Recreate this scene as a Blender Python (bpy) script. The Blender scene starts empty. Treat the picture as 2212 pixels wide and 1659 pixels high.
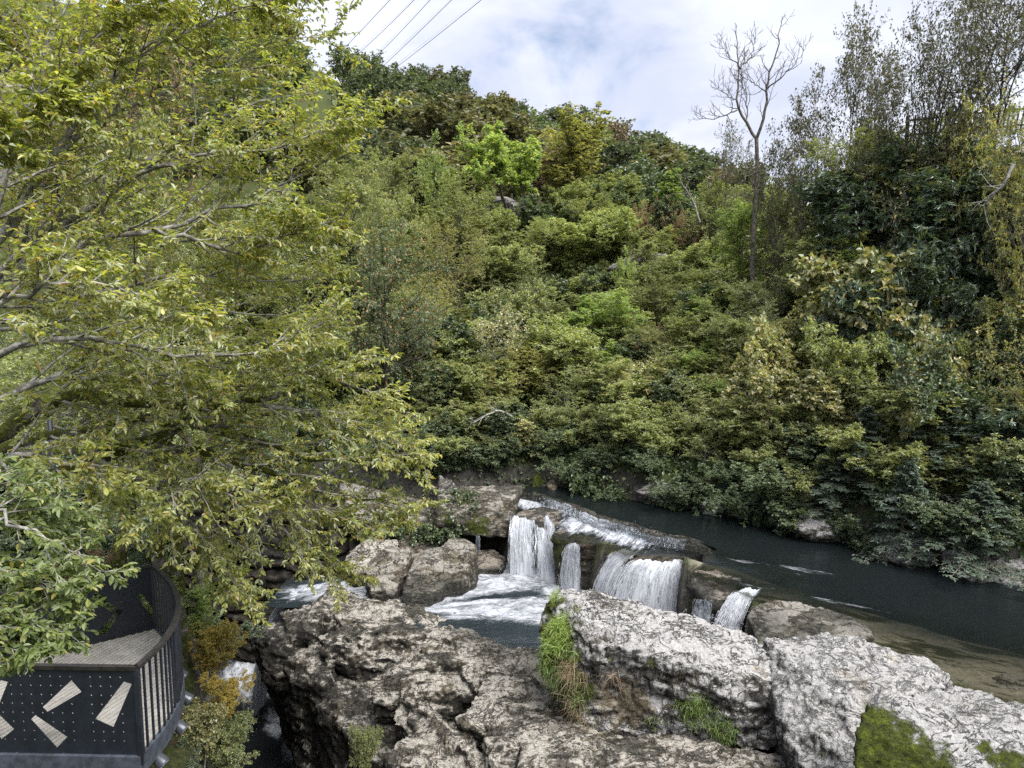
import bpy, bmesh, math, random
import numpy as np
from mathutils import Vector
from mathutils.geometry import delaunay_2d_cdt

C = bpy.context.scene
COL = C.collection
R = math.radians

# ------------------------------------------------------------------ camera, light, exposure
PITCH = R(6.0)
cam_d = bpy.data.cameras.new('camera'); cam = bpy.data.objects.new('camera', cam_d); COL.objects.link(cam)
cam_d.lens = 24.0; cam_d.sensor_width = 36.0; cam_d.clip_start = 0.05; cam_d.clip_end = 2000
cam.location = (0, 0, 0); cam.rotation_euler = (R(90) - PITCH, 0, 0)
C.camera = cam
SUN_EL, SUN_AZ = R(60), R(135)          # azimuth clockwise from +Y (the view direction)
sun_d = bpy.data.lights.new('sun', 'SUN'); sun_d.energy = 3.3; sun_d.angle = R(50); sun_d.color = (1.0, 0.965, 0.91)
sun = bpy.data.objects.new('sun', sun_d); COL.objects.link(sun)
sd = Vector((math.sin(SUN_AZ) * math.cos(SUN_EL), math.cos(SUN_AZ) * math.cos(SUN_EL), math.sin(SUN_EL)))
sun.rotation_euler = sd.to_track_quat('Z', 'Y').to_euler(); sun.location = sd * 60
C.view_settings.view_transform = 'Standard'; C.view_settings.look = 'None'
C.view_settings.gamma = 1.0; C.view_settings.use_curve_mapping = False
C.view_settings.exposure = 1.6
C.render.engine = 'CYCLES'
cy = C.cycles
cy.max_bounces = 8; cy.diffuse_bounces = 4; cy.glossy_bounces = 2; cy.transmission_bounces = 4; cy.transparent_max_bounces = 12
cy.caustics_reflective = False; cy.caustics_refractive = False
cy.use_denoising = False
cy.sample_clamp_indirect = 4.0

class NT:
    """small helper round a node tree"""
    def __init__(s, nt):
        s.t = nt
    def n(s, typ, **kw):
        nd = s.t.nodes.new(typ)
        for k, v in kw.items(): setattr(nd, k, v)
        return nd
    def put(s, sock, v):
        if v is None: return
        if isinstance(v, bpy.types.NodeSocket): s.t.links.new(v, sock)
        elif isinstance(v, (tuple, list)) and sock.type == 'RGBA' and len(v) == 3: sock.default_value = (*v, 1)
        else: sock.default_value = v
    def math(s, op, a, b=None, c=None, clamp=False):
        nd = s.n('ShaderNodeMath', operation=op, use_clamp=clamp)
        s.put(nd.inputs[0], a); s.put(nd.inputs[1], b); s.put(nd.inputs[2], c)
        return nd.outputs[0]
    def vmath(s, op, a, b=None):
        nd = s.n('ShaderNodeVectorMath', operation=op)
        s.put(nd.inputs[0], a); s.put(nd.inputs[1], b)
        return nd.outputs[0]
    def noise(s, vec, scale, detail=4, rough=0.55, dist=0.0):
        nd = s.n('ShaderNodeTexNoise'); s.put(nd.inputs['Vector'], vec)
        nd.inputs['Scale'].default_value = scale; nd.inputs['Detail'].default_value = detail
        nd.inputs['Roughness'].default_value = rough; nd.inputs['Distortion'].default_value = dist
        return nd.outputs[0]
    def step(s, v, lo, hi):
        nd = s.n('ShaderNodeMapRange', clamp=True, interpolation_type='SMOOTHSTEP'); s.put(nd.inputs[0], v)
        s.put(nd.inputs[1], lo); s.put(nd.inputs[2], hi)
        return nd.outputs[0]
    def mix(s, f, a, b, blend='MIX'):
        nd = s.n('ShaderNodeMix', data_type='RGBA', blend_type=blend)
        s.put(nd.inputs[0], f); s.put(nd.inputs[6], a); s.put(nd.inputs[7], b)
        return nd.outputs[2]
    def ramp(s, v, stops, interp='LINEAR'):
        nd = s.n('ShaderNodeValToRGB'); s.put(nd.inputs[0], v)
        cr = nd.color_ramp; cr.interpolation = interp
        while len(cr.elements) < len(stops): cr.elements.new(0.5)
        for e, (p, c) in zip(cr.elements, stops):
            e.position = p; e.color = (*c, 1)
        return nd.outputs[0]
    def scale(s, vec, xyz):
        return s.vmath('MULTIPLY', vec, xyz)
    def bump(s, h, strength=0.5, dist=0.05, normal=None):
        nd = s.n('ShaderNodeBump'); nd.inputs['Strength'].default_value = strength; nd.inputs['Distance'].default_value = dist
        s.put(nd.inputs['Height'], h); s.put(nd.inputs['Normal'], normal)
        return nd.outputs[0]
    def mixsh(s, f, a, b):
        nd = s.n('ShaderNodeMixShader'); s.put(nd.inputs[0], f); s.put(nd.inputs[1], a); s.put(nd.inputs[2], b)
        return nd.outputs[0]
    def attr(s, name):
        return s.n('ShaderNodeAttribute', attribute_name=name).outputs['Fac']

# world: Nishita sky with procedural cloud cover over it
W = bpy.data.worlds.new('World'); C.world = W; W.use_nodes = True
wt = NT(W.node_tree); W.node_tree.nodes.clear()
sky = wt.n('ShaderNodeTexSky'); sky.sky_type = 'NISHITA'; sky.sun_disc = False
sky.sun_elevation = SUN_EL; sky.sun_rotation = SUN_AZ; sky.air_density = 1.0; sky.dust_density = 0.6
gen = wt.n('ShaderNodeTexCoord').outputs['Generated']
sep = wt.n('ShaderNodeSeparateXYZ'); wt.put(sep.inputs[0], gen)
den = wt.math('ADD', wt.math('MAXIMUM', sep.outputs[2], 0.0), 0.22)
cmb = wt.n('ShaderNodeCombineXYZ')
wt.put(cmb.inputs[0], wt.math('DIVIDE', sep.outputs[0], den)); wt.put(cmb.inputs[1], wt.math('DIVIDE', sep.outputs[1], den))
cmb.inputs[2].default_value = 3.7
cn = wt.noise(cmb.outputs[0], 1.3, 8, 0.52, 0.35)
cn2 = wt.noise(wt.vmath('ADD', cmb.outputs[0], (5.2, 1.3, 0.0)), 3.0, 7, 0.55, 0.25)
cover = wt.step(cn, 0.25, 0.41)
shade = wt.step(wt.math('ADD', wt.math('MULTIPLY', cn, 0.5), wt.math('MULTIPLY', cn2, 0.5)), 0.38, 0.62)
ccol = wt.mix(shade, (5.0, 5.4, 6.7), (6.9, 7.2, 8.2))
skyc = wt.mix(cover, wt.mix(1.0, sky.outputs[0], (0.85, 1.0, 1.1), 'MULTIPLY'), ccol)
bg = wt.n('ShaderNodeBackground'); wt.put(bg.inputs[0], skyc); bg.inputs[1].default_value = 0.050
wo = wt.n('ShaderNodeOutputWorld'); W.node_tree.links.new(bg.outputs[0], wo.inputs[0])

# ------------------------------------------------------------------ projection helpers (picture units: 2212 x 1659)
F_ = 24 / 36 * 2212; CP, SP = math.cos(PITCH), math.sin(PITCH)
def ray(px, py):
    u = (px - 1106) / F_; v = -(py - 829.5) / F_
    return np.array([u, CP + v * SP, -SP + v * CP])
def P(px, py, y):
    r = ray(px, py); return r * (y / r[1])
def G(px, py, z):
    r = ray(px, py); return r * (z / r[2])

# ------------------------------------------------------------------ noise in numpy
def _h(ix, iy, iz, seed):
    n = (ix.astype(np.int64) * 374761393 + iy.astype(np.int64) * 668265263 + iz.astype(np.int64) * 2147483647 + seed * 1274126177) & 0xffffffff
    n = ((n ^ (n >> 13)) * 1274126177) & 0xffffffff
    n = (n ^ (n >> 16)) & 0xffff
    return n.astype(np.float64) / 32767.5 - 1.0
def vnoise(Pn, seed=0):
    i = np.floor(Pn); f = Pn - i; u = f * f * f * (f * (f * 6 - 15) + 10)
    i = i.astype(np.int64); out = 0
    for dx in (0, 1):
        wx = u[:, 0] if dx else 1 - u[:, 0]
        for dy in (0, 1):
            wy = u[:, 1] if dy else 1 - u[:, 1]
            for dz in (0, 1):
                wz = u[:, 2] if dz else 1 - u[:, 2]
                out = out + wx * wy * wz * _h(i[:, 0] + dx, i[:, 1] + dy, i[:, 2] + dz, seed)
    return out
def fbm(Pn, scale, octv=4, rough=0.5, seed=0):
    s, a, t = 0, 1.0, 0
    for o in range(octv):
        s = s + a * vnoise(Pn * scale * 2.03 ** o + 17.3 * o, seed + o); t += a; a *= rough
    return s / t
def ridged(Pn, scale, octv=4, rough=0.5, seed=0):
    s, a, t = 0, 1.0, 0
    for o in range(octv):
        s = s + a * (1 - 2 * np.abs(vnoise(Pn * scale * 2.03 ** o + 11.1 * o, seed + o))); t += a; a *= rough
    return s / t
def sstep(a, b, x):
    t = np.clip((x - a) / (b - a), 0, 1); return t * t * (3 - 2 * t)
def norm(v):
    return v / np.maximum(np.linalg.norm(v, axis=-1, keepdims=True), 1e-9)

# ------------------------------------------------------------------ object helpers
def tag(o, label=None, cat=None, group=None, kind=None):
    if label: o['label'] = label
    if cat: o['category'] = cat
    if group: o['group'] = group
    if kind: o['kind'] = kind
    return o
def make_mesh(name, V, faces, mats=(), midx=None, attrs=None, smooth=False):
    """faces: list of (n,k) int arrays; midx: list of material indices or arrays, one per array; attrs: {name: per-vertex floats}"""
    V = np.asarray(V, dtype=np.float32)
    faces = [np.asarray(f, dtype=np.int32) for f in faces if len(f)]
    me = bpy.data.meshes.new(name)
    me.vertices.add(len(V)); me.vertices.foreach_set('co', V.ravel())
    li = np.concatenate([f.ravel() for f in faces]); me.loops.add(len(li)); me.loops.foreach_set('vertex_index', li)
    sizes = np.concatenate([np.full(len(f), f.shape[1], dtype=np.int32) for f in faces])
    me.polygons.add(len(sizes))
    me.polygons.foreach_set('loop_start', np.concatenate([[0], np.cumsum(sizes)[:-1]]).astype(np.int32))
    for m in mats: me.materials.append(m)
    if midx is not None:
        mi = np.concatenate([np.broadcast_to(np.asarray(m, dtype=np.int32), (len(f),)) for m, f in zip(midx, faces)])
        me.polygons.foreach_set('material_index', mi.astype(np.int32))
    me.polygons.foreach_set('use_smooth', np.full(len(sizes), smooth, dtype=bool))
    if attrs:
        for k, a in attrs.items():
            at = me.attributes.new(k, 'FLOAT', 'POINT'); at.data.foreach_set('value', np.asarray(a, dtype=np.float32))
    me.update(calc_edges=True)
    return me
def link(name, me, parent=None, loc=None):
    o = bpy.data.objects.new(name, me); COL.objects.link(o)
    if parent is not None: o.parent = parent
    if loc is not None: o.location = loc
    return o
def empty(name, loc):
    o = bpy.data.objects.new(name, None); COL.objects.link(o); o.location = loc; o.empty_display_size = 0.3
    return o
def copy_thing(root):
    r = root.copy(); COL.objects.link(r)
    for ch in root.children:
        c = ch.copy(); COL.objects.link(c); c.parent = r
        for g in ch.children:
            d = g.copy(); COL.objects.link(d); d.parent = c
    return r
class MB:
    """gathers boxes, tubes and plates into one mesh"""
    def __init__(s): s.V = []; s.F4 = []; s.F3 = []; s.k = 0
    def add(s, V, F4=(), F3=()):
        V = np.asarray(V, float)
        if len(F4): s.F4.append(np.asarray(F4) + s.k)
        if len(F3): s.F3.append(np.asarray(F3) + s.k)
        s.V.append(V); s.k += len(V); return s
    def box(s, a, b, w, h, up=(0, 0, 1)):
        """bar from a to b, w wide and h high"""
        a = np.asarray(a, float); b = np.asarray(b, float); d = norm(b - a)
        sx = np.cross(d, up)
        if np.linalg.norm(sx) < 1e-4: sx = np.cross(d, (0, 1, 0))
        sx = norm(sx); sy = np.cross(sx, d)
        q = [(-1, -1), (1, -1), (1, 1), (-1, 1)]
        V = [e + sx * i * w / 2 + sy * j * h / 2 for e in (a, b) for i, j in q]
        return s.add(V, [(3, 2, 1, 0), (4, 5, 6, 7), (0, 1, 5, 4), (1, 2, 6, 5), (2, 3, 7, 6), (3, 0, 4, 7)])
    def tube(s, pts, r, m=8, caps=True):
        pts = np.asarray(pts, float)[None]; r = np.broadcast_to(np.asarray(r, float), (pts.shape[1],))[None]
        V, F = tubes(pts, r, m); s.add(V, F)
        if caps:
            n = pts.shape[1]
            for ring, rev in ((0, True), (n - 1, False)):
                idx = list(range(ring * m, ring * m + m)); c = len(V)
                tri = [(idx[i], idx[(i + 1) % m], m * n) for i in range(m)]
                cen = V[ring * m:ring * m + m].mean(0)
                base = s.k - len(V)
                s.V.append(cen[None]); s.F3.append(np.array([((b, a) if rev else (a, b)) + (s.k - base,) for a, b, _ in tri]) + base); s.k += 1
        return s
    def mesh(s, name, mats=(), smooth=False, off=(0, 0, 0), attrs=None):
        fs = []
        if s.F4: fs.append(np.concatenate(s.F4))
        if s.F3: fs.append(np.concatenate(s.F3))
        return make_mesh(name, np.concatenate(s.V) - np.asarray(off), fs, mats, smooth=smooth, attrs=attrs)
def tubes(pts, rad, m):
    """pts (N,S,3), rad (N,S) -> verts and quads of N tubes"""
    N, S, _ = pts.shape
    T = np.gradient(pts, axis=1); T = norm(T)
    ref = np.where(np.abs(T[:, :1, 2:]) > 0.85, np.array([1.0, 0, 0]), np.array([0, 0, 1.0]))
    A = norm(np.cross(T, np.broadcast_to(ref, T.shape))); B = np.cross(T, A)
    an = np.arange(m) / m * 2 * np.pi
    V = pts[:, :, None] + rad[:, :, None, None] * (A[:, :, None] * np.cos(an)[None, None, :, None] + B[:, :, None] * np.sin(an)[None, None, :, None])
    b = (np.arange(N)[:, None, None] * S + np.arange(S - 1)[None, :, None]) * m
    i = np.arange(m)[None, None]; j = (i + 1) % m
    Fq = np.stack([b + i, b + j, b + m + j, b + m + i], -1).reshape(-1, 4)
    return V.reshape(-1, 3), Fq

# ------------------------------------------------------------------ materials
def new_mat(name):
    m = bpy.data.materials.new(name); m.use_nodes = True; m.node_tree.nodes.clear()
    t = NT(m.node_tree); out = t.n('ShaderNodeOutputMaterial')
    return m, t, out
def principled(t, col, rough=0.6, normal=None, spec=0.3, metal=0.0):
    b = t.n('ShaderNodeBsdfPrincipled')
    t.put(b.inputs['Base Color'], col); t.put(b.inputs['Roughness'], rough); t.put(b.inputs['Normal'], normal)
    b.inputs['Specular IOR Level'].default_value = spec; b.inputs['Metallic'].default_value = metal
    return b.outputs[0]
def simple(name, col, rough=0.6, spec=0.3, metal=0.0, var=0.25, scale=12, bump=0.0):
    m, t, out = new_mat(name)
    pos = t.n('ShaderNodeNewGeometry').outputs['Position']
    nz = t.noise(pos, scale, 5, 0.6)
    c = t.mix(t.step(nz, 0.3, 0.7), tuple(x * (1 - var) for x in col), tuple(min(1, x * (1 + var)) for x in col))
    nb = t.bump(nz, bump, 0.02) if bump else None
    t.put(out.inputs[0], principled(t, c, rough, nb, spec, metal))
    return m
def rock_mat(name, white=0.5, light=(0.50, 0.49, 0.47), mid=(0.26, 0.25, 0.22), tan=(0.30, 0.24, 0.15), dark=(0.022, 0.021, 0.018),
             steep=0.7, spots=0.5, wet=0.0, mossy=0.0, fine=1.0, bed=(0.8, 1.3, 2.0), crack=0.85):
    """weathered limestone: pale lichen crust, dark algae on steep faces, pits, cracks, moss where the vertex attribute says"""
    m, t, out = new_mat(name)
    g = t.n('ShaderNodeNewGeometry'); pos = g.outputs['Position']
    sp = t.n('ShaderNodeSeparateXYZ'); t.put(sp.inputs[0], g.outputs['Normal'])
    up = sp.outputs[2]
    bp = t.scale(pos, bed)
    n0 = t.noise(pos, 0.55, 4, 0.55); n1 = t.noise(bp, 1.5 * fine, 11, 0.66, 0.5); n2 = t.noise(bp, 5.0 * fine, 10, 0.72, 0.3); n3 = t.noise(pos, 17 * fine, 7, 0.7)
    strk = t.noise(t.scale(pos, (1.5, 1.5, 0.28)), 2.6 * fine, 10, 0.72, 0.4)
    crk = t.math('ABSOLUTE', t.math('SUBTRACT', t.noise(t.scale(pos, (0.8, 1.1, 2.2)), 1.15 * fine, 7, 0.6, 0.9), 0.5))
    crk2 = t.math('ABSOLUTE', t.math('SUBTRACT', t.noise(t.vmath('ADD', pos, (9.0, 3.0, 1.0)), 2.9 * fine, 7, 0.62, 0.7), 0.5))
    base = t.mix(t.step(n0, 0.40, 0.62), mid, tan)
    base = t.mix(t.step(n3, 0.3, 0.7), t.mix(0.35, base, (0, 0, 0)), base)
    lich = t.math('ADD', t.math('MULTIPLY', n1, 0.62), t.math('MULTIPLY', n2, 0.38))
    thr = t.math('SUBTRACT', 0.63 - 0.22 * white, t.math('MULTIPLY', up, 0.075))
    thr = t.math('SUBTRACT', thr, t.math('MULTIPLY', t.math('SUBTRACT', n0, 0.5), 0.42))
    lt = t.mix(t.step(n3, 0.32, 0.72), tuple(x * 0.66 for x in light), tuple(x * 1.15 for x in light))
    col = t.mix(t.step(lich, t.math('SUBTRACT', thr, 0.03), t.math('ADD', thr, 0.045)), base, lt)
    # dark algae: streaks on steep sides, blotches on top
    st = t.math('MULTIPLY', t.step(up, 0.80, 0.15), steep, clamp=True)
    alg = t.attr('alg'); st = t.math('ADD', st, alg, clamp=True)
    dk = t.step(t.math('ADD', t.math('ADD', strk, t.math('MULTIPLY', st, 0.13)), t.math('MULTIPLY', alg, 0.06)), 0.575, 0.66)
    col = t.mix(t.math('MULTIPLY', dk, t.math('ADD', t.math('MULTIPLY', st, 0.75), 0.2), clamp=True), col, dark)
    blot = t.step(t.noise(bp, 2.4 * fine, 10, 0.74, 0.8), 0.635 - 0.09 * spots, 0.69 - 0.09 * spots)
    col = t.mix(t.math('MULTIPLY', blot, 0.85), col, t.mix(n3, dark, (0.075, 0.068, 0.055)))
    cf = t.math('MAXIMUM', t.step(crk, 0.017, 0.004), t.math('MULTIPLY', t.step(crk2, 0.020, 0.006), t.step(n1, 0.58, 0.46)))
    col = t.mix(t.math('MULTIPLY', cf, crack), col, dark)
    # moss
    ma = t.math('ADD', t.attr('moss'), mossy * 0.5)
    mn = t.noise(pos, 2.6, 10, 0.74)
    mf = t.step(t.math('ADD', mn, t.math('MULTIPLY', ma, 0.50)), 0.74, 0.86)
    mcol = t.ramp(t.noise(pos, 9, 9, 0.75), [(0.32, (0.012, 0.014, 0.004)), (0.5, (0.055, 0.070, 0.010)), (0.66, (0.13, 0.165, 0.018))])
    col = t.mix(mf, col, mcol)
    # rust-coloured patches given by the attribute 'rust'
    rf = t.step(t.math('ADD', t.noise(pos, 4, 9, 0.7), t.math('MULTIPLY', t.attr('rust'), 0.46)), 0.66, 0.86)
    col = t.mix(t.math('MULTIPLY', rf, 0.65), col, t.mix(t.step(n2, 0.35, 0.65), (0.13, 0.095, 0.05), (0.36, 0.31, 0.22)))
    wa = t.math('ADD', t.attr('wet'), wet, clamp=True)
    wcol = t.mix(t.step(n2, 0.35, 0.65), (0.012, 0.013, 0.012), (0.060, 0.060, 0.050))
    col = t.mix(t.math('MULTIPLY', wa, 0.85), col, wcol)
    rough = t.math('SUBTRACT', 0.9, t.math('MULTIPLY', wa, 0.6))
    hgt = t.math('ADD', t.math('MULTIPLY', n1, 1.3), t.math('MULTIPLY', n2, 0.8))
    hgt = t.math('ADD', hgt, t.math('MULTIPLY', n3, 0.28))
    hgt = t.math('SUBTRACT', hgt, t.math('MULTIPLY', blot, 0.22)); hgt = t.math('SUBTRACT', hgt, t.math('MULTIPLY', cf, 0.5 * crack))
    hgt = t.math('ADD', hgt, t.math('MULTIPLY', mf, t.math('MULTIPLY', t.noise(pos, 40, 4, 0.7), 0.5)))
    t.put(out.inputs[0], principled(t, col, rough, t.bump(hgt, 1.0, 0.13), 0.22))
    return m
def leaf_mat(name, stops, trans=0.4, tgain=1.5, gloss=0.03, rough=0.5, var=0.35):
    """stops: ramp over the per-leaf random 'lc'"""
    m, t, out = new_mat(name)
    lc = t.attr('lc')
    kg, kr = {'hornbeam leaf': (1.6, 1.02), 'pale hornbeam leaf': (1.6, 1.0), 'fir needle': (1.35, 1.0), 'laurel leaf': (1.7, 1.0), 'ivy leaf': (1.7, 1.0), 'dark green leaf': (1.9, 1.05), 'thin brown-green leaf': (1.25, 0.92),
              'yellowing leaf': (1.9, 1.04), 'bright lime leaf': (1.9, 1.0)}.get(name, (1.6, 1.05) if 'hillside' in name else (2.25, 1.08))
    col = t.ramp(lc, [(p, tuple(min(0.6, x * kg * w) for x, w in zip(c, (kr, 1.0, 1.08)))) for p, c in stops])
    oi = t.n('ShaderNodeObjectInfo').outputs['Random']
    pos = t.n('ShaderNodeNewGeometry').outputs['Position']
    cl = t.noise(pos, 0.7, 3, 0.5)
    v = t.math('ADD', t.math('MULTIPLY', oi, var), t.math('MULTIPLY', cl, 0.5))
    hs = t.n('ShaderNodeHueSaturation'); t.put(hs.inputs['Color'], col)
    t.put(hs.inputs['Value'], t.math('ADD', v, 0.75 - var * 0.5)); t.put(hs.inputs['Hue'], t.math('ADD', 0.497, t.math('MULTIPLY', t.math('SUBTRACT', cl, 0.5), -0.03)))
    hs.inputs['Saturation'].default_value = 0.90
    c = hs.outputs[0]
    d = t.n('ShaderNodeBsdfDiffuse'); t.put(d.inputs[0], c)
    tr = t.n('ShaderNodeBsdfTranslucent'); t.put(tr.inputs[0], t.mix(1.0, c, (1.0 * tgain, 1.08 * tgain, 0.55 * tgain), 'MULTIPLY'))
    gl = t.n('ShaderNodeBsdfGlossy'); gl.inputs['Roughness'].default_value = rough; gl.inputs[0].default_value = (0.9, 0.95, 1, 1)
    sh = t.mixsh(min(0.6, trans + 0.1), d.outputs[0], tr.outputs[0])
    t.put(out.inputs[0], t.mixsh(gloss, sh, gl.outputs[0]))
    return m
def bark_mat(name, a, b, moss=0.0, scale=9):
    m, t, out = new_mat(name)
    g = t.n('ShaderNodeNewGeometry'); pos = g.outputs['Position']
    sp = t.n('ShaderNodeSeparateXYZ'); t.put(sp.inputs[0], g.outputs['Normal'])
    n = t.noise(pos, scale, 8, 0.7)
    col = t.mix(t.step(n, 0.38, 0.62), a, b)
    f = t.step(t.math('ADD', t.math('ADD', t.noise(pos, 2.2, 5, 0.6), t.math('MULTIPLY', sp.outputs[2], 0.14)), moss * 0.3 - 0.3), 0.40, 0.52)
    mn = t.noise(pos, 30, 5, 0.7)
    col = t.mix(f if moss else 0.0, col, t.mix(t.step(mn, 0.35, 0.7), (0.02, 0.024, 0.005), (0.085, 0.092, 0.014)))
    t.put(out.inputs[0], principled(t, col, 0.9, t.bump(t.math('ADD', n, t.math('MULTIPLY', mn, 0.4)), 0.6, 0.03), 0.2))
    return m

LEAF = {
 'hornbeam': leaf_mat('hornbeam leaf', [(0.0, (0.092, 0.115, 0.018)), (0.35, (0.150, 0.170, 0.022)), (0.84, (0.215, 0.222, 0.028)), (0.95, (0.29, 0.26, 0.03)), (1.0, (0.22, 0.12, 0.02))], 0.45, 1.6, 0.06),
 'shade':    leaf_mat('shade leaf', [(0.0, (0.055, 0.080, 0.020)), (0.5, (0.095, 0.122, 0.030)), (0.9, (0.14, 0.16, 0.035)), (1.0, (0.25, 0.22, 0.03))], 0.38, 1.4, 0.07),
 'spray':    leaf_mat('pale hornbeam leaf', [(0.0, (0.055, 0.080, 0.018)), (0.5, (0.090, 0.122, 0.026)), (0.92, (0.125, 0.155, 0.034)), (1.0, (0.25, 0.22, 0.03))], 0.4, 1.4, 0.03),
 'olive':    leaf_mat('olive leaf', [(0.0, (0.058, 0.076, 0.020)), (0.5, (0.092, 0.118, 0.030)), (0.88, (0.130, 0.148, 0.036)), (1.0, (0.18, 0.14, 0.04))], 0.4, 1.4, 0.05),
 'green':    leaf_mat('fresh green leaf', [(0.0, (0.050, 0.085, 0.016)), (0.5, (0.085, 0.135, 0.022)), (0.9, (0.135, 0.180, 0.028)), (1.0, (0.24, 0.22, 0.03))], 0.42, 1.5, 0.06),
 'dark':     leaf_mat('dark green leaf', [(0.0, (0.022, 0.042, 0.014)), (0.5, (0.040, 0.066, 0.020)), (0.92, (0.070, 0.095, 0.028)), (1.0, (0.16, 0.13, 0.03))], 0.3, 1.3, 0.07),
 'oak':      leaf_mat('oak leaf', [(0.0, (0.030, 0.055, 0.022)), (0.5, (0.055, 0.085, 0.034)), (0.88, (0.085, 0.115, 0.044)), (0.94, (0.25, 0.12, 0.02)), (1.0, (0.28, 0.10, 0.015))], 0.3, 1.3, 0.04),
 'yellow':   leaf_mat('yellowing leaf', [(0.0, (0.085, 0.098, 0.022)), (0.5, (0.125, 0.136, 0.028)), (0.88, (0.185, 0.172, 0.034)), (1.0, (0.24, 0.15, 0.03))], 0.42, 1.4, 0.05),
 'lime':     leaf_mat('bright lime leaf', [(0.0, (0.070, 0.108, 0.018)), (0.6, (0.118, 0.160, 0.026)), (1.0, (0.22, 0.21, 0.035))], 0.45, 1.6, 0.06),
 'russet':   leaf_mat('russet leaf', [(0.0, (0.060, 0.050, 0.026)), (0.5, (0.115, 0.085, 0.040)), (1.0, (0.17, 0.12, 0.045))], 0.3, 1.3, 0.03),
 'hazel':    leaf_mat('hazel leaf', [(0.0, (0.070, 0.088, 0.024)), (0.5, (0.120, 0.135, 0.036)), (0.85, (0.175, 0.172, 0.050)), (1.0, (0.26, 0.19, 0.05))], 0.35, 1.3, 0.08),
 'laurel':   leaf_mat('laurel leaf', [(0.0, (0.022, 0.044, 0.016)), (0.6, (0.042, 0.070, 0.026)), (0.95, (0.062, 0.090, 0.034)), (0.985, (0.06, 0.08, 0.03)), (1.0, (0.42, 0.27, 0.03))], 0.25, 1.2, 0.07, 0.38),
 'fir':      leaf_mat('fir needle', [(0.0, (0.026, 0.046, 0.028)), (0.5, (0.046, 0.072, 0.044)), (1.0, (0.085, 0.115, 0.066))], 0.15, 1.1, 0.05, 0.5, 0.25),
 'dusk':     leaf_mat('thin brown-green leaf', [(0.0, (0.050, 0.048, 0.030)), (0.55, (0.085, 0.080, 0.036)), (0.9, (0.14, 0.125, 0.03)), (1.0, (0.16, 0.09, 0.03))], 0.3, 1.2, 0.04),
 'hill':     leaf_mat('hillside green leaf', [(0.0, (0.032, 0.050, 0.022)), (0.5, (0.058, 0.078, 0.032)), (1.0, (0.095, 0.110, 0.045))], 0.25, 1.2, 0.03, 0.5, 0.4),
 'hillolive':leaf_mat('hillside olive leaf', [(0.0, (0.055, 0.060, 0.026)), (0.5, (0.088, 0.090, 0.036)), (1.0, (0.13, 0.120, 0.046))], 0.25, 1.2, 0.03, 0.5, 0.4),
 'hillbrown':leaf_mat('hillside russet leaf', [(0.0, (0.065, 0.052, 0.032)), (0.5, (0.105, 0.082, 0.046)), (1.0, (0.15, 0.11, 0.055))], 0.25, 1.2, 0.03, 0.5, 0.4),
 'ivy':      leaf_mat('ivy leaf', [(0.0, (0.020, 0.036, 0.013)), (0.6, (0.038, 0.060, 0.020)), (1.0, (0.085, 0.11, 0.03))], 0.25, 1.2, 0.045, 0.4),
 'gold':     leaf_mat('golden leaf', [(0.0, (0.12, 0.11, 0.018)), (0.5, (0.19, 0.16, 0.022)), (1.0, (0.27, 0.20, 0.03))], 0.4, 1.5, 0.03),
 'grass':    leaf_mat('grass blade', [(0.0, (0.045, 0.075, 0.014)), (0.5, (0.10, 0.155, 0.026)), (0.85, (0.16, 0.20, 0.04)), (1.0, (0.27, 0.23, 0.10))], 0.35, 1.4, 0.04),
 'dry':      leaf_mat('dry stem', [(0.0, (0.09, 0.065, 0.04)), (0.6, (0.16, 0.12, 0.075)), (1.0, (0.24, 0.19, 0.12))], 0.2, 1.1, 0.02),
}
BARK = {
 'grey': bark_mat('pale grey bark', (0.10, 0.095, 0.085), (0.30, 0.29, 0.265)),
 'dark': bark_mat('dark bark', (0.022, 0.02, 0.017), (0.065, 0.057, 0.046)),
 'mossy': bark_mat('mossy bark', (0.05, 0.045, 0.036), (0.20, 0.19, 0.17), 1.0),
 'brown': bark_mat('brown bark', (0.055, 0.046, 0.036), (0.16, 0.14, 0.11)),
 'dead': bark_mat('weathered dead bark', (0.045, 0.04, 0.034), (0.15, 0.135, 0.115), 0.25),
}
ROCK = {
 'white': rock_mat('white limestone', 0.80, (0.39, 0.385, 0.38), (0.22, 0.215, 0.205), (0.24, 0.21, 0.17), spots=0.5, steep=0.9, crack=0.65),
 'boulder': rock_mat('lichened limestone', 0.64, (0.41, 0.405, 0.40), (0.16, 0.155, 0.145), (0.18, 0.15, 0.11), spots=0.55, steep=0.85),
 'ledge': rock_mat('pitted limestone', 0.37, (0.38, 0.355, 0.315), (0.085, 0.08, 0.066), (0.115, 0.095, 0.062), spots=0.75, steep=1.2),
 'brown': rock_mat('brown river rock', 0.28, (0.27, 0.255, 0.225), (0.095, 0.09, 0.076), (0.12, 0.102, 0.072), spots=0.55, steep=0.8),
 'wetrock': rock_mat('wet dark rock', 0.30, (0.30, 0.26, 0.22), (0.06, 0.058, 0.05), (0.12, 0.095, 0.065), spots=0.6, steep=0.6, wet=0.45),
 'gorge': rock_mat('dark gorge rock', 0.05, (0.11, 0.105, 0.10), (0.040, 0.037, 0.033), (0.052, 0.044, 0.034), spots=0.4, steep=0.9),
 'cliff': rock_mat('grey cliff rock', 0.55, (0.36, 0.35, 0.34), (0.15, 0.14, 0.13), (0.18, 0.16, 0.12), spots=0.5, steep=0.6, mossy=0.15),
}
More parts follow.
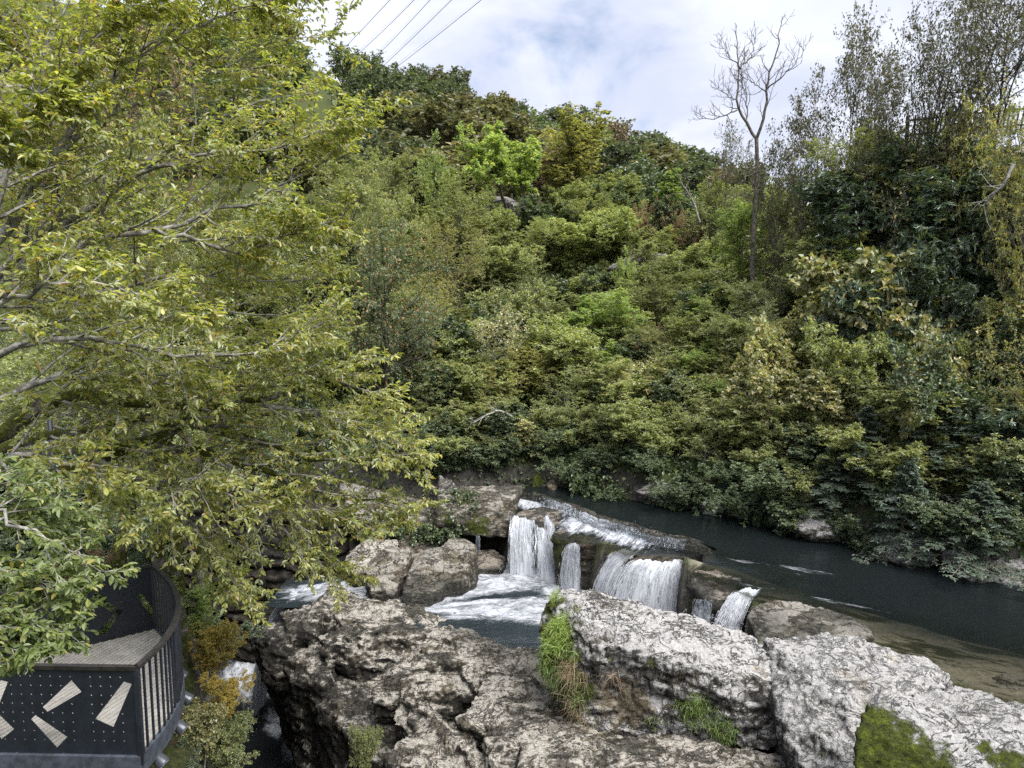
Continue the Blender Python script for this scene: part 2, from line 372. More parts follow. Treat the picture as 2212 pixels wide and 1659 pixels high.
def water_mat(name, deep=(0.007, 0.0095, 0.010), shallow_tint=(0.86, 0.85, 0.80), foamcol=(0.40, 0.42, 0.46), flow=(1, 0.35, 0), fscale=3.0, bumpd=0.05, bstr=0.35, rough=0.07):
    """dark clear water; vertex attributes: dep = how far it hides its bed, foam = broken white water, fu/fv = along and across the flow"""
    m, t, out = new_mat(name)
    cmb = t.n('ShaderNodeCombineXYZ'); t.put(cmb.inputs[0], t.attr('fu')); t.put(cmb.inputs[1], t.attr('fv'))
    v = cmb.outputs[0]
    vs = t.scale(v, (flow[0], 1.0, 1.0))
    w1 = t.noise(t.scale(v, (flow[1], 1.0, 1.0)), 2.2, 6, 0.6, 0.6)
    w2 = t.noise(t.scale(v, (flow[1], 1.0, 1.0)), 9, 5, 0.62, 0.4)
    hgt = t.math('ADD', t.math('MULTIPLY', w1, 1.0), t.math('MULTIPLY', w2, 0.35))
    fn = t.noise(t.scale(v, (flow[1], 1.0, 1.0)), fscale, 9, 0.70, 1.2)
    fa = t.attr('foam')
    fx = t.noise(t.scale(v, (flow[1] * 1.3, 1.0, 1.0)), fscale * 3.7, 8, 0.72, 0.8)
    ff = t.step(t.math('ADD', t.math('ADD', t.math('MULTIPLY', fn, 0.72), t.math('MULTIPLY', fx, 0.28)), t.math('MULTIPLY', t.math('SUBTRACT', fa, 0.5), 0.62)), 0.40, 0.66)
    ff = t.math('MULTIPLY', ff, t.step(fa, 0.02, 0.15))
    hgt2 = t.math('ADD', hgt, t.math('MULTIPLY', ff, t.math('MULTIPLY', fn, 1.2)))
    nb = t.bump(hgt2, bstr, bumpd)
    tr = t.n('ShaderNodeBsdfTransparent'); tr.inputs[0].default_value = (*shallow_tint, 1)
    df = t.n('ShaderNodeBsdfDiffuse'); df.inputs[0].default_value = (*deep, 1)
    body = t.mixsh(t.attr('dep'), tr.outputs[0], df.outputs[0])
    gl = t.n('ShaderNodeBsdfGlossy'); gl.inputs[1].default_value = rough; t.put(gl.inputs['Normal'], nb); gl.inputs[0].default_value = (0.85, 0.92, 1.0, 1)
    fr = t.n('ShaderNodeFresnel'); fr.inputs[0].default_value = 1.33; t.put(fr.inputs[1], nb)
    surf = t.mixsh(fr.outputs[0], body, gl.outputs[0])
    fd = t.n('ShaderNodeBsdfDiffuse'); t.put(fd.inputs[0], t.mix(t.step(t.math('ADD', t.math('MULTIPLY', fn, 0.5), t.math('MULTIPLY', fx, 0.5)), 0.40, 0.60), tuple(x * 0.30 for x in foamcol), foamcol)); t.put(fd.inputs['Normal'], nb)
    t.put(out.inputs[0], t.mixsh(ff, surf, fd.outputs[0]))
    return m
def fall_mat(name, thresh=0.5):
    """falling water: bright aerated streaks with gaps"""
    m, t, out = new_mat(name)
    cmb = t.n('ShaderNodeCombineXYZ'); t.put(cmb.inputs[0], t.attr('fu')); t.put(cmb.inputs[1], t.attr('fv'))
    n = t.noise(t.scale(cmb.outputs[0], (1.0, 0.16, 1.0)), 9, 7, 0.7, 0.4)
    n2 = t.noise(t.scale(cmb.outputs[0], (1.0, 0.5, 1.0)), 30, 5, 0.7, 0.3)
    lo = t.math('SUBTRACT', thresh, t.math('MULTIPLY', t.attr('foam'), 0.25))
    f = t.step(t.math('ADD', t.math('MULTIPLY', n, 0.65), t.math('MULTIPLY', n2, 0.35)), lo, t.math('ADD', lo, 0.13))
    d = t.n('ShaderNodeBsdfDiffuse'); d.inputs[0].default_value = (0.56, 0.585, 0.63, 1)
    tl = t.n('ShaderNodeBsdfTranslucent'); tl.inputs[0].default_value = (0.56, 0.585, 0.63, 1)
    w = t.mixsh(0.4, d.outputs[0], tl.outputs[0])
    tr = t.n('ShaderNodeBsdfTransparent'); tr.inputs[0].default_value = (0.92, 0.95, 0.97, 1)
    gl = t.n('ShaderNodeBsdfGlossy'); gl.inputs[1].default_value = 0.15
    clear = t.mixsh(0.08, tr.outputs[0], gl.outputs[0])
    t.put(out.inputs[0], t.mixsh(f, clear, w))
    return m
M_RIVER = water_mat('river water', flow=(1, 0.22), bumpd=0.05, bstr=0.45, rough=0.06, fscale=2.4)
M_SHELF = water_mat('shelf water', deep=(0.010, 0.012, 0.012), flow=(1, 0.3), bumpd=0.06, bstr=0.5, fscale=3.5)
M_POOL = water_mat('pool water', deep=(0.012, 0.017, 0.019), flow=(1, 0.38), fscale=2.2, bumpd=0.13, bstr=0.9, rough=0.12)
M_GORGE = water_mat('gorge water', deep=(0.014, 0.0165, 0.017), flow=(1, 0.4), fscale=1.6, bumpd=0.06, bstr=0.4, rough=0.12)
M_FALL = fall_mat('falling water', 0.53)
def strand_mat():
    m, t, out = new_mat('water strand')
    d = t.n('ShaderNodeBsdfDiffuse'); d.inputs[0].default_value = (0.66, 0.68, 0.72, 1)
    tl = t.n('ShaderNodeBsdfTranslucent'); tl.inputs[0].default_value = (0.66, 0.68, 0.72, 1)
    tr = t.n('ShaderNodeBsdfTransparent')
    t.put(out.inputs[0], t.mixsh(0.25, t.mixsh(0.45, d.outputs[0], tl.outputs[0]), tr.outputs[0]))
    return m
M_STRAND = strand_mat()

# ------------------------------------------------------------------ terrain
def pl_dist(X, Y, pts):
    """distance to a polyline and side of it (+ = left of its direction)"""
    best = np.full(X.shape, 1e9); side = np.zeros(X.shape)
    for (ax, ay), (bx, by) in zip(pts[:-1], pts[1:]):
        dx, dy = bx - ax, by - ay; L2 = dx * dx + dy * dy
        tt = np.clip(((X - ax) * dx + (Y - ay) * dy) / L2, 0, 1)
        d = np.hypot(X - ax - tt * dx, Y - ay - tt * dy)
        s = np.sign(dx * (Y - ay) - dy * (X - ax)); upd = d < best - 1e-9
        best = np.where(upd, d, best); side = np.where(upd, s, side)
    return best, np.where(side == 0, 1, side)
ZR = -7.0      # river level above the falls
ZP = -9.2      # plunge pool level
ZG = -14.0     # water in the gorge
_fb = [G(px, py, ZR)[:2] for px, py in ((1130, 1048), (1200, 1055), (1400, 1093), (1550, 1115), (1700, 1150), (1900, 1200), (2100, 1248), (2212, 1272))]
FARBANK = [(-60, 46), (-26, 36), (-14, 29.5), (-6, 27.0), (-1.5, 26.9)] + [tuple(p) for p in _fb] + [(20, 12.5), (34, 5), (90, -25)]
LIP = [(-14, 28.5), (-9, 26.6), (-0.6, 26.0), (0.0, 24.5), (1.7, 24.2), (1.6, 22.6), (2.7, 22.0), (2.9, 21.3), (5.3, 20.6), (5.0, 18.9), (6.5, 17.4), (5.6, 15.5), (5.2, 13.8), (8.5, 12.4), (13, 9.0), (25, -2)]
GORGE = [(-0.6, 2), (-2.0, 7), (-3.5, 11.5), (-5.1, 15.5), (-7.4, 19.5), (-9.7, 23.5), (-12.0, 27), (-17, 31), (-26, 35), (-40, 40)]
RIDGE = [(600, 20), (690, 60), (760, 100), (860, 112), (940, 140), (1060, 190), (1190, 217), (1250, 245), (1340, 272), (1440, 303), (1500, 332), (1560, 357), (1720, 400)]
_ra, _rt = [], []
for px, py in RIDGE:
    r = ray(px, py); _ra.append(r[0] / r[1]); _rt.append(r[2] / r[1])
YR = 135.0
def ridge_z(a):
    return np.interp(a, [-1.2] + _ra + [0.8, 1.5], [0.62] + _rt + [0.20, 0.20]) * YR - 8.5
def terrain(X, Y):
    X = np.asarray(X, float); Y = np.asarray(Y, float); shp = X.shape
    Q = np.stack([X.ravel(), Y.ravel(), np.zeros(X.size)], 1)
    db, sb = pl_dist(X, Y, FARBANK); d = db * sb
    dl, sl = pl_dist(X, Y, LIP)
    dg, sg = pl_dist(X, Y, GORGE)
    n1 = fbm(Q, 0.35, 4, 0.5, 3).reshape(shp); n2 = fbm(Q, 1.3, 4, 0.55, 9).reshape(shp)
    # river bed: deep along the far bank, shallow sand by the near slabs
    bed = -7.13 - 1.5 * sstep(4.2, 1.0, -d) + 0.07 * n2 + 0.05 * n1
    low = -10.3 + 0.3 * n2 + 0 * X
    low = np.where((X > 4) & (Y < 10), np.maximum(low, -8.2), low)
    h = np.where(sl > 0, bed, low + (bed - low) * sstep(0.4, 0.0, dl))
    # left bank over the gorge
    left = -7.6 + 0.3 * np.clip(dg - 1.6, 0, 4) + 0.10 * dg + 0.25 * n1 + 0.15 * n2
    h = np.where((sg > 0), left, h)
    # far side
    rt = sstep(0.37, 0.54, X / np.maximum(Y, 1.0))
    far = -6.3 + (0.5 - 0.12 * rt) * np.clip(d, 0, 8) + 1.75 * rt * np.clip(d - 4.2, 0, 3.8) + (0.42 - 0.36 * rt) * np.clip(d - 8, 0, 14) + 0.12 * np.clip(d - 22, 0, 60) + 0.35 * n1 * np.clip(d, 0, 3) + 0.2 * n2
    a = X / np.maximum(Y, 1.0)
    zr = ridge_z(a); z0 = np.interp(a, [-1, 0, 0.3, 0.6, 1], [4, 5, 6, 9, 12])
    tt = np.clip((Y - 45) / (YR - 45), 0, 1)
    hill = z0 + (zr - z0) * (0.65 * tt + 0.35 * tt * tt * (3 - 2 * tt)) - 0.45 * np.clip(Y - YR, 0, 60) + 1.2 * n1
    far = far + (hill - far) * sstep(36, 52, Y)
    fb = sstep(-0.15, 0.75, d)
    h = np.where(d > -0.15, h + (far - h) * fb, h)
    h = np.where((sg > 0) & (d > 0), np.maximum(left, far), h)
    # the gorge itself
    gw = 1.6 + 0.35 * n1 + 0.45 * sstep(15, 19, Y)
    carve = sstep(0.0, 0.55, dg - gw)
    h = np.where(Y < 42, -15.6 + (h + 15.6) * np.where(sl * 0 + sg > 0, carve, carve), h)
    return h
def tz(x, y): return float(terrain(np.array([x]), np.array([y]))[0])

xs = np.concatenate([np.linspace(-260, -36, 40)[:-1], np.linspace(-36, -14, 45)[:-1], np.arange(-14, 16, 0.2), np.linspace(16, 40, 60)[:-1], np.linspace(40, 260, 40)])
ys = np.concatenate([np.linspace(-60, 4, 22)[:-1], np.arange(4, 32, 0.2), np.linspace(32, 60, 70)[:-1], np.linspace(60, 330, 70)])
def bed_mask(X, Y):
    db, sb = pl_dist(X, Y, FARBANK); dl, sl = pl_dist(X, Y, LIP)
    return sstep(0.1, -0.25, db * sb) * sstep(-0.1, 0.3, dl * sl) * (X > -2)
XX, YY = np.meshgrid(xs, ys); ZZ = terrain(XX, YY)
nx, ny = len(xs), len(ys)
ii = (np.arange(ny - 1)[:, None] * nx + np.arange(nx - 1)[None]).ravel()
def ground_mat():
    m, t, out = new_mat('bank soil, leaf litter and river sand')
    g = t.n('ShaderNodeNewGeometry'); pos = g.outputs['Position']
    sp = t.n('ShaderNodeSeparateXYZ'); t.put(sp.inputs[0], pos)
    sn = t.n('ShaderNodeSeparateXYZ'); t.put(sn.inputs[0], g.outputs['Normal'])
    n = t.noise(pos, 1.1, 8, 0.65); n2 = t.noise(pos, 11, 7, 0.7); n3 = t.noise(pos, 0.35, 4, 0.5)
    soil = t.ramp(n2, [(0.3, (0.022, 0.018, 0.012)), (0.5, (0.060, 0.046, 0.028)), (0.68, (0.115, 0.082, 0.045))])
    green = t.ramp(n2, [(0.3, (0.014, 0.020, 0.007)), (0.55, (0.046, 0.060, 0.017)), (0.75, (0.095, 0.115, 0.030))])
    col = t.mix(t.step(n, 0.34, 0.50), soil, green)
    rock = t.ramp(t.noise(pos, 4, 8, 0.7), [(0.3, (0.02, 0.019, 0.017)), (0.55, (0.062, 0.057, 0.05)), (0.75, (0.17, 0.16, 0.145))])
    col = t.mix(t.step(sn.outputs[2], 0.62, 0.40), col, rock)
    # under the river: sand with dark weed
    vr = t.n('ShaderNodeVectorRotate', rotation_type='Z_AXIS'); t.put(vr.inputs['Vector'], pos); vr.inputs['Angle'].default_value = 0.53
    wv = t.scale(vr.outputs[0], (0.42, 1.5, 1.0))
    weed = t.step(t.noise(wv, 1.15, 11, 0.74, 0.15), 0.485, 0.56)
    sand = t.mix(t.step(n2, 0.3, 0.7), (0.13, 0.122, 0.095), (0.25, 0.235, 0.19))
    bedc = t.mix(weed, sand, t.mix(n2, (0.012, 0.015, 0.008), (0.05, 0.05, 0.022)))
    col = t.mix(t.attr('bed'), col, bedc)
    col = t.mix(t.step(sp.outputs[2], -9.0, -9.5), col, rock)
    t.put(out.inputs[0], principled(t, col, 0.92, t.bump(t.math('ADD', n2, n), 0.6, 0.12), 0.2))
    return m
M_GROUND = ground_mat()
me = make_mesh('ground', np.stack([XX.ravel(), YY.ravel(), ZZ.ravel()], 1), [np.stack([ii, ii + 1, ii + nx + 1, ii + nx], 1)], [M_GROUND], smooth=True, attrs={'bed': bed_mask(XX, YY).ravel()})
tag(link('ground', me), kind='structure')

# ------------------------------------------------------------------ rocks: hulls merged, rounded, weathered
def hull_rock(name, hulls, mat, voxel=0.06, smooth=6, amp=0.16, freq=0.9, strata=0.0, tilt=(0, 0, 1), seed=0, pits=0.03, fine=0.03,
              moss=(), rust=(), wet=(), alg=(), label=None, cat='boulder', group=None, parent=None, kind=None, wetz=None):
    bm = bmesh.new()
    for h in hulls:
        vs = [bm.verts.new(tuple(p)) for p in h]
        r = bmesh.ops.convex_hull(bm, input=vs)
        junk = [e for e in r['geom_interior'] + r['geom_unused'] if isinstance(e, bmesh.types.BMVert)]
        if junk: bmesh.ops.delete(bm, geom=list(set(junk)), context='VERTS')
    me = bpy.data.meshes.new('tmp'); bm.to_mesh(me); bm.free()
    o = bpy.data.objects.new('tmp', me); COL.objects.link(o)
    md = o.modifiers.new('r', 'REMESH'); md.mode = 'VOXEL'; md.voxel_size = voxel; md.adaptivity = 0
    sm = o.modifiers.new('s', 'SMOOTH'); sm.factor = 0.5; sm.iterations = smooth
    dg = bpy.context.evaluated_depsgraph_get(); ev = o.evaluated_get(dg); m2 = bpy.data.meshes.new_from_object(ev)
    bpy.data.objects.remove(o); bpy.data.meshes.remove(me)
    n = len(m2.vertices)
    V = np.empty(n * 3, np.float32); m2.vertices.foreach_get('co', V); V = V.reshape(-1, 3).astype(float)
    def normals():
        N = np.empty(n * 3, np.float32); m2.vertices.foreach_get('normal', N); return N.reshape(-1, 3).astype(float)
    N = normals()
    tl = norm(np.array(tilt, float))
    warp = V + 0.35 * np.stack([fbm(V, 0.8, 3, 0.5, seed + 40 + k) for k in range(3)], 1)
    disp = amp * fbm(warp, freq, 5, 0.52, seed) + amp * 0.45 * ridged(warp, freq * 1.7, 4, 0.5, seed + 7)
    if strata:
        s = warp @ tl + 0.25 * fbm(V, 0.6, 3, 0.5, seed + 3)
        f = (s * 2.1) % 1.0; f2 = (s * 5.3 + 0.3) % 1.0
        disp += strata * (np.minimum(f * 5, 1) * (1 - f ** 3) - 0.6) + strata * 0.4 * (np.minimum(f2 * 4, 1) * (1 - f2 ** 3) - 0.6)
    V2 = V + N * disp[:, None]
    m2.vertices.foreach_set('co', V2.astype(np.float32).ravel()); m2.update()
    N = normals()
    p = ridged(V2, 5.5, 4, 0.6, seed + 13)
    V2 = V2 + N * (fine * fbm(V2, 6, 4, 0.6, seed + 21) - pits * np.clip(p - 0.25, 0, 1) * 1.8)[:, None]
    m2.vertices.foreach_set('co', V2.astype(np.float32).ravel())
    for nm, spots in (('moss', moss), ('rust', rust), ('wet', wet), ('alg', alg)):
        a = np.zeros(n)
        for (c, rad, w) in spots:
            a = np.maximum(a, w * np.exp(-((V2 - np.asarray(c)) ** 2).sum(1) / (rad * rad)))
        if nm == 'wet' and wetz is not None: a = np.maximum(a, sstep(wetz + 0.35, wetz + 0.05, V2[:, 2] + 0.1 * fbm(V2, 2, 3, 0.5, 5)))
        at = m2.attributes.new(nm, 'FLOAT', 'POINT'); at.data.foreach_set('value', a.astype(np.float32))
    m2.materials.clear(); m2.materials.append(mat)
    m2.polygons.foreach_set('use_smooth', np.ones(len(m2.polygons), bool))
    base = np.array([V2[:, 0].mean(), V2[:, 1].mean(), V2[:, 2].min()])
    if parent is None:
        m2.vertices.foreach_set('co', (V2 - base).astype(np.float32).ravel())
    m2.update(); m2.name = name
    o = link(name, m2, parent, None if parent is not None else base)
    tag(o, label, cat if parent is None and kind is None else None, group, kind)
    return o, V2, N
def pp(*a): return [P(*q) for q in a]
def dn(pts, z):
    """the same points dropped to height z, so that a hull stands on the bed"""
    return [np.array([p[0], p[1], z]) for p in pts]

# the big lichened boulder in the middle foreground
_t = pp((1212, 1278, 15.2), (1300, 1292, 15.2), (1400, 1322, 14.8), (1500, 1348, 14.4), (1600, 1370, 14.0), (1690, 1402, 13.5), (1738, 1450, 12.9),
        (1290, 1392, 13.4), (1400, 1402, 13.0), (1550, 1466, 12.6), (1722, 1484, 12.5))
_f = pp((1178, 1318, 15.1), (1164, 1395, 14.6), (1170, 1448, 14.1), (1222, 1512, 13.6), (1262, 1570, 13.3), (1330, 1592, 13.2), (1450, 1600, 12.8),
        (1560, 1622, 12.5), (1660, 1628, 12.3), (1716, 1592, 12.3), (1738, 1520, 12.4))
_b = [np.array(q) for q in ((1.6, 16.0, -8.6), (4.6, 15.2, -8.6), (5.6, 13.6, -8.6))]
BOULDER, BV, BN = hull_rock('boulder', [_t + _f + _b], ROCK['boulder'], 0.045, 3, 0.24, 0.6, 0.035, (0.25, -0.1, 1), 5, 0.07, 0.045,
    moss=[(P(1190, 1400, 14.2), 0.95, 1.0), (P(1200, 1320, 15), 0.5, .8), (P(1230, 1490, 13.5), 0.7, 0.9), (P(1500, 1540, 12.6), 0.55, 0.75), (P(1410, 1440, 12.9), .4, .5), (P(1560, 1600, 12.5), 0.5, .7), (P(1310, 1440, 13.2), .35, .6)],
    rust=[(P(1350, 1530, 13.0), 0.75, 1.0), (P(1640, 1450, 12.8), 0.3, 0.5), (P(1500, 1400, 13.6), .3, .4)],
    label='largest pale boulder in the centre foreground, grass and moss on its left end')
# right hand white slabs
_t = pp((1640, 1376, 13.5), (1700, 1366, 13.6), (1770, 1366, 13.6), (1860, 1384, 13.4), (1950, 1402, 13.1), (2010, 1424, 12.7), (2048, 1456, 12.3), (2040, 1480, 12.0),
        (1965, 1500, 11.6), (1750, 1505, 12.0), (1728, 1500, 12.3), (1722, 1560, 12.0), (1733, 1620, 11.5), (1740, 1680, 11.0), (1860, 1690, 10.5), (1960, 1560, 11.0))
hull_rock('boulder', [_t + dn(_t, -8.6)], ROCK['white'], 0.045, 4, 0.30, 0.6, 0.05, (0.25, -0.1, 1), 11, 0.06, 0.04, rust=[(P(1850, 1470, 12), .55, .5), (P(1930, 1420, 12.8), .25, .6), (P(1900, 1520, 11.6), .5, .5)],
    moss=[(P(1770, 1620, 11.2), .4, .5)], label='smooth white limestone slab sloping down from the river edge beside the central boulder', cat='rock slab')
_t = pp((1968, 1490, 11.7), (2060, 1476, 11.9), (2130, 1500, 11.6), (2212, 1540, 11.3), (2330, 1590, 11.0), (2330, 1640, 10.2), (2100, 1570, 10.6), (1975, 1540, 10.9), (1980, 1590, 10.6))
hull_rock('boulder', [_t + dn(_t, -8.4)], ROCK['white'], 0.045, 4, 0.2, 0.8, 0.03, (0.1, 0.2, 1), 17, 0.05, 0.035, rust=[(P(2080, 1510, 11.4), .25, .5)],
    label='white limestone slab at the right edge behind the mossy boulder', cat='rock slab')
_t = pp((1852, 1560, 9.9), (1874, 1524, 10.1), (1960, 1514, 10.2), (2060, 1538, 10.0), (2212, 1592, 9.6), (2340, 1630, 9.3), (1846, 1640, 9.6), (1846, 1720, 9.3), (2000, 1740, 8.9), (2340, 1800, 8.3))
hull_rock('boulder', [_t + dn(_t, -8.6)], ROCK['boulder'], 0.045, 4, 0.2, 0.7, 0.02, (0.1, 0.2, 1), 23, 0.05, 0.04,
    moss=[(P(1890, 1610, 9.5), .8, 1.3), (P(1990, 1640, 9.2), .55, 1.15), (P(1870, 1560, 9.9), .4, 1.1), (P(2130, 1600, 9.4), .22, 1), (P(2190, 1650, 9.1), .35, 1), (P(1880, 1560, 9.8), .3, .8)],
    label='boulder with bright green moss on its face in the bottom right corner')
_t = pp((2140, 1462, 12.7), (2180, 1452, 12.8), (2240, 1470, 12.6), (2240, 1500, 12.2), (2160, 1492, 12.3))
hull_rock('boulder', [_t + dn(_t, -7.6)], ROCK['brown'], 0.04, 4, 0.06, 1.2, 0, seed=31, label='small brown rock standing in the shallow water at the right edge')
# shelf in front, under the big boulder
_t = pp((1215, 1568, 13.6), (1300, 1604, 13.2), (1480, 1616, 12.8), (1700, 1640, 12.2), (1870, 1650, 11.6), (1880, 1760, 10.4), (1240, 1760, 10.6), (1120, 1700, 11.5), (1130, 1620, 12.6))
hull_rock('boulder', [_t + dn(_t, -10.4)], ROCK['ledge'], 0.055, 4, 0.2, 0.8, 0.05, (0.2, 0.1, 1), 37, 0.06, 0.04, moss=[(P(1400, 1640, 12.3), .5, .5), (P(1250, 1600, 13), .4, .5)],
    label='grey pitted rock shelf lying under the central boulder along the bottom edge', cat='rock shelf')
# ledge with diagonal fins, left of the boulder: tilted beds, each with a crest, a steep near flank and a gentle back
def bed(crest, bottom, back=1.0, drop=0.3, zb=None):
    c = pp(*crest); b_ = pp(*bottom); k = [p + np.array([0.25, back, -drop]) for p in c]
    lo = dn(k, zb if zb is not None else min(p[2] for p in b_))
    return c + b_ + [p + np.array([0.1, 0.15, -0.5]) for p in b_] + k + lo
hulls = [
 bed([(677, 1303, 20.6), (705, 1331, 20.0), (770, 1344, 19.5), (814, 1346, 19.4)], [(680, 1370, 19.9), (770, 1378, 19.3), (814, 1376, 19.2)], 1.3, -0.02),
 bed([(753, 1287, 21.0), (828, 1296, 20.9), (896, 1316, 20.3), (882, 1345, 19.4), (800, 1344, 19.5)], [(800, 1376, 19.3), (900, 1372, 19.1)], .5, .1),
 bed([(896, 1316, 20.3), (947, 1334, 19.8), (982, 1352, 19.3), (930, 1350, 19.2), (870, 1345, 19.4)], [(880, 1374, 19.1), (960, 1370, 19.0)], .4, .2),
 pp((606, 1319, 20.6), (667, 1307, 20.8), (692, 1330, 20.0), (640, 1352, 19.6), (604, 1370, 19.6), (690, 1378, 19.3)) + dn(pp((606, 1319, 20.6), (667, 1307, 20.8), (692, 1330, 20.0), (640, 1352, 19.6)), -12.5),
 pp((547, 1357, 20.1), (602, 1336, 20.5), (640, 1366, 19.5), (566, 1386, 19.4), (541, 1393, 19.8)) + pp((571, 1458, 19.2), (612, 1489, 18.8)) + [np.array(q) for q in ((-6.2, 20.2, -15.8), (-6.2, 21.4, -15.8), (-5.0, 19.4, -15.8))],
 pp((616, 1430, 18.4), (650, 1402, 18.8), (692, 1392, 18.8), (722, 1440, 17.8), (700, 1480, 17.3), (628, 1480, 17.8)) + dn(pp((640, 1440, 18.4), (700, 1480, 17.4), (700, 1400, 18.8)), -15.8),
 bed([(694, 1381, 18.3), (725, 1361, 18.7), (814, 1354, 18.7), (879, 1354, 18.5)], [(691, 1407, 18.1), (725, 1434, 18.0), (776, 1448, 17.7), (840, 1440, 17.8)], .9, .3),
 bed([(850, 1354, 18.6), (930, 1358, 18.4), (999, 1375, 18.0), (1067, 1409, 17.2)], [(828, 1441, 17.8), (930, 1428, 17.8), (1040, 1434, 17.0)], .8, .25),
 bed([(828, 1450, 16.4), (862, 1439, 16.6), (913, 1419, 16.8), (964, 1416, 16.7), (797, 1496, 15.8)], [(798, 1530, 15.7), (850, 1524, 15.8), (940, 1540, 15.7)], .8, .3),
 bed([(930, 1417, 16.7), (1000, 1422, 16.5), (1050, 1433, 16.3), (1101, 1450, 15.9)], [(930, 1535, 15.8), (1000, 1500, 15.9), (1080, 1490, 15.8)], .8, .2),
 bed([(1050, 1460, 15.8), (1101, 1455, 15.9), (1170, 1491, 15.0), (1238, 1532, 14.3), (1033, 1506, 15.0)], [(982, 1560, 14.4), (1050, 1590, 13.9), (1200, 1610, 13.3), (1255, 1590, 13.5)], .3, .15),
 bed([(866, 1482, 15.8), (896, 1517, 15.2), (913, 1548, 14.8), (950, 1566, 14.4), (992, 1593, 14.0)], [(846, 1560, 15.1), (880, 1600, 14.5), (960, 1650, 13.6)], .35, .25, -10.4),
 bed([(960, 1570, 14.3), (992, 1593, 13.9), (1033, 1648, 13.1), (1062, 1700, 12.4)], [(950, 1640, 13.7), (1000, 1720, 12.5)], .4, .3, -10.4),
 bed([(831, 1627, 13.7), (862, 1604, 14.0), (923, 1621, 13.6), (936, 1665, 12.9)], [(828, 1690, 13.1), (930, 1720, 12.4)], .4, .2, -11),
 bed([(1040, 1600, 13.5), (1200, 1604, 13.3), (1262, 1642, 12.6), (1240, 1760, 11.0), (1080, 1760, 11.2)], [(1060, 1700, 12.3), (1080, 1790, 11.0)], .2, .2, -10.4),
 # wall falling into the gorge
 [np.array(q) for q in ((-7.1, 19.8, -10.3), (-6.4, 20.4, -9.9), (-5.9, 18.0, -10.4), (-4.7, 17.2, -10.3), (-3.6, 15.7, -10.3), (-2.9, 14.6, -10.4), (2, 18, -10.2), (2, 13, -10.3),
   (-6.2, 19.8, -15.8), (-5.2, 18.2, -15.8), (-4.2, 17.2, -15.8), (-3.2, 15.6, -15.8), (-2.5, 14.2, -15.8), (2, 18, -15.8), (2, 12, -15.8))],
 [np.array(q) for q in ((-3.0, 14.8, -10.4), (-2.3, 13.4, -10.5), (-1.7, 12.0, -10.6), (-0.9, 10.4, -10.8), (2, 15, -10.3), (2, 10, -10.6), (-2.6, 14.6, -15.8), (-1.8, 12.8, -15.8), (-1.2, 11.4, -15.8), (-0.4, 9.6, -15.8), (2, 15, -15.8), (2, 9.6, -15.8))],
 # water-worn floor between ledge and boulder
 [np.array(q) for q in ((-1.4, 18.2, -9.16), (1.8, 17.6, -9.05), (2.0, 14.0, -8.9), (-0.2, 15.9, -9.05), (-1.2, 17.9, -10.4), (1.8, 17.6, -10.4), (2.0, 14.0, -10.4), (-0.5, 15.5, -10.4))],
]
LEDGE, LV, LN = hull_rock('rock_ledge', hulls, ROCK['ledge'], 0.055, 3, 0.17, 0.85, 0.07, (0.35, 0.15, 1), 41, 0.08, 0.05,
    moss=[(P(1000, 1560, 14), .5, .5), (P(1150, 1540, 14), .3, .5), (P(960, 1490, 16), .5, .4)], wet=[((0.7, 16.6, -8.95), 1.0, 1.0), ((0.9, 17.5, -9.0), 1.0, 1.1), ((-0.4, 17.4, -9.1), 0.8, 1.0), ((-1, 18.3, -9.1), 0.9, 1.0), ((1.0, 15.3, -8.9), .7, .8)], rust=[((0.6, 15.7, -8.9), 0.8, .5)],
    alg=[((-7.2, 19.5, -11), 2.6, 1.0), ((-5.2, 17.8, -11.4), 2.0, 1.0), ((-3.8, 16.0, -11.4), 1.6, 1.0), ((-2.8, 14.2, -11.6), 1.5, 1.0), ((-2, 12.5, -11.8), 1.5, 1.0), ((-5.8, 20.5, -9.6), 1.3, .6)],
    label='long pitted limestone ledge with diagonal fins dropping into the dark gorge', cat='rock ledge')
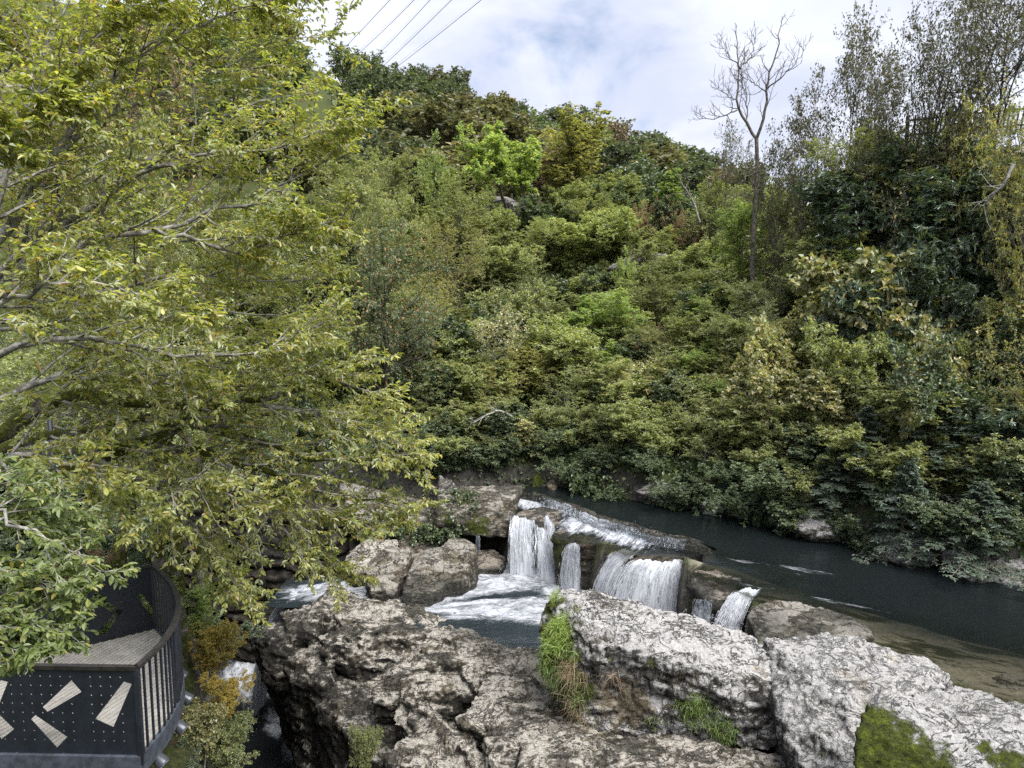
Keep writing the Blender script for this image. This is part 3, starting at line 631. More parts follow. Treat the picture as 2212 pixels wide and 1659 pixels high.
# the rounded pair and rubble by the pool
_a = pp((940, 1215, 21.9), (965, 1186, 22.1), (1000, 1184, 22.2), (1026, 1200, 22.2), (1028, 1235, 21.9), (1000, 1255, 21.4), (950, 1262, 21.4))
_c = pp((868, 1275, 20.9), (885, 1232, 21.3), (915, 1208, 21.6), (955, 1202, 21.8), (960, 1265, 21.2), (925, 1290, 20.8), (880, 1292, 20.7))
_sh = lambda q, dy: [p + np.array([0, dy, 0]) for p in q]
hull_rock('boulder', [_a + _sh(_a, 1.1) + dn(_a, -9.9), _c + _sh(_c, 1.0) + dn(_c, -9.9)], ROCK['brown'], 0.045, 7, 0.07, 0.8, 0, seed=51, pits=.02, wetz=ZP,
    label='rounded brown double-humped boulder between the rubble and the white water')
k = 0
for nm, q, lab in (('a', [(790, 1232, 21.3), (830, 1196, 22.0), (880, 1200, 22.2), (878, 1240, 21.6), (850, 1272, 21.0), (800, 1276, 20.9)], 'rough grey boulder just left of the double-humped brown boulder'),
                   ('b', [(740, 1210, 22.8), (790, 1180, 23.4), (850, 1186, 23.4), (850, 1205, 22.8), (770, 1240, 22.2)], 'dark rock behind the rough grey boulder under the leaning hornbeam'),
                   ('c', [(860, 1172, 24.4), (930, 1158, 25.0), (960, 1185, 24.4), (880, 1205, 23.8)], 'dark wet rock in the shade under the mossy overhang'),
                   ('d', [(1010, 1208, 23.8), (1060, 1202, 24.0), (1090, 1222, 23.4), (1030, 1232, 23.2)], 'flat dark rock at the foot of the leftmost tall waterfall')):
    t_ = pp(*q); hull_rock('boulder', [t_ + _sh(t_, 0.9) + dn(t_, -9.9)], ROCK['brown' if nm == 'a' else ('ledge' if nm == 'b' else 'wetrock')], 0.05, 4, 0.14, 1.0, 0.05, seed=60 + k, wetz=ZP, label=lab); k += 1
# overhanging block left of the falls
_t = pp((945, 1070, 25.2), (985, 1062, 25.8), (1040, 1058, 26.2), (1108, 1078, 25.0), (1112, 1120, 24.5), (1095, 1162, 24.3), (1050, 1160, 24.3), (950, 1120, 24.6), (940, 1150, 24.7))
_b = [np.array(q) for q in ((-3.2, 26.6, -6.9), (0.4, 26.6, -6.9), (-3.2, 26.8, -8.4), (0.2, 26.8, -8.4))]
_t2 = pp((760, 1120, 25.4), (860, 1095, 26.2), (950, 1085, 25.6), (950, 1150, 24.9), (850, 1158, 25.0), (770, 1170, 25.2))
OVER, OV, ON = hull_rock('rock_overhang', [_t + _b, _t2 + [np.array((-7, 27.2, -6.9)), np.array((-3, 27, -8.2)), np.array((-7, 27.2, -8.4))]], ROCK['brown'], 0.06, 4, 0.16, 0.8, 0.04, (0.1, 0, 1), 71,
    moss=[(P(1000, 1080, 25.4), .7, .9), (P(1030, 1140, 24.4), .6, .8), (P(960, 1120, 24.6), .6, .7), (P(860, 1130, 25), .8, .7)], rust=[(P(1090, 1100, 24.6), .4, .5)],
    label='brown overhanging rock ledge with moss left of the tall waterfall', cat='rock ledge')
hull_rock('rock_pillar', [pp((940, 1125, 25.0), (948, 1050, 25.6), (962, 1034, 25.8), (978, 1045, 25.8), (976, 1110, 25.1)) + [np.array((-2.9, 26.6, -6.4)), np.array((-2.2, 26.6, -8))]], ROCK['cliff'], 0.05, 4, 0.1, 1.4, 0.02, seed=77,
    label='upright pale rock at the edge of the hornbeam leaves above the overhang', cat='rock')
# rock under the falls
ft = []
for q in ([(1098, 1106, 24.6), (1170, 1092, 25.2), (1215, 1112, 24.4), (1212, 1140, 23.8), (1110, 1150, 24.4)],):
    t_ = pp(*q); ft.append(t_ + dn(t_, -9.9))
_n = pp((1186, 1165, 22.3), (1192, 1146, 22.6), (1225, 1140, 22.9), (1290, 1152, 22.6), (1330, 1170, 22.0), (1300, 1180, 21.7), (1200, 1180, 22.1))
ft.append(_n + [p * 1 for p in dn(pp((1218, 1275, 21.9), (1290, 1275, 21.6)), -9.9)] + dn(_n[2:5], -9.9))
_c = pp((1300, 1172, 22.0), (1400, 1165, 22.2), (1500, 1180, 21.2), (1520, 1205, 20.2), (1480, 1216, 19.9), (1380, 1220, 20.2), (1310, 1215, 20.8))
ft.append(_c + [np.array(q) for q in ((2.7, 20.6, -9.9), (5.2, 19.5, -9.9), (3.4, 22, -9.9), (5.8, 21, -9.9))])
_f2 = pp((1484, 1252, 17.6), (1500, 1234, 18.0), (1555, 1230, 18.1), (1600, 1250, 17.5), (1582, 1292, 16.8), (1530, 1304, 16.7))
ft.append(_f2 + dn(_f2, -9.9))
ft.append([np.array(q) for q in ((0.1, 24.6, -7.62), (1.6, 23.6, -7.62), (5.6, 20.4, -7.62), (5.9, 20.6, -7.62), (0.4, 26.2, -7.62), (0.1, 24.6, -9.9), (1.6, 23.6, -9.9), (5.6, 20.4, -9.9), (6.4, 20.4, -9.9), (0.4, 26.2, -9.9))])
FALLROCK, FV, FN = hull_rock('rock_step', ft, ROCK['wetrock'], 0.06, 4, 0.13, 0.9, 0.05, (0.1, 0.1, 1), 81, moss=[(P(1200, 1200, 22.2), .7, .9), (P(1310, 1230, 21), .45, .8), (P(1500, 1290, 17.6), .6, .8)],
    rust=[(P(1420, 1170, 21.6), .5, .5), (P(1610, 1250, 18), .35, .6), (P(1500, 1180, 20.8), .4, .4)],
    label='dark wet rock steps that the waterfalls pour over', cat='rock step')
_t = pp((1612, 1332, 14.9), (1640, 1302, 15.3), (1700, 1293, 15.5), (1790, 1314, 15.1), (1870, 1347, 14.5), (1885, 1374, 13.9), (1780, 1388, 13.8), (1640, 1388, 14.2))
hull_rock('boulder', [_t + dn(_t, -8.8)], ROCK['brown'], 0.045, 5, 0.1, 0.9, 0.02, seed=91, rust=[(P(1720, 1310, 16), .4, .7)], wet=[(P(1650, 1365, 14.5), .75, .85), (P(1740, 1370, 14.2), .6, .8), (P(1840, 1352, 14.5), .6, .9)],
    label='rounded brown wet boulder at the end of the row of waterfalls')
# far end stones in the river
for i, (q, lab) in enumerate((([(1152, 1030, 27.2), (1170, 1022, 27.4), (1188, 1040, 27.2), (1180, 1052, 26.9), (1150, 1052, 26.9)], 'mossy grey stone at the far end of the weir'),
                              ([(1182, 1050, 26.6), (1196, 1040, 26.8), (1204, 1050, 26.6), (1196, 1058, 26.4)], 'small orange-brown stone at the far end of the weir'))):
    t_ = pp(*q); hull_rock('boulder', [t_ + _sh(t_, .5) + dn(t_, -7.6)], ROCK['brown'], 0.04, 4, 0.05, 1.5, seed=101 + i, label=lab, rust=[(t_[0], .6, 1.0 * i)], moss=[(t_[0], .8, .8 * (1 - i))])
# dark walls of the gorge at the back left
hull_rock('gorge_wall', [[np.array(q) for q in ((-14, 27.5, -7.2), (-9.6, 26.2, -7.6), (-6.9, 25.6, -7.9), (-6.4, 26.6, -7.9), (-14, 30, -7), (-13, 27.2, -15.8), (-9.4, 25.8, -15.8), (-7.6, 25.0, -15.8), (-6, 27.5, -15.8), (-13, 30, -15.8))]],
    ROCK['gorge'], 0.09, 4, 0.35, 0.7, 0.16, (0.12, 0.1, 1), 111, label='dark layered rock wall at the back of the gorge', cat='rock wall')
hull_rock('gorge_wall', [[np.array(q) for q in ((-12.5, 22, -7.4), (-10.4, 20.2, -7.8), (-8.6, 16.6, -8.0), (-6.4, 12.8, -8.2), (-5.2, 10.4, -8.3), (-13, 18, -7.2), (-9, 10, -7.6), (-12.6, 22, -15.8), (-10.6, 20.4, -15.8), (-8.3, 16.4, -15.8), (-6.2, 12.6, -15.8), (-5.0, 10.0, -15.8), (-9, 10, -15.8), (-13, 18, -15.8))]],
    ROCK['gorge'], 0.09, 4, 0.3, 0.7, 0.14, (0.1, -0.1, 1), 117, moss=[((-8, 16, -8.2), 2, .5)], label='dark rock wall of the gorge below the shrubs beside the viewing platform', cat='rock wall')
# pale rocks along the far waterline and outcrops on the slope
for i, (px, py, y, sx, sz, lab, mt) in enumerate((
    (1420, 1068, 24.6, 0.8, 0.5, 'pale rock at the far waterline under hanging ivy', 'cliff'), (1545, 1098, 23.4, 0.6, 0.4, 'grey rock at the far waterline beside the blue strap', 'cliff'),
    (1760, 1148, 20.8, 1.0, 0.7, 'pale grey rock below the left spruce at the waterline', 'cliff'), (1960, 1200, 18.8, 0.9, 0.6, 'grey streaked rock under the middle of the spruce boughs', 'cliff'),
    (2110, 1232, 17.9, 1.1, 0.8, 'white-streaked rock at the waterline near the right edge', 'cliff'), (2200, 1250, 17.4, 0.9, 0.9, 'white-streaked rock at the waterline cut by the right edge', 'cliff'),
    (1400, 590, 40.0, 2.4, 1.3, 'grey rock outcrop on the slope below the brown vine tangle', 'cliff'), (2010, 640, 24.5, 1.3, 1.6, 'dark overhanging cliff below the laurel thicket', 'gorge'),
    (2130, 600, 23.5, 0.9, 1.0, 'pale cliff patch right of the laurel thicket', 'cliff'), (1080, 460, 52, 3.0, 1.6, 'pale bare earth and rock bank behind the crooked green tree', 'cliff'))):
    c = P(px, py, y); rs = np.random.default_rng(200 + i)
    pts = c + norm(rs.normal(size=(16, 3))) * np.array([sx, sx * 0.7, sz]) * rs.uniform(0.8, 1.15, (16, 1))
    hull_rock('rock_outcrop', [list(pts)], ROCK[mt], max(0.05, sx * 0.05), 3, 0.16, 1.1, 0.06, seed=130 + i, label=lab, cat='rock')

# ------------------------------------------------------------------ water
def in_poly(X, Y, poly):
    ins = np.zeros(X.shape, bool); n = len(poly)
    for i in range(n):
        x1, y1 = poly[i]; x2, y2 = poly[(i + 1) % n]
        c = ((y1 > Y) != (y2 > Y)) & (X < (x2 - x1) * (Y - y1) / (y2 - y1 + 1e-12) + x1)
        ins ^= c
    return ins
def water_sheet(name, poly, z, mat, step, flowdir, foam=None, dep=None, wave=0.02, wfreq=1.2, bulge=None, label=None):
    poly = [tuple(p) for p in poly]
    x0, x1 = min(p[0] for p in poly), max(p[0] for p in poly); y0, y1 = min(p[1] for p in poly), max(p[1] for p in poly)
    gx = np.arange(x0, x1 + step, step); gy = np.arange(y0, y1 + step, step)
    X, Y = np.meshgrid(gx, gy); n = len(gx)
    # move the outermost vertices on to the outline so that the edge is not stepped
    ins = in_poly(X, Y, poly)
    q = (np.arange(len(gy) - 1)[:, None] * n + np.arange(n - 1)[None]).ravel()
    F = np.stack([q, q + 1, q + n + 1, q + n], 1)
    keep = ins.ravel()[F].sum(1) >= 1
    F = F[keep]
    used = np.unique(F); mp = -np.ones(X.size, int); mp[used] = np.arange(len(used)); F = mp[F]
    px, py = X.ravel()[used], Y.ravel()[used]; inn = ins.ravel()[used]
    if (~inn).any():
        best = np.full((~inn).sum(), 1e9); bx = px[~inn].copy(); by = py[~inn].copy(); ox, oy = bx.copy(), by.copy()
        for i in range(len(poly)):
            ax, ay = poly[i]; cx, cy_ = poly[(i + 1) % len(poly)]
            dx, dy = cx - ax, cy_ - ay; tt = np.clip(((ox - ax) * dx + (oy - ay) * dy) / (dx * dx + dy * dy + 1e-12), 0, 1)
            dd = np.hypot(ox - ax - tt * dx, oy - ay - tt * dy); u = dd < best
            best = np.where(u, dd, best); bx = np.where(u, ax + tt * dx, bx); by = np.where(u, ay + tt * dy, by)
        px[~inn] = bx; py[~inn] = by
    fd = np.array(flowdir, float); fd /= np.linalg.norm(fd)
    fu = px * fd[0] + py * fd[1]; fv = -px * fd[1] + py * fd[0]
    Q = np.stack([fu * 0.4, fv, np.zeros_like(fu)], 1)
    fo = foam(px, py) if foam else np.zeros_like(px)
    de = dep(px, py) if dep else np.full_like(px, 0.8)
    zz = z + wave * (0.3 + 1.5 * fo) * fbm(Q, wfreq, 4, 0.55, 3) + wave * fo * 1.2 * ridged(Q, wfreq * 2.2, 4, 0.55, 8)
    if bulge is not None: zz = zz + bulge(px, py)
    me = make_mesh(name, np.stack([px, py, zz], 1), [F], [mat], smooth=True, attrs={'fu': fu, 'fv': fv, 'foam': fo, 'dep': de})
    o = link(name, me); tag(o, label, kind='structure'); return o
def blob(px, py, spots):
    a = np.zeros_like(px)
    for (c, rx, ry, ang, w) in spots:
        ca, sa = math.cos(ang), math.sin(ang); dx, dy = px - c[0], py - c[1]
        a = np.maximum(a, w * np.exp(-((dx * ca + dy * sa) / rx) ** 2 - ((-dx * sa + dy * ca) / ry) ** 2))
    return a
# river above the weir
W0, W1 = G(1128, 1062, ZR), G(1545, 1186, ZR)
weir_pts = [W0 + (W1 - W0) * t + np.array([0.16 * math.sin(t * 8) + .07 * math.sin(t * 23), 0.14 * math.sin(t * 6 + 1) + .08 * math.sin(t * 31), 0]) for t in np.linspace(0, 1, 40)]
riv = [tuple(p[:2]) for p in weir_pts]
riv += [tuple(G(px, py, ZR)[:2]) for px, py in ((1500, 1225), (1490, 1240), (1560, 1262), (1640, 1290), (1640, 1330), (1760, 1400), (1900, 1480), (2100, 1560), (2300, 1640))]
riv += [(30, -5), (60, -10), (40, 6), (22, 13), (14, 17.6), (12.6, 19), (8, 24), (4, 26.8), (1, 28)]
def river_dep(x, y):
    db, sb = pl_dist(x, y, FARBANK); d = np.abs(db)
    n = fbm(np.stack([x * 0.5, y, 0 * x], 1), 0.8, 3, 0.5, 77)
    n5 = fbm(np.stack([x * 0.35, y, 0 * x], 1), 2.2, 4, 0.6, 78)
    return np.clip(0.18 + 0.78 * sstep(6.4, 2.6, d + 1.1 * n + 0.7 * n5), 0, 0.97)
def river_foam(x, y):
    return blob(x, y, [(G(1710, 1228, ZR)[:2], 2.2, 0.30, -0.50, 0.40), (G(1600, 1212, ZR)[:2], 1.3, 0.22, -0.5, 0.42), (G(1800, 1300, ZR)[:2], 1.6, 0.2, -0.5, 0.36), (G(1640, 1262, ZR)[:2], 0.9, 0.22, -0.45, 0.46), (G(1720, 1240, ZR)[:2], 0.9, 0.16, -0.4, 0.30), (G(1560, 1225, ZR)[:2], 0.6, 0.2, -0.5, 0.34), (G(1760, 1375, ZR)[:2], .5, .15, -.4, .3)])
def river_bulge(x, y):
    dl, sl = pl_dist(x, y, LIP); return -0.10 * sstep(0.9, 0.0, dl) * (x > 3.5) * (y < 19.5)
RIVER_DIR = (-0.86, 0.5)
water_sheet('river', riv, ZR, M_RIVER, 0.14, RIVER_DIR, river_foam, river_dep, 0.022, 0.9, river_bulge)
# thin water on the shelf between the weir and the falls
shelf = [tuple(p[:2]) for p in weir_pts] + [tuple(G(px, py, -7.45)[:2]) for px, py in ((1520, 1208), (1500, 1214), (1420, 1206), (1350, 1200), (1300, 1178), (1230, 1172), (1190, 1160), (1215, 1118), (1160, 1112), (1105, 1112), (1100, 1085))]
def shelf_foam(x, y):
    d, s = pl_dist(x, y, [tuple(p[:2]) for p in weir_pts])
    a = 1.0 * sstep(1.5, 0.1, d) * sstep(5.6, 3.8, x) * (0.75 + 0.25 * np.sin(x * 2.1 + 1))
    return np.clip(np.maximum(a, blob(x, y, [(G(1290, 1135, -7.45)[:2], 1.5, 1.1, 0.3, 1.05), (G(1410, 1165, -7.45)[:2], .9, .4, 0, .5), (G(1140, 1085, -7.45)[:2], .5, .5, 0, .35), (G(1430, 1165, -7.45)[:2], 1.0, .6, -.5, .85)])), 0, 1)
water_sheet('shelf_water', shelf, -7.30, M_SHELF, 0.09, (-0.6, -0.8), shelf_foam, lambda x, y: np.full_like(x, 0.45), 0.05, 1.6,
            lambda x, y: -0.16 * sstep(0.2, 1.4, pl_dist(x, y, [tuple(p[:2]) for p in weir_pts])[0]))
# plunge pool
poolp = [(-8.0, 23.4), (-4.5, 23.2), (-3, 24.6), (0, 25.4), (2.0, 24.6), (3.5, 22.2), (5.6, 20.6), (6, 18), (5, 16.6), (1.9, 16.9), (-0.6, 17.6), (-3, 18.9), (-5, 20.6), (-8, 21.2)]
def pool_foam(x, y):
    sp = [((1.0, 23.2), 2.2, 1.3, 0.1, 1.3), ((3.8, 19.4), 1.9, 0.9, -0.3, 1.15), ((-1.2, 22.2), 2.0, 1.2, 0.35, 1.1), ((-0.3, 20.5), 2.8, 0.75, -0.1, 1.0), ((1.2, 20.1), 1.6, 0.8, -0.15, 1.0),
          ((-3.0, 21.0), 1.6, 0.7, 0.1, 1.05), ((-5.4, 22.0), 2.0, 0.7, -0.2, 1.05), ((1.6, 21.9), .8, .9, 0, 1.05), ((2.0, 18.8), 1.2, 0.7, -.3, .95), ((-1.4, 19.9), 1.4, 0.4, -.3, .7), ((1.5, 17.9), .7, .35, -.3, .65)]
    sp = [(c, rx * 1.3, ry * 1.3, g, w * 1.1) for c, rx, ry, g, w in sp]
    a = blob(x, y, sp)
    gap = blob(x, y, [((-0.4, 21.35), 2.1, 0.22, 0.20, .9), ((1.2, 21.5), .9, .15, .1, .4), ((0.0, 18.8), 1.7, 0.5, -0.25, 1.2)])
    return np.clip(a - gap * 0.7, 0, 1.1)
water_sheet('plunge_pool', poolp, ZP, M_POOL, 0.07, (-0.93, -0.12), pool_foam, lambda x, y: np.clip(0.9 - 0.55 * sstep(18.6, 17.2, y), .3, .95), 0.10, 0.9,
            lambda x, y: 0.22 * blob(x, y, [((1.0, 23.2), 1.4, .6, 0, 1), ((3.8, 19.6), 1.6, .6, 0, 1)]) - 0.25 * sstep(-5.5, -7.5, x))
# the shallow wet film on the worn floor
# gorge water
gl_ = [(-3.5, 9.5), (0.0, 9.5), (-1.0, 12.5), (-2.2, 15.5), (-4.0, 19), (-6.5, 23), (-9, 26.5), (-14, 31.5), (-22, 36), (-23, 33), (-14, 27.5), (-11.8, 24), (-10.2, 20), (-8, 16), (-6, 12)]
water_sheet('gorge_water', gl_, ZG, M_GORGE, 0.12, (0.4, -0.92),
            lambda x, y: np.clip(blob(x, y, [((-10.0, 25.2), 2.4, 1.2, 2.0, .95), ((-8.1, 22.2), 1.3, .5, 2.0, .8), ((-7.2, 20.6), .9, .35, 1.9, .62)]), 0, 1), lambda x, y: np.full_like(x, 0.9), 0.06, 0.8)  # the last blob paints a grey sky reflection into the water as foam colour

# weir: a low stone sill with a curtain of water
mb = MB()
for i in range(len(weir_pts) - 1):
    pass
wp = np.array(weir_pts); tdir = norm(np.gradient(wp, axis=0)); side = np.stack([tdir[:, 1], -tdir[:, 0], 0 * tdir[:, 0]], 1)   # towards the lower side
if side[5][1] > 0: side = -side
sc_ = np.linspace(0, len(wp) - 1, 240); ip = lambda A: np.stack([np.interp(sc_, np.arange(len(wp)), A[:, k]) for k in range(3)], 1)
wpf, sdf = ip(wp), norm(ip(side))
prof = [(-0.22, -0.30), (-0.17, 0.0), (-0.06, 0.05), (0.06, 0.03), (0.13, -0.06), (0.17, -0.3), (0.2, -0.9)]
endf = (sstep(0, 0.06, np.linspace(0, 1, len(wpf))) * sstep(1.0, 0.84, np.linspace(0, 1, len(wpf))))[:, None]
ring = np.stack([wpf + sdf * o_ * (0.45 + 0.55 * endf) + np.array([0, 0, 1.0]) * (h_ - 0.16 * (1 - endf)) for o_, h_ in prof], 1)
Q = ring.reshape(-1, 3); Q = Q + 0.13 * np.stack([fbm(Q, 2.2, 4, .62, 5 + k) for k in range(3)], 1) * np.array([1, 1, .75])
nr, npf = len(wpf), len(prof)
qi = (np.arange(nr - 1)[:, None] * npf + np.arange(npf - 1)[None]).ravel()
wme = make_mesh('weir', Q, [np.stack([qi, qi + 1, qi + npf + 1, qi + npf], 1)], [ROCK['wetrock']], smooth=True, attrs={'moss': np.zeros(len(Q)), 'rust': np.zeros(len(Q)), 'wet': np.full(len(Q), .95)})
tag(link('weir', wme), 'low dark stone weir running across the river above the waterfalls', 'weir')

# falls: each a curtain of streaks with many separate strands in front of it
def waterfall(name, lips, foots, n, label, seed, thick=0.16, sheet=0.65, rad=0.012, cat='waterfall', segs=12, vz=0.35, bands=None, spray=True):
    """lips and foots: matching rows of world points along the top and the bottom of the fall"""
    rg = np.random.default_rng(seed); n = int(n * 1.3); rad = rad * 0.72
    lips, foots = np.array(lips), np.array(foots)
    tk = np.linspace(0, 1, len(lips)); ev = lambda A, u: np.stack([np.interp(u, tk, A[:, k]) for k in range(3)], -1)
    def path(u, off, s):
        a, b = ev(lips, u), ev(foots, u)
        s_ = s[..., None]
        p = a + (b - a) * np.concatenate([s_ , s_, 0 * s_], -1) ** np.array([0.62, 0.62, 1])
        zf = (vz * s + (1 - vz) * s * s)
        p[..., 2] = a[..., 2] + (b[..., 2] - a[..., 2]) * zf
        fr = norm(np.stack([foots[:, 0] - lips[:, 0], foots[:, 1] - lips[:, 1] - 0.05], -1).mean(0))
        p[..., 0] += off * fr[0] * 1; p[..., 1] += off * fr[1]
        p[..., 2] += (1 - s) * (0.025 * np.sin(u * 13 + seed * 2.1) + 0.018 * np.sin(u * 37 + seed) + 0.012 * np.sin(u * 71)) * min(1.0, np.linalg.norm(lips[-1] - lips[0]))
        return p
    root = empty(name, tuple(foots.mean(0))); tag(root, label, cat)
    base = foots.mean(0)
    # curtain
    for layer in range(2):
        nu, ns = 90, 26
        U, S = np.meshgrid(np.linspace(0, 1, nu), np.linspace(0, 1, ns))
        wob = 0.10 * fbm(np.stack([U.ravel() * 9, S.ravel() * 2.0, np.full(U.size, seed + layer * 3.3)], 1), 1, 4, 0.55, seed).reshape(U.shape)
        Vt = path(U, wob * (0.3 + S) + layer * thick * 0.5 * (0.3 + S), S)
        wd = np.linalg.norm(lips[-1] - lips[0])
        q = (np.arange(ns - 1)[:, None] * nu + np.arange(nu - 1)[None]).ravel()
        eg = np.minimum(U, 1 - U) + 0.05 * fbm(np.stack([S.ravel() * 4, U.ravel() * 3, np.full(U.size, 1.0 * seed)], 1), 1, 3, .6, seed).reshape(U.shape)
        fo = sheet + 0.5 * (S - 0.5) * 0.6 - 1.6 * sstep(0.13, 0.0, eg)
        if bands is not None:
            bb = sum(w * np.exp(-((U - c) / r) ** 2) for c, r, w in bands); fo = fo + bb
        me = make_mesh('curtain', Vt.reshape(-1, 3) - base, [np.stack([q, q + 1, q + nu + 1, q + nu], 1)], [M_FALL], smooth=True,
                       attrs={'fu': U.ravel() * wd + layer * 7.7, 'fv': S.ravel() * 2.2 + layer * 3, 'foam': fo.ravel()})
        link('curtain', me, root)
    # strands and drops
    u = rg.random(n)
    if bands is not None:
        pr = 0.35 + sum(max(w, 0) * 3 * np.exp(-((u - c) / r) ** 2) for c, r, w in bands) ; u = u[rg.random(n) < np.clip(pr, 0.05, 1)]; n = len(u)
    s0 = rg.random(n) * 0.75; ln = rg.uniform(0.06, 0.34, n)
    S = np.clip(s0[:, None] + ln[:, None] * np.linspace(0, 1, segs)[None], 0, 1.02)
    off = rg.uniform(0.0, thick, n)[:, None] * (0.4 + S * 1.2)
    Uq = np.clip(u[:, None] * 0.96 + 0.02 + (rg.normal(0, 0.02, n)[:, None]) * S, 0, 1)
    pts = path(Uq, off, S)
    pts = pts + 0.034 * np.stack([fbm(np.stack([pts[..., 0].ravel() * 6, pts[..., 2].ravel() * 5, np.repeat(np.arange(n), segs) * 1.7], 1), 1, 2, .5, 9 + k) for k in range(3)], 1).reshape(n, segs, 3)
    tt = np.linspace(0, 1, segs)[None]
    rd = rad * rg.uniform(0.4, 1.5, n)[:, None] * (np.sin(np.pi * np.clip(tt * 0.9 + 0.08, 0, 1)) + 0.05)
    V, F = tubes(pts, rd, 3)
    me = make_mesh('strands', V - base, [F], [M_STRAND], smooth=True); o = link('strands', me, root); o['kind'] = 'stuff'
    # drops thrown up where it lands
    if spray:
        ns = int(n * 0.5); q = path(rg.random(ns), rg.uniform(0, thick * 2.5, ns), np.full((ns, 1), 1.0)[:, 0])
        q = q + rg.normal(0, 0.16, (ns, 3)) * np.array([1, 1, 0]) + np.array([0, 0, 1.0]) * (np.abs(rg.normal(0, 0.24, ns)) ** 1.2)[:, None]
        d_ = norm(rg.normal(size=(ns, 3)) + np.array([0, 0, .8])) * rg.uniform(.01, .045, ns)[:, None]
        V, F = tubes(np.stack([q - d_, q, q + d_], 1), np.stack([np.full(ns, .001), rg.uniform(.004, .011, ns), np.full(ns, .001)], 1), 3)
        link('spray', make_mesh('spray', V - base, [F], [M_STRAND], smooth=True), root)['kind'] = 'stuff'
    return root
def row(z, *q): return [G(px, py, z) for px, py in q]
waterfall('waterfall', row(-7.42, (1104, 1112), (1130, 1105), (1165, 1106), (1190, 1118)), row(ZP, (1094, 1238), (1125, 1246), (1170, 1256), (1214, 1262)), 620,
          'tall two-strand waterfall at the far left of the row, dropping beside the overhang', 1, bands=[(0.22, 0.22, .30), (0.88, 0.16, .40), (0.56, 0.09, -.7)])
waterfall('waterfall', row(-7.44, (1216, 1108), (1250, 1118), (1300, 1130)), [p + np.array([0, 0, 0]) for p in row(-7.95, (1196, 1150), (1240, 1160), (1310, 1168))], 200,
          'short white cascade spilling from the shelf behind the mossy rock nose', 2, rad=.012, sheet=.8, thick=.1)
waterfall('waterfall', row(-7.46, (1228, 1176), (1240, 1172), (1254, 1178)), row(ZP, (1214, 1282), (1232, 1288), (1256, 1290)), 260,
          'narrow straight waterfall on the right side of the mossy rock nose', 3, rad=.011, sheet=.7)
waterfall('waterfall', row(-7.46, (1345, 1184), (1368, 1192), (1386, 1190)), row(ZP, (1278, 1306), (1300, 1318), (1330, 1325)), 260,
          'slanting white chute at the left edge of the broad fan waterfall', 4, rad=.012, sheet=.8)
waterfall('waterfall', row(-7.48, (1372, 1206), (1410, 1212), (1450, 1212), (1490, 1206)), row(ZP, (1310, 1335), (1370, 1345), (1425, 1348), (1478, 1345)), 900,
          'broad fan waterfall directly behind the central boulder', 5, rad=.011, sheet=.62, thick=.22, bands=[(0.92, .12, .35), (0.1, .2, .25)])
waterfall('waterfall', row(-7.2, (1500, 1296), (1518, 1294), (1538, 1300)), row(-7.95, (1492, 1350), (1514, 1354), (1538, 1360)), 110,
          'thin trickling waterfall over the dark rock right of the fan', 6, rad=.008, sheet=.28, thick=.08)
waterfall('waterfall', row(-7.06, (1592, 1276), (1618, 1270), (1648, 1276)), row(-7.85, (1546, 1356), (1568, 1362), (1602, 1364)), 420,
          'small steep waterfall against the rounded brown boulder', 7, rad=.012, sheet=.85)
waterfall('waterfall', row(-7.04, (1772, 1352), (1788, 1346), (1800, 1352)), row(-7.55, (1752, 1380), (1764, 1384), (1776, 1386)), 70,
          'tiny trickle beside the brown boulder above the white slab', 8, rad=.007, sheet=.55, thick=.05)
waterfall('waterfall', row(-7.9, (1030, 1160), (1033, 1159), (1037, 1160)), row(ZP, (1026, 1212), (1030, 1213), (1037, 1213)), 60,
          'thin thread of water dripping from the brown overhang', 9, rad=.006, sheet=.25, thick=.05)
waterfall('waterfall', [np.array(q) for q in ((-7.0, 22.9, -9.35), (-7.2, 22.1, -9.4), (-7.1, 21.4, -9.4))], [np.array(q) for q in ((-8.8, 23.4, -13.9), (-8.9, 22.2, -13.9), (-8.6, 21.2, -13.9))], 300,
          'waterfall plunging from the pool into the dark gorge', 10, rad=.014, sheet=.6)
# curtain of the weir
lw = [wp[i] + side[i] * 0.12 + np.array([0, 0, 0.0]) for i in range(5, len(wp) - 5)]
fw = [wp[i] + side[i] * 0.27 + np.array([0, 0, -0.30]) for i in range(5, len(wp) - 5)]
waterfall('waterfall', lw, fw, 900, 'low thin curtain of water along the whole weir', 12, rad=.007, sheet=.16, thick=.06, segs=6, bands=[(0.42, .22, .25), (.9, .15, -.35), (.62, .05, -.3), (.3, .04, -.3)])

# ------------------------------------------------------------------ viewing platform
M_STEEL = simple('dark blue-black painted steel', (0.012, 0.015, 0.022), 0.42, 0.45, 0, 0.25, 6, 0.05)
M_RAIL = simple('worn black handrail', (0.020, 0.018, 0.018), 0.38, 0.5, 0, 0.4, 9, 0.1)
M_BEAM = simple('grey-blue steel beam', (0.050, 0.058, 0.075), 0.5, 0.4, 0, 0.35, 8, 0.1)
M_DECK = simple('pale ribbed deck', (0.36, 0.345, 0.32), 0.75, 0.3, 0, 0.18, 5, 0.1)
M_LAMPB = simple('grey lamp housing', (0.065, 0.07, 0.085), 0.35, 0.5, 0.4, 0.15, 10)
M_GLASS = simple('lamp glass', (0.32, 0.34, 0.38), 0.12, 0.8, 0.2, 0.1, 10)
ZD = -5.72; ZT = ZD + 1.2
root = empty('viewing_platform', (-6.5, 9.5, ZD))
tag(root, 'black steel viewing platform with perforated panels and a pale deck', 'viewing platform')
po = np.array((-6.5, 9.5, ZD))
FA = np.array((-4.80, 8.30)); FB = np.array((-12.0, 8.50))
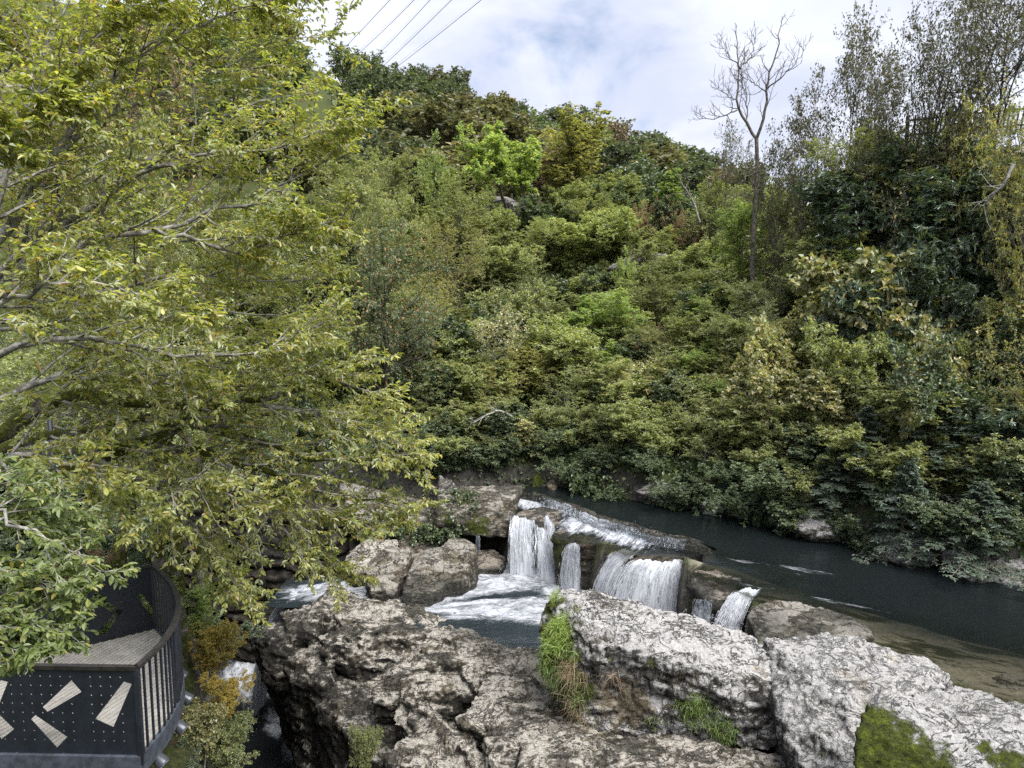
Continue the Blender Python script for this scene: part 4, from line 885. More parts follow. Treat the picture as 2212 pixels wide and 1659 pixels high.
BA = np.array((-6.45, 11.85)); BB = np.array((-12.0, 7.95))
railc = np.array([(-4.80, 8.30), (-4.79, 8.9), (-4.93, 9.6), (-5.22, 10.3), (-5.68, 11.0), (-6.12, 11.5), (-6.45, 11.85)])
ts = np.linspace(0, 1, 60)
cur = np.stack([np.interp(ts, np.linspace(0, 1, len(railc)), railc[:, k]) for k in (0, 1)], 1)
for _ in range(12): cur[1:-1] = 0.5 * cur[1:-1] + 0.25 * (cur[:-2] + cur[2:])
def on_plane(px, py, a, b):
    """where the picture point meets the upright plane through a and b: distance along it and height above the deck"""
    r = ray(px, py); d = b - a; nrm_ = np.array([-d[1], d[0]])
    k = (a @ nrm_) / (r[0] * nrm_[0] + r[1] * nrm_[1]); p = r * k
    return ((p[:2] - a) @ d / np.linalg.norm(d), p[2] - ZD)
def panel(name, a, b, u0, u1, h0, h1, cuts, dots, mat, parent, thick=0.012):
    """steel sheet between u0 and u1 along a->b with real openings"""
    vs = [(u0, h0), (u1, h0), (u1, h1), (u0, h1)]; es = [(0, 1), (1, 2), (2, 3), (3, 0)]; polys = []
    for c in cuts:
        c = [(min(max(x, u0 + 0.012), u1 - 0.012), y) for x, y in c]
        if max(x for x, _ in c) - min(x for x, _ in c) < 0.03: continue
        polys.append(c)
    for (x, y) in dots:
        if u0 + 0.05 < x < u1 - 0.05 and not any(pin(x, y, grow_poly(c)) for c in polys):
            polys.append([(x + 0.0125 * math.cos(k * math.pi / 3), y + 0.0125 * math.sin(k * math.pi / 3)) for k in range(6)])
    for c in polys:
        k0 = len(vs); vs += c; es += [(k0 + i, k0 + (i + 1) % len(c)) for i in range(len(c))]
    r = delaunay_2d_cdt([Vector(v) for v in vs], es, [], 0, 1e-5)
    v2 = np.array([tuple(v) for v in r[0]]); tri = np.array([f for f in r[2]])
    cen = v2[tri].mean(1); bad = np.zeros(len(tri), bool)
    for c in polys: bad |= in_poly(cen[:, 0], cen[:, 1], c)
    tri = tri[~bad]
    d = (b - a) / np.linalg.norm(b - a); nn = np.array([-d[1], d[0]])
    def m3(off): return np.stack([a[0] + d[0] * v2[:, 0] + nn[0] * off, a[1] + d[1] * v2[:, 0] + nn[1] * off, ZD + v2[:, 1]], 1)
    nV = len(v2); V = np.concatenate([m3(-thick / 2), m3(thick / 2)])
    from collections import Counter
    ed = Counter(); orient = {}
    for t_ in tri:
        for i in range(3):
            e = (t_[i], t_[(i + 1) % 3]); key = (min(e), max(e)); ed[key] += 1; orient[key] = e
    quads = np.array([(e[0], e[1], e[1] + nV, e[0] + nV) for k, e in orient.items() if ed[k] == 1])
    me = make_mesh(name, V - po, [np.concatenate([tri[:, ::-1], tri + nV]), quads], [mat])
    return link(name, me, parent)
def pin(x, y, poly): return bool(in_poly(np.array([x]), np.array([y]), poly)[0])
def grow_poly(c, f=1.12):
    cx = sum(p[0] for p in c) / len(c); cyy = sum(p[1] for p in c) / len(c)
    return [(cx + (p[0] - cx) * f, cyy + (p[1] - cyy) * f) for p in c]
fcuts = [[on_plane(px, py, FA, FB) for px, py in c] for c in (
    ((155, 1469), (177, 1494), (102, 1538), (92, 1528)), ((268, 1472), (285, 1477), (245, 1571), (206, 1553)), ((77, 1544), (67, 1554), (123, 1615), (146, 1591)), ((0, 1544), (31, 1574), (3, 1597), (-34, 1562)))]
# openings beyond the frame carry on the same pattern
fcuts += [[(x + 1.62, y) for x, y in c] for c in fcuts[:2]] + [[(x + 3.0, y) for x, y in c] for c in fcuts[:2]]
fdots = [(0.22 + 0.131 * i, 0.20 + 0.124 * j) for i in range(54) for j in range(8)]
for u0, u1 in ((0.0, 0.70), (0.706, 2.0), (2.006, 3.3), (3.306, 4.6), (4.606, 5.9)):
    panel('panel', FA, FB, u0, u1, 0.02, 1.17, fcuts, fdots, M_STEEL, root)
bcuts = [[on_plane(px, py, BA, BB) for px, py in c] for c in (
    ((206, 1276), (251, 1313), (240, 1321), (191, 1296)), ((253, 1316), (266, 1319), (228, 1372), (210, 1367)), ((306, 1281), (362, 1314), (340, 1341), (296, 1289)))]
bcuts += [[(x + 2.1, y) for x, y in c] for c in bcuts[:2]]
bdots = [(0.2 + 0.16 * i, 0.2 + 0.15 * j) for i in range(30) for j in range(7)]
for u0, u1 in ((0.0, 0.98), (0.986, 1.95), (1.956, 2.95), (2.956, 3.95), (3.956, 4.95)):
    panel('panel', BA, BB, u0, u1, 0.02, 1.17, bcuts, bdots, M_STEEL, root)
# deck: slab with ribs
mb = MB(); npt = len(cur)
outl = np.concatenate([cur, np.array([BB + (BA - BB) * 0.02, FB])])
cen = np.array([-6.6, 9.3])
vt = np.concatenate([outl, outl]); zz = np.concatenate([np.full(len(outl), ZD), np.full(len(outl), ZD - 0.06)])
V = np.concatenate([np.concatenate([vt, zz[:, None]], 1), [[cen[0], cen[1], ZD], [cen[0], cen[1], ZD - 0.06]]]); n_ = len(outl)
F3 = [(i, (i + 1) % n_, 2 * n_) for i in range(n_)] + [(n_ + (i + 1) % n_, n_ + i, 2 * n_ + 1) for i in range(n_)]
mb.add(V - po, F4=[(i, n_ + i, n_ + (i + 1) % n_, (i + 1) % n_) for i in range(n_)], F3=F3)
link('deck', mb.mesh('deck', [M_DECK]), root)
dplk = MB()
dirp = norm(np.array([0.28, 1.0, 0])); acr = np.array([dirp[1], -dirp[0], 0])
polyo = [tuple(p) for p in outl]
for k in range(-80, 60):
    s0 = np.array([-6.5, 9.5, 0]) + acr * k * 0.085
    tt = np.linspace(-4, 4, 161); Xl = s0[0] + dirp[0] * tt; Yl = s0[1] + dirp[1] * tt
    ins = in_poly(Xl, Yl, polyo); idx = np.where(ins)[0]
    if len(idx) < 3: continue
    a, b = tt[idx[0]], tt[idx[-1]]
    dplk.box(np.array([*(s0 + dirp * a)[:2], ZD + 0.006]) - po, np.array([*(s0 + dirp * b)[:2], ZD + 0.006]) - po, 0.062, 0.012)
o = link('deck_rib', dplk.mesh('deck_rib', [M_DECK]), root); o['kind'] = 'stuff'
# rails, beams, balusters
z3 = lambda p, z: np.array([p[0], p[1], z])
mb = MB(); cp3 = np.array([z3(p, ZT) for p in cur]) - po
for i in range(len(cp3) - 1): mb.box(cp3[i], cp3[i + 1] + (cp3[i + 1] - cp3[i]) * 0.04, 0.075, 0.05)
link('handrail', mb.mesh('handrail', [M_RAIL]), root)
link('handrail', MB().box(z3(FA, ZT) - po, z3(FB, ZT) - po, 0.07, 0.05).mesh('handrail', [M_RAIL]), root)
link('handrail', MB().box(z3(BA, ZT) - po, z3(BB, ZT) - po, 0.07, 0.05).mesh('handrail', [M_RAIL]), root)
mb = MB(); cb3 = np.array([z3(p, ZD - 0.10) for p in cur]) - po
for i in range(len(cb3) - 1): mb.box(cb3[i], cb3[i + 1] + (cb3[i + 1] - cb3[i]) * 0.03, 0.06, 0.26)
link('edge_beam', mb.mesh('edge_beam', [M_BEAM]), root)
link('edge_beam', MB().box(z3(FA + np.array([0, -.02]), ZD - 0.14) - po, z3(FB + np.array([0, -.02]), ZD - 0.14) - po, 0.06, 0.30).mesh('edge_beam', [M_BEAM]), root)
link('corner_post', MB().box(z3(FA, ZD - .1) - po, z3(FA, ZT - .02) - po, 0.06, 0.06).mesh('corner_post', [M_STEEL]), root)
link('corner_post', MB().box(z3(BA, ZD - .1) - po, z3(BA, ZT - .02) - po, 0.06, 0.06).mesh('corner_post', [M_STEEL]), root)
seg = np.concatenate([[0], np.cumsum(np.linalg.norm(np.diff(cur, axis=0), axis=1))])
def at_len(s): return np.array([np.interp(s, seg, cur[:, k]) for k in (0, 1)])
nb_ = 27
for i in range(1, nb_):
    s = seg[-1] * i / nb_; p = at_len(s); wide = i in (8, 16)
    link('baluster', MB().box(z3(p, ZD + 0.03) - po, z3(p, ZT - 0.025) - po, 0.05 if wide else 0.024, 0.075 if wide else 0.03).mesh('baluster', [M_STEEL]), root)
for s0_ in (8, 16):
    a, b = at_len(seg[-1] * s0_ / nb_), at_len(seg[-1] * (s0_ + 1.9) / nb_); mz = ZD + 0.62
    for zt in (ZT - 0.1, ZD + 0.12):
        link('brace', MB().box(z3(a, mz) - po, z3(b, zt) - po, 0.03, 0.035).mesh('brace', [M_STEEL]), root)
for i, s in enumerate((0.35, 1.1, 1.9, 2.7, 3.5)):
    p = at_len(s); q = at_len(s + 0.05); tg = norm(np.array([*(q - p), 0])); on = np.array([tg[1], -tg[0], 0])
    if on[0] < 0: on = -on
    c = z3(p, ZD - 0.30) + on * 0.03 - po; ax = norm(on * 0.8 + np.array([0, -0.2, -0.65]))
    sl_ = link('spotlight', MB().tube([c - ax * 0.10, c - ax * 0.06, c + ax * 0.07, c + ax * 0.09], [0.04, 0.075, 0.092, 0.095], 16).mesh('spotlight', [M_LAMPB], True), root)
    link('lens', MB().tube([c + ax * 0.086, c + ax * 0.096], [0.078, 0.074], 16).mesh('lens', [M_GLASS]), sl_)
    link('bracket', MB().box(c - ax * 0.05, z3(p, ZD - 0.2) - po, 0.03, 0.05).mesh('bracket', [M_LAMPB]), sl_)
for i, (x, y) in enumerate(((-5.4, 8.8), (-6.6, 10.6), (-8.6, 9.2))):
    g_ = tz(x, y); link('support_post', MB().box(np.array([x, y, min(g_ - .3, -9)]) - po, np.array([x, y, ZD - 0.06]) - po, 0.16, 0.16).mesh('support_post', [M_BEAM]), root)
# slim lamp post behind the leaves at the left
root2 = empty('lamp_post', (-8.9, 13.0, tz(-8.9, 13.0))); tag(root2, 'slim dark post half hidden by leaves at the left edge', 'post')
link('post', MB().tube([(0, 0, -0.3), (0, 0, 4.2)], [0.05, 0.045], 10).mesh('post', [M_STEEL], True), root2)
# fallen leaves lying on the deck
lr = np.random.default_rng(12); nl_ = 90; tt = lr.random(nl_) ** 1.3 * 4.0; d_ = (BB - BA) / np.linalg.norm(BB - BA); q_ = BA + d_ * tt[:, None]; q_ = q_ + np.array([d_[1], -d_[0]]) * -(0.03 + np.abs(lr.normal(0, .13, nl_)))[:, None] * np.sign((FA - BA) @ np.array([-d_[1], d_[0]]))* -1
fl = np.concatenate([q_, np.full((nl_, 1), ZD + 0.016)], 1); ang = lr.random(nl_) * 6.28
dx = np.stack([np.cos(ang), np.sin(ang), lr.normal(0, .15, nl_)], 1) * .035; dy = np.stack([-np.sin(ang), np.cos(ang), lr.normal(0, .15, nl_)], 1) * .018
Vl = np.stack([fl - dx, fl + dy, fl + dx, fl - dy], 1).reshape(-1, 3)
tag(link('fallen_leaves', make_mesh('fallen_leaves', Vl, [np.arange(nl_ * 4).reshape(-1, 4)], [LEAF['russet']], attrs={'lc': np.repeat(lr.random(nl_), 4)})), 'brown fallen leaves along the foot of the back panel', kind='stuff')

# ------------------------------------------------------------------ plants: vectorised branching
def grow(rg, S, D, L, R0, nseg, wob=0.12, trop=0.0, flat=0.0, tip=0.25, droop=0.0):
    """N branches from S along D -> points (N,nseg+1,3), radii (N,nseg+1)"""
    N = len(S); pts = [S]; d = D.copy(); p = S
    for i in range(nseg):
        d = d + wob * rg.normal(size=(N, 3)); d[:, 2] += trop - droop * (i / nseg)
        d[:, 2] *= (1 - flat); d = norm(d); p = p + d * (L / nseg)[:, None]; pts.append(p)
    t = np.linspace(0, 1, nseg + 1)[None]
    return np.stack(pts, 1), R0[:, None] * (1 - (1 - tip) * t)
def sample(pts, t):
    """pts (N,S,3), t (N,) -> positions and tangents"""
    S = pts.shape[1] - 1; f = np.clip(t, 0, 0.9999) * S; i = f.astype(int); w = (f - i)[:, None]; n = np.arange(len(pts))
    a, b = pts[n, i], pts[n, i + 1]
    return a + (b - a) * w, norm(b - a)
def spawn(rg, pts, rad, k, t0, t1, ang, length, flat=0.0, angj=0.2, shape=None, rfac=0.55, golden=True, up=0.0):
    """k children on each parent; length may be an array per parent"""
    N = len(pts); idx = np.repeat(np.arange(N), k); j = np.tile(np.arange(k), N)
    t = t0 + (t1 - t0) * (j + rg.random(N * k)) / k
    p, T = sample(pts[idx], t)
    ref = np.where(np.abs(T[:, 2:]) > 0.9, np.array([[1.0, 0, 0]]), np.array([[0, 0, 1.0]]))
    A = norm(np.cross(T, ref)); B = np.cross(A, T)
    az = j * (2.4 if golden else math.pi) + np.repeat(rg.random(N) * 6.28, k) + rg.normal(0, 0.35, N * k)
    pr = A * np.cos(az)[:, None] + B * (np.sin(az) * (1 - flat))[:, None]; pr = norm(pr)
    an = ang + angj * rg.normal(size=N * k)
    D = norm(T * np.cos(an)[:, None] + pr * np.sin(an)[:, None] + np.array([0, 0, up]))
    Ln = np.broadcast_to(np.asarray(length, float), (N,))[idx] * rg.uniform(0.65, 1.3, N * k)
    if shape is not None: Ln = Ln * shape(t)
    Sg = rad.shape[1] - 1; r = rad[idx, np.minimum((t * Sg).astype(int), Sg)] * rfac
    return p, D, Ln, r, t, idx
def leaves(rg, pts, k, size, aspect=0.5, mode='side', droop=0.25, hexa=False, t0=0.1, curl=0.25, jit=0.35, szj=0.3, upj=0.45):
    """k leaves along each twig -> verts, quads, per-leaf randoms"""
    N = len(pts); idx = np.repeat(np.arange(N), k); j = np.tile(np.arange(k), N)
    t = t0 + (1 - t0) * (j + 0.8 * rg.random(N * k)) / k
    if mode == 'rosette': t = 1 - 0.22 * rg.random(N * k) ** 2
    p, T = sample(pts[idx], t); n = N * k
    U = norm(np.array([0, 0, 1.0]) + upj * rg.normal(size=(n, 3)))
    if mode == 'rosette':
        ref = np.where(np.abs(T[:, 2:]) > 0.9, np.array([[1.0, 0, 0]]), np.array([[0, 0, 1.0]]))
        A = norm(np.cross(T, ref)); B = np.cross(A, T); az = j * 2.4 + rg.normal(0, .2, n)
        d = norm(T * rg.uniform(0.2, 0.7, n)[:, None] + A * np.cos(az)[:, None] + B * np.sin(az)[:, None] + np.array([0, 0, -droop * 0.5]))
        U = norm(T + 0.3 * rg.normal(size=(n, 3)) + np.array([0, 0, 0.5]))
    elif mode == 'ball':
        d = norm(rg.normal(size=(n, 3)) + np.array([0, 0, -droop]))
    else:
        lat = norm(np.cross(T, U)); sd_ = np.where(j % 2 == 0, 1.0, -1.0)[:, None]
        d = norm(T * 0.75 + lat * sd_ + jit * rg.normal(size=(n, 3)) + np.array([0, 0, -droop]))
    nr = norm(U - d * (U * d).sum(1, keepdims=True)); s = np.cross(d, nr)
    L = size * (1 + szj * rg.normal(size=n)).clip(0.4, 1.8); w = L * aspect * 0.5
    L, w = L[:, None], w[:, None]
    tip = p + d * L - nr * L * curl * 0.6
    if hexa:
        a1 = p + d * L * .28 + s * w * .85 + nr * w * .35; a2 = p + d * L * .66 + s * w * .8 + nr * w * .25 - nr * L * curl * .2
        b1 = p + d * L * .28 - s * w * .85 + nr * w * .35; b2 = p + d * L * .66 - s * w * .8 + nr * w * .25 - nr * L * curl * .2
        V = np.stack([p, a1, a2, tip, b2, b1], 1).reshape(-1, 3); b = np.arange(n)[:, None] * 6
        F = np.concatenate([b + np.array([[0, 1, 2, 3]]), b + np.array([[0, 3, 4, 5]])]); m = 6
    else:
        mid = p + d * L * .45
        V = np.stack([p, mid + s * w + nr * w * .3, tip, mid - s * w + nr * w * .3], 1).reshape(-1, 3); b = np.arange(n)[:, None] * 4
        F = b + np.array([[0, 1, 2, 3]]); m = 4
    return V, F, np.repeat(rg.random(n), m)
def join_parts(parts):
    """list of (V, F, material index, lc) -> mesh pieces"""
    Vs, Fs, Ms, Ls, k = [], [], [], [], 0
    for V, F, m, lc in parts:
        Vs.append(V); Fs.append(F + k); Ms.append(m); Ls.append(np.broadcast_to(lc, (len(V),))); k += len(V)
    return np.concatenate(Vs), Fs, Ms, np.concatenate(Ls)
def finish(name, wood, crown, bark, leaf):
    """two meshes: trunk with limbs, and crown (twigs and leaves)"""
    V, F, M, L = join_parts(wood); tm = make_mesh('trunk ' + name, V, F, [bark], smooth=True)
    V, F, M, L = join_parts(crown); cm = make_mesh('crown ' + name, V, F, [leaf, bark], midx=M, attrs={'lc': L})
    return tm, cm
def tree_mesh(name, seed, leaf, bark, H=8.0, trunk_r=0.14, stems=1, lean=0.08, limbs=16, lt=(0.25, 0.98), lang=1.05, llen=0.42, lup=0.25, ltrop=0.08, lflat=0.0, prof='round',
              br=9, brang=0.85, brlen=0.42, brflat=0.3, tw=8, twlen=0.30, twflat=0.4, lv=9, lsize=0.13, asp=0.5, lmode='side', droop=0.25, wob=0.12, twdroop=0.0, hexa=False, upj=0.45):
    rg = np.random.default_rng(seed)
    n = stems
    S = np.zeros((n, 3)); S[:, :2] = rg.normal(0, 0.12 * (n > 1), (n, 2)) * H * 0.12
    D = norm(np.concatenate([rg.normal(0, lean + 0.22 * (n > 1), (n, 2)), np.ones((n, 1))], 1))
    LT = np.full(n, H) * (rg.uniform(0.75, 1.0, n) if n > 1 else 1.0)
    tp, tr = grow(rg, S, D, LT, np.full(n, trunk_r), 9, 0.07, 0.02, tip=0.12)
    shapes = {'round': lambda t: np.sqrt(np.clip(1 - ((t - 0.55) / 0.62) ** 2, 0.06, 1)), 'cone': lambda t: 1.15 - t, 'flat': lambda t: 0.65 + 0.5 * np.sin(t * 3.0),
              'vase': lambda t: 0.55 + 0.5 * t, 'col': lambda t: 0.5 + 0.3 * np.sin(t * 3.1)}
    p, d, L, r, t, _ = spawn(rg, tp, tr, limbs, lt[0], lt[1], lang, LT * llen, lflat, 0.22, shapes[prof], 0.6, up=lup)
    lp, lr = grow(rg, p, d, L, np.maximum(r, 0.012), 6, wob, ltrop, tip=0.2)
    p, d, L2, r, t, ix = spawn(rg, lp, lr, br, 0.15, 1.0, brang, L * brlen, brflat, 0.25, lambda t: 1.15 - 0.6 * t, 0.6, up=0.05)
    bp, b_r = grow(rg, p, d, L2, np.maximum(r, 0.008), 4, wob, 0.03, tip=0.3, droop=twdroop)
    p, d, L3, r, t, ix = spawn(rg, bp, b_r, tw, 0.1, 1.0, 0.8, np.maximum(L2 * twlen, lsize * 1.6), twflat, 0.3, None, 0.6)
    kp, kr = grow(rg, p, d, L3, np.maximum(r * .7, 0.005), 2, 0.12, 0.0, tip=0.4, droop=twdroop)
    wood = [(*tubes(tp, tr, 7), 0, 0), (*tubes(lp, lr, 5), 0, 0)]
    V, F, lc = leaves(rg, kp, lv, lsize, asp, lmode, droop, hexa, upj=upj)
    crown = [(V, F, 0, lc), (*tubes(bp, b_r, 3), 1, 0.5), (*tubes(kp, kr, 3), 1, 0.5)]
    return finish(name, wood, crown, bark, leaf)
def fir_mesh(name, seed, H=8.0, W=2.6):
    rg = np.random.default_rng(seed)
    tp, tr = grow(rg, np.zeros((1, 3)), np.array([[0.0, 0, 1]]), np.array([H]), np.array([0.16]), 10, 0.01, 0.0, tip=0.08)
    p, d, L, r, t, _ = spawn(rg, tp, tr, 84, 0.03, 0.99, 1.5, W, 0, 0.1, lambda t: 1.06 - t * 0.98, 0.35)
    lp, lr = grow(rg, p, d, L, np.maximum(r, 0.012), 6, 0.05, 0.02, tip=0.2, droop=0.10)
    lp[:, :, 2] -= 0.10 * (np.linspace(0, 1, 7)[None] ** 1.5) * L[:, None]
    p, d, L2, r, t, ix = spawn(rg, lp, lr, 15, 0.12, 1.0, 0.95, L * 0.36, 0.85, 0.12, lambda t: 1.25 - t, 0.5, golden=False)
    bp, b_r = grow(rg, p, d, L2, np.maximum(r, 0.006), 3, 0.06, 0.0, tip=0.3, droop=0.16)
    V0, F0, l0 = leaves(rg, bp, 15, 0.15, 0.34, 'side', 0.12, t0=0.0, jit=0.22, upj=0.25, curl=.1)
    V1, F1, l1 = leaves(rg, lp, 18, 0.15, 0.36, 'side', 0.1, t0=0.1, jit=0.3, upj=0.3, curl=.1)
    return finish(name, [(*tubes(tp, tr, 7), 0, 0), (*tubes(lp, lr, 4), 0, 0)], [(V0, F0, 0, l0), (V1, F1, 0, l1), (*tubes(bp, b_r, 3), 1, .5)], BARK['brown'], LEAF['fir'])
PROTO = {}
def proto(key, mk): PROTO[key] = mk
def bounds(cm, tm):
    a = []
    for m in (cm, tm):
        v = np.empty(len(m.vertices) * 3, np.float32); m.vertices.foreach_get('co', v); a.append(v.reshape(-1, 3))
    v = np.concatenate(a); c = a[0]
    return np.percentile(v[:, 2], 99.7), np.percentile(np.hypot(c[:, 0], c[:, 1]), 93), c
L_, B_ = LEAF, BARK
def build_protos():
    def T(name, seed, leaf, bark, H, tr, **k):
        big = k.get('lmode') == 'rosette' or 'hazel' in name
        k['lsize'] = k.get('lsize', .13) * (0.9 if big else (1.0 if 'far' in name else 0.79)); k['lv'] = int(k.get('lv', 9) * (1.25 if big else (1.0 if 'far' in name else 1.35)))
        k['brflat'] = k.get('brflat', .3) * .3; k['twflat'] = k.get('twflat', .4) * .4; k['upj'] = .75; k['lang'] = min(k.get('lang', 1.05), .98); k['twlen'] = k.get('twlen', .3) * 1.15
        return tree_mesh(name, seed, leaf, bark, H, tr, **k)
    P_ = {}
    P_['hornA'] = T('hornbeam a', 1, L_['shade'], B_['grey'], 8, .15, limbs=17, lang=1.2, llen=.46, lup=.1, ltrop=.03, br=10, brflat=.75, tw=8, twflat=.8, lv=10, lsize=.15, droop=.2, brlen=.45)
    P_['hornB'] = T('hornbeam b', 2, L_['olive'], B_['brown'], 8, .14, limbs=17, lang=1.1, llen=.42, lup=.25, br=10, brflat=.6, tw=8, twflat=.6, lv=10, lsize=.14)
    P_['greenA'] = T('green a', 3, L_['green'], B_['brown'], 7, .12, limbs=15, lang=.9, llen=.44, lup=.35, ltrop=.12, br=9, brflat=.2, tw=8, lv=10, lsize=.16)
    P_['greenB'] = T('green b', 4, L_['green'], B_['grey'], 7, .10, limbs=20, lang=.7, llen=.30, lup=.3, ltrop=.1, prof='col', br=8, brflat=.1, tw=8, lv=10, lsize=.13)
    P_['maple'] = T('maple', 5, L_['yellow'], B_['dark'], 9, .16, limbs=18, lang=.8, llen=.46, lup=.3, ltrop=.12, br=9, brflat=.2, tw=8, lv=9, lsize=.20, asp=.75)
    P_['oak'] = T('oak', 6, L_['oak'], B_['dark'], 8, .2, limbs=16, lang=1.0, llen=.5, lup=.2, br=10, brflat=.2, tw=9, twlen=.32, lv=9, lsize=.16, asp=.5, wob=.18)
    P_['lime'] = T('lime', 7, L_['lime'], B_['dark'], 8, .15, limbs=12, lt=(.42, .98), lang=.85, llen=.5, lup=.3, ltrop=.12, br=9, brflat=.1, tw=8, lv=9, lsize=.21, asp=.65, wob=.2)
    P_['crook'] = T('crooked', 8, L_['lime'], B_['dark'], 8, .16, stems=3, limbs=8, lt=(.5, .99), lang=.9, llen=.36, lup=.3, ltrop=.12, br=9, brflat=.1, tw=8, lv=9, lsize=.22, asp=.6, wob=.2)
    P_['hazel'] = T('hazel', 9, L_['hazel'], B_['grey'], 6, .07, stems=5, limbs=10, lt=(.2, .98), lang=.8, llen=.34, lup=.25, br=8, brflat=.3, tw=6, twlen=.4, lv=6, lsize=.25, asp=.82, twdroop=.25, droop=.4)
    P_['shrub'] = T('shrub', 10, L_['shade'], B_['brown'], 4, .05, stems=7, limbs=9, lt=(.15, .98), lang=.9, llen=.36, lup=.15, br=7, brflat=.3, tw=6, twlen=.4, lv=8, lsize=.13)
    P_['shrubO'] = T('olive shrub', 11, L_['olive'], B_['brown'], 4, .05, stems=7, limbs=9, lt=(.12, .98), lang=.9, llen=.36, lup=.15, br=7, brflat=.2, tw=6, twlen=.4, lv=8, lsize=.12)
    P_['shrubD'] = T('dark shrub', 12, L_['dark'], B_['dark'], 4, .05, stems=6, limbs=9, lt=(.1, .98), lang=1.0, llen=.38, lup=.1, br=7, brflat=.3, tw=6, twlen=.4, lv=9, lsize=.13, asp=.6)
    P_['shrubY'] = T('yellow shrub', 13, L_['gold'], B_['brown'], 3, .04, stems=6, limbs=8, lt=(.15, .98), lang=.9, llen=.38, lup=.15, br=6, brflat=.3, tw=6, twlen=.45, lv=8, lsize=.10, asp=.5)
    P_['russet'] = T('russet', 14, L_['russet'], B_['brown'], 5, .07, stems=4, limbs=9, lt=(.15, .98), lang=.9, llen=.36, lup=.1, br=8, tw=7, lv=7, lsize=.12)
    P_['sparse'] = T('sparse', 15, L_['dusk'], B_['brown'], 9, .10, limbs=15, lt=(.25, .99), lang=.8, llen=.36, lup=.3, ltrop=.08, prof='round', br=8, brflat=.1, tw=6, twlen=.5, lv=3, lsize=.2, asp=.65, wob=.18)
    P_['sparseW'] = T('wide sparse', 16, L_['dusk'], B_['dark'], 9, .14, limbs=15, lt=(.25, .99), lang=1.0, llen=.5, lup=.2, ltrop=.05, br=9, brflat=.4, tw=7, twlen=.45, lv=4, lsize=.18, asp=.6, wob=.16)
    P_['laurel'] = T('laurel', 17, L_['laurel'], B_['brown'], 6, .08, stems=5, limbs=10, lt=(.15, .98), lang=.95, llen=.4, lup=.2, br=7, brflat=.1, tw=5, twlen=.5, lv=9, lsize=.24, asp=.34, lmode='rosette', droop=.2, hexa=True)
    P_['yew'] = T('yew', 18, L_['green'], B_['brown'], 6, .08, limbs=24, lt=(.1, .99), lang=.8, llen=.34, lup=.3, ltrop=.1, br=9, brflat=.2, tw=8, twlen=.3, lv=11, lsize=.10, asp=.4)
    P_['fine'] = T('fine leaved', 19, L_['olive'], B_['brown'], 8, .10, limbs=20, lt=(.12, .99), lang=1.0, llen=.42, lup=.1, br=11, brflat=.5, tw=9, twflat=.5, lv=10, lsize=.11, asp=.5)
    P_['fineG'] = T('fine green', 20, L_['shade'], B_['grey'], 8, .10, limbs=20, lt=(.1, .99), lang=1.1, llen=.44, lup=.05, br=11, brflat=.6, tw=9, twflat=.6, lv=10, lsize=.11, asp=.5)
    P_['golden'] = T('golden', 21, L_['yellow'], B_['brown'], 8, .12, limbs=18, lt=(.15, .99), lang=1.15, llen=.46, lup=.1, br=10, brflat=.7, tw=7, twflat=.7, lv=9, lsize=.14)
    P_['thin'] = T('half bare', 22, L_['hazel'], B_['grey'], 4, .06, limbs=12, lt=(.3, .98), lang=1.1, llen=.55, lup=.1, br=9, brflat=.2, tw=5, twlen=.4, lv=4, lsize=.12, asp=.8, wob=.22)
    P_['fir'] = fir_mesh('fir a', 30, 8, 2.7)
    P_['firB'] = fir_mesh('fir b', 31, 7, 2.9)
    for i, (lf, nm) in enumerate((('hill', 'a'), ('hill', 'b'), ('hillolive', 'c'), ('hillolive', 'd'), ('hillbrown', 'e'), ('dark', 'f'))):
        P_['far%d' % i] = T('far ' + nm, 50 + i, L_[lf], B_['brown'], 7.5, .14, limbs=17, lt=(.3, 1), lang=1.0, llen=.48, lup=.25, br=7, brflat=.2, tw=5, twlen=.45, lv=5, lsize=.36, asp=.75, lmode='ball', droop=.2)
    return P_
PM = build_protos()
PB = {k: bounds(cm, tm)[:2] for k, (tm, cm) in PM.items()}
def plant(key, name, x, y, z, h, w, rz, label, cat, group=None):
    """a tree of height h and crown width w standing at x, y, z: trunk and crown share their kind's mesh"""
    H, Rr = PB[key]; tm, cm = PM[key]
    root = empty(name, (x, y, z)); sz = h / H; sxy = w / 2 / Rr
    sxy = min(max(sxy, sz / 1.9), sz * 1.75)
    root.scale = (sxy, sxy, sz); root.rotation_euler.z = rz
    tag(root, label, cat, group)
    link('trunk', tm, root); link('crown', cm, root)
    return root
def tree_px(key, name, cx, top, wpx, y, label, cat='tree', rz=None, group=None, sink=0.1, base=None):
    """placed by where its crown stands in the view: centre, top, width and distance; it stands on the terrain"""
    c = P(cx, top, y); x, zt = c[0], c[2]; z = tz(x, y) - sink
    if base is not None: z = P(cx, base, y)[2]
    h = max(zt - z, 1.2); w = wpx * y / F_ * 1.04
    rz = (cx * 0.37 + top * 0.11) % 6.28 if rz is None else rz
    return plant(key, name, x, y, z, h, w, rz, label, cat, group)
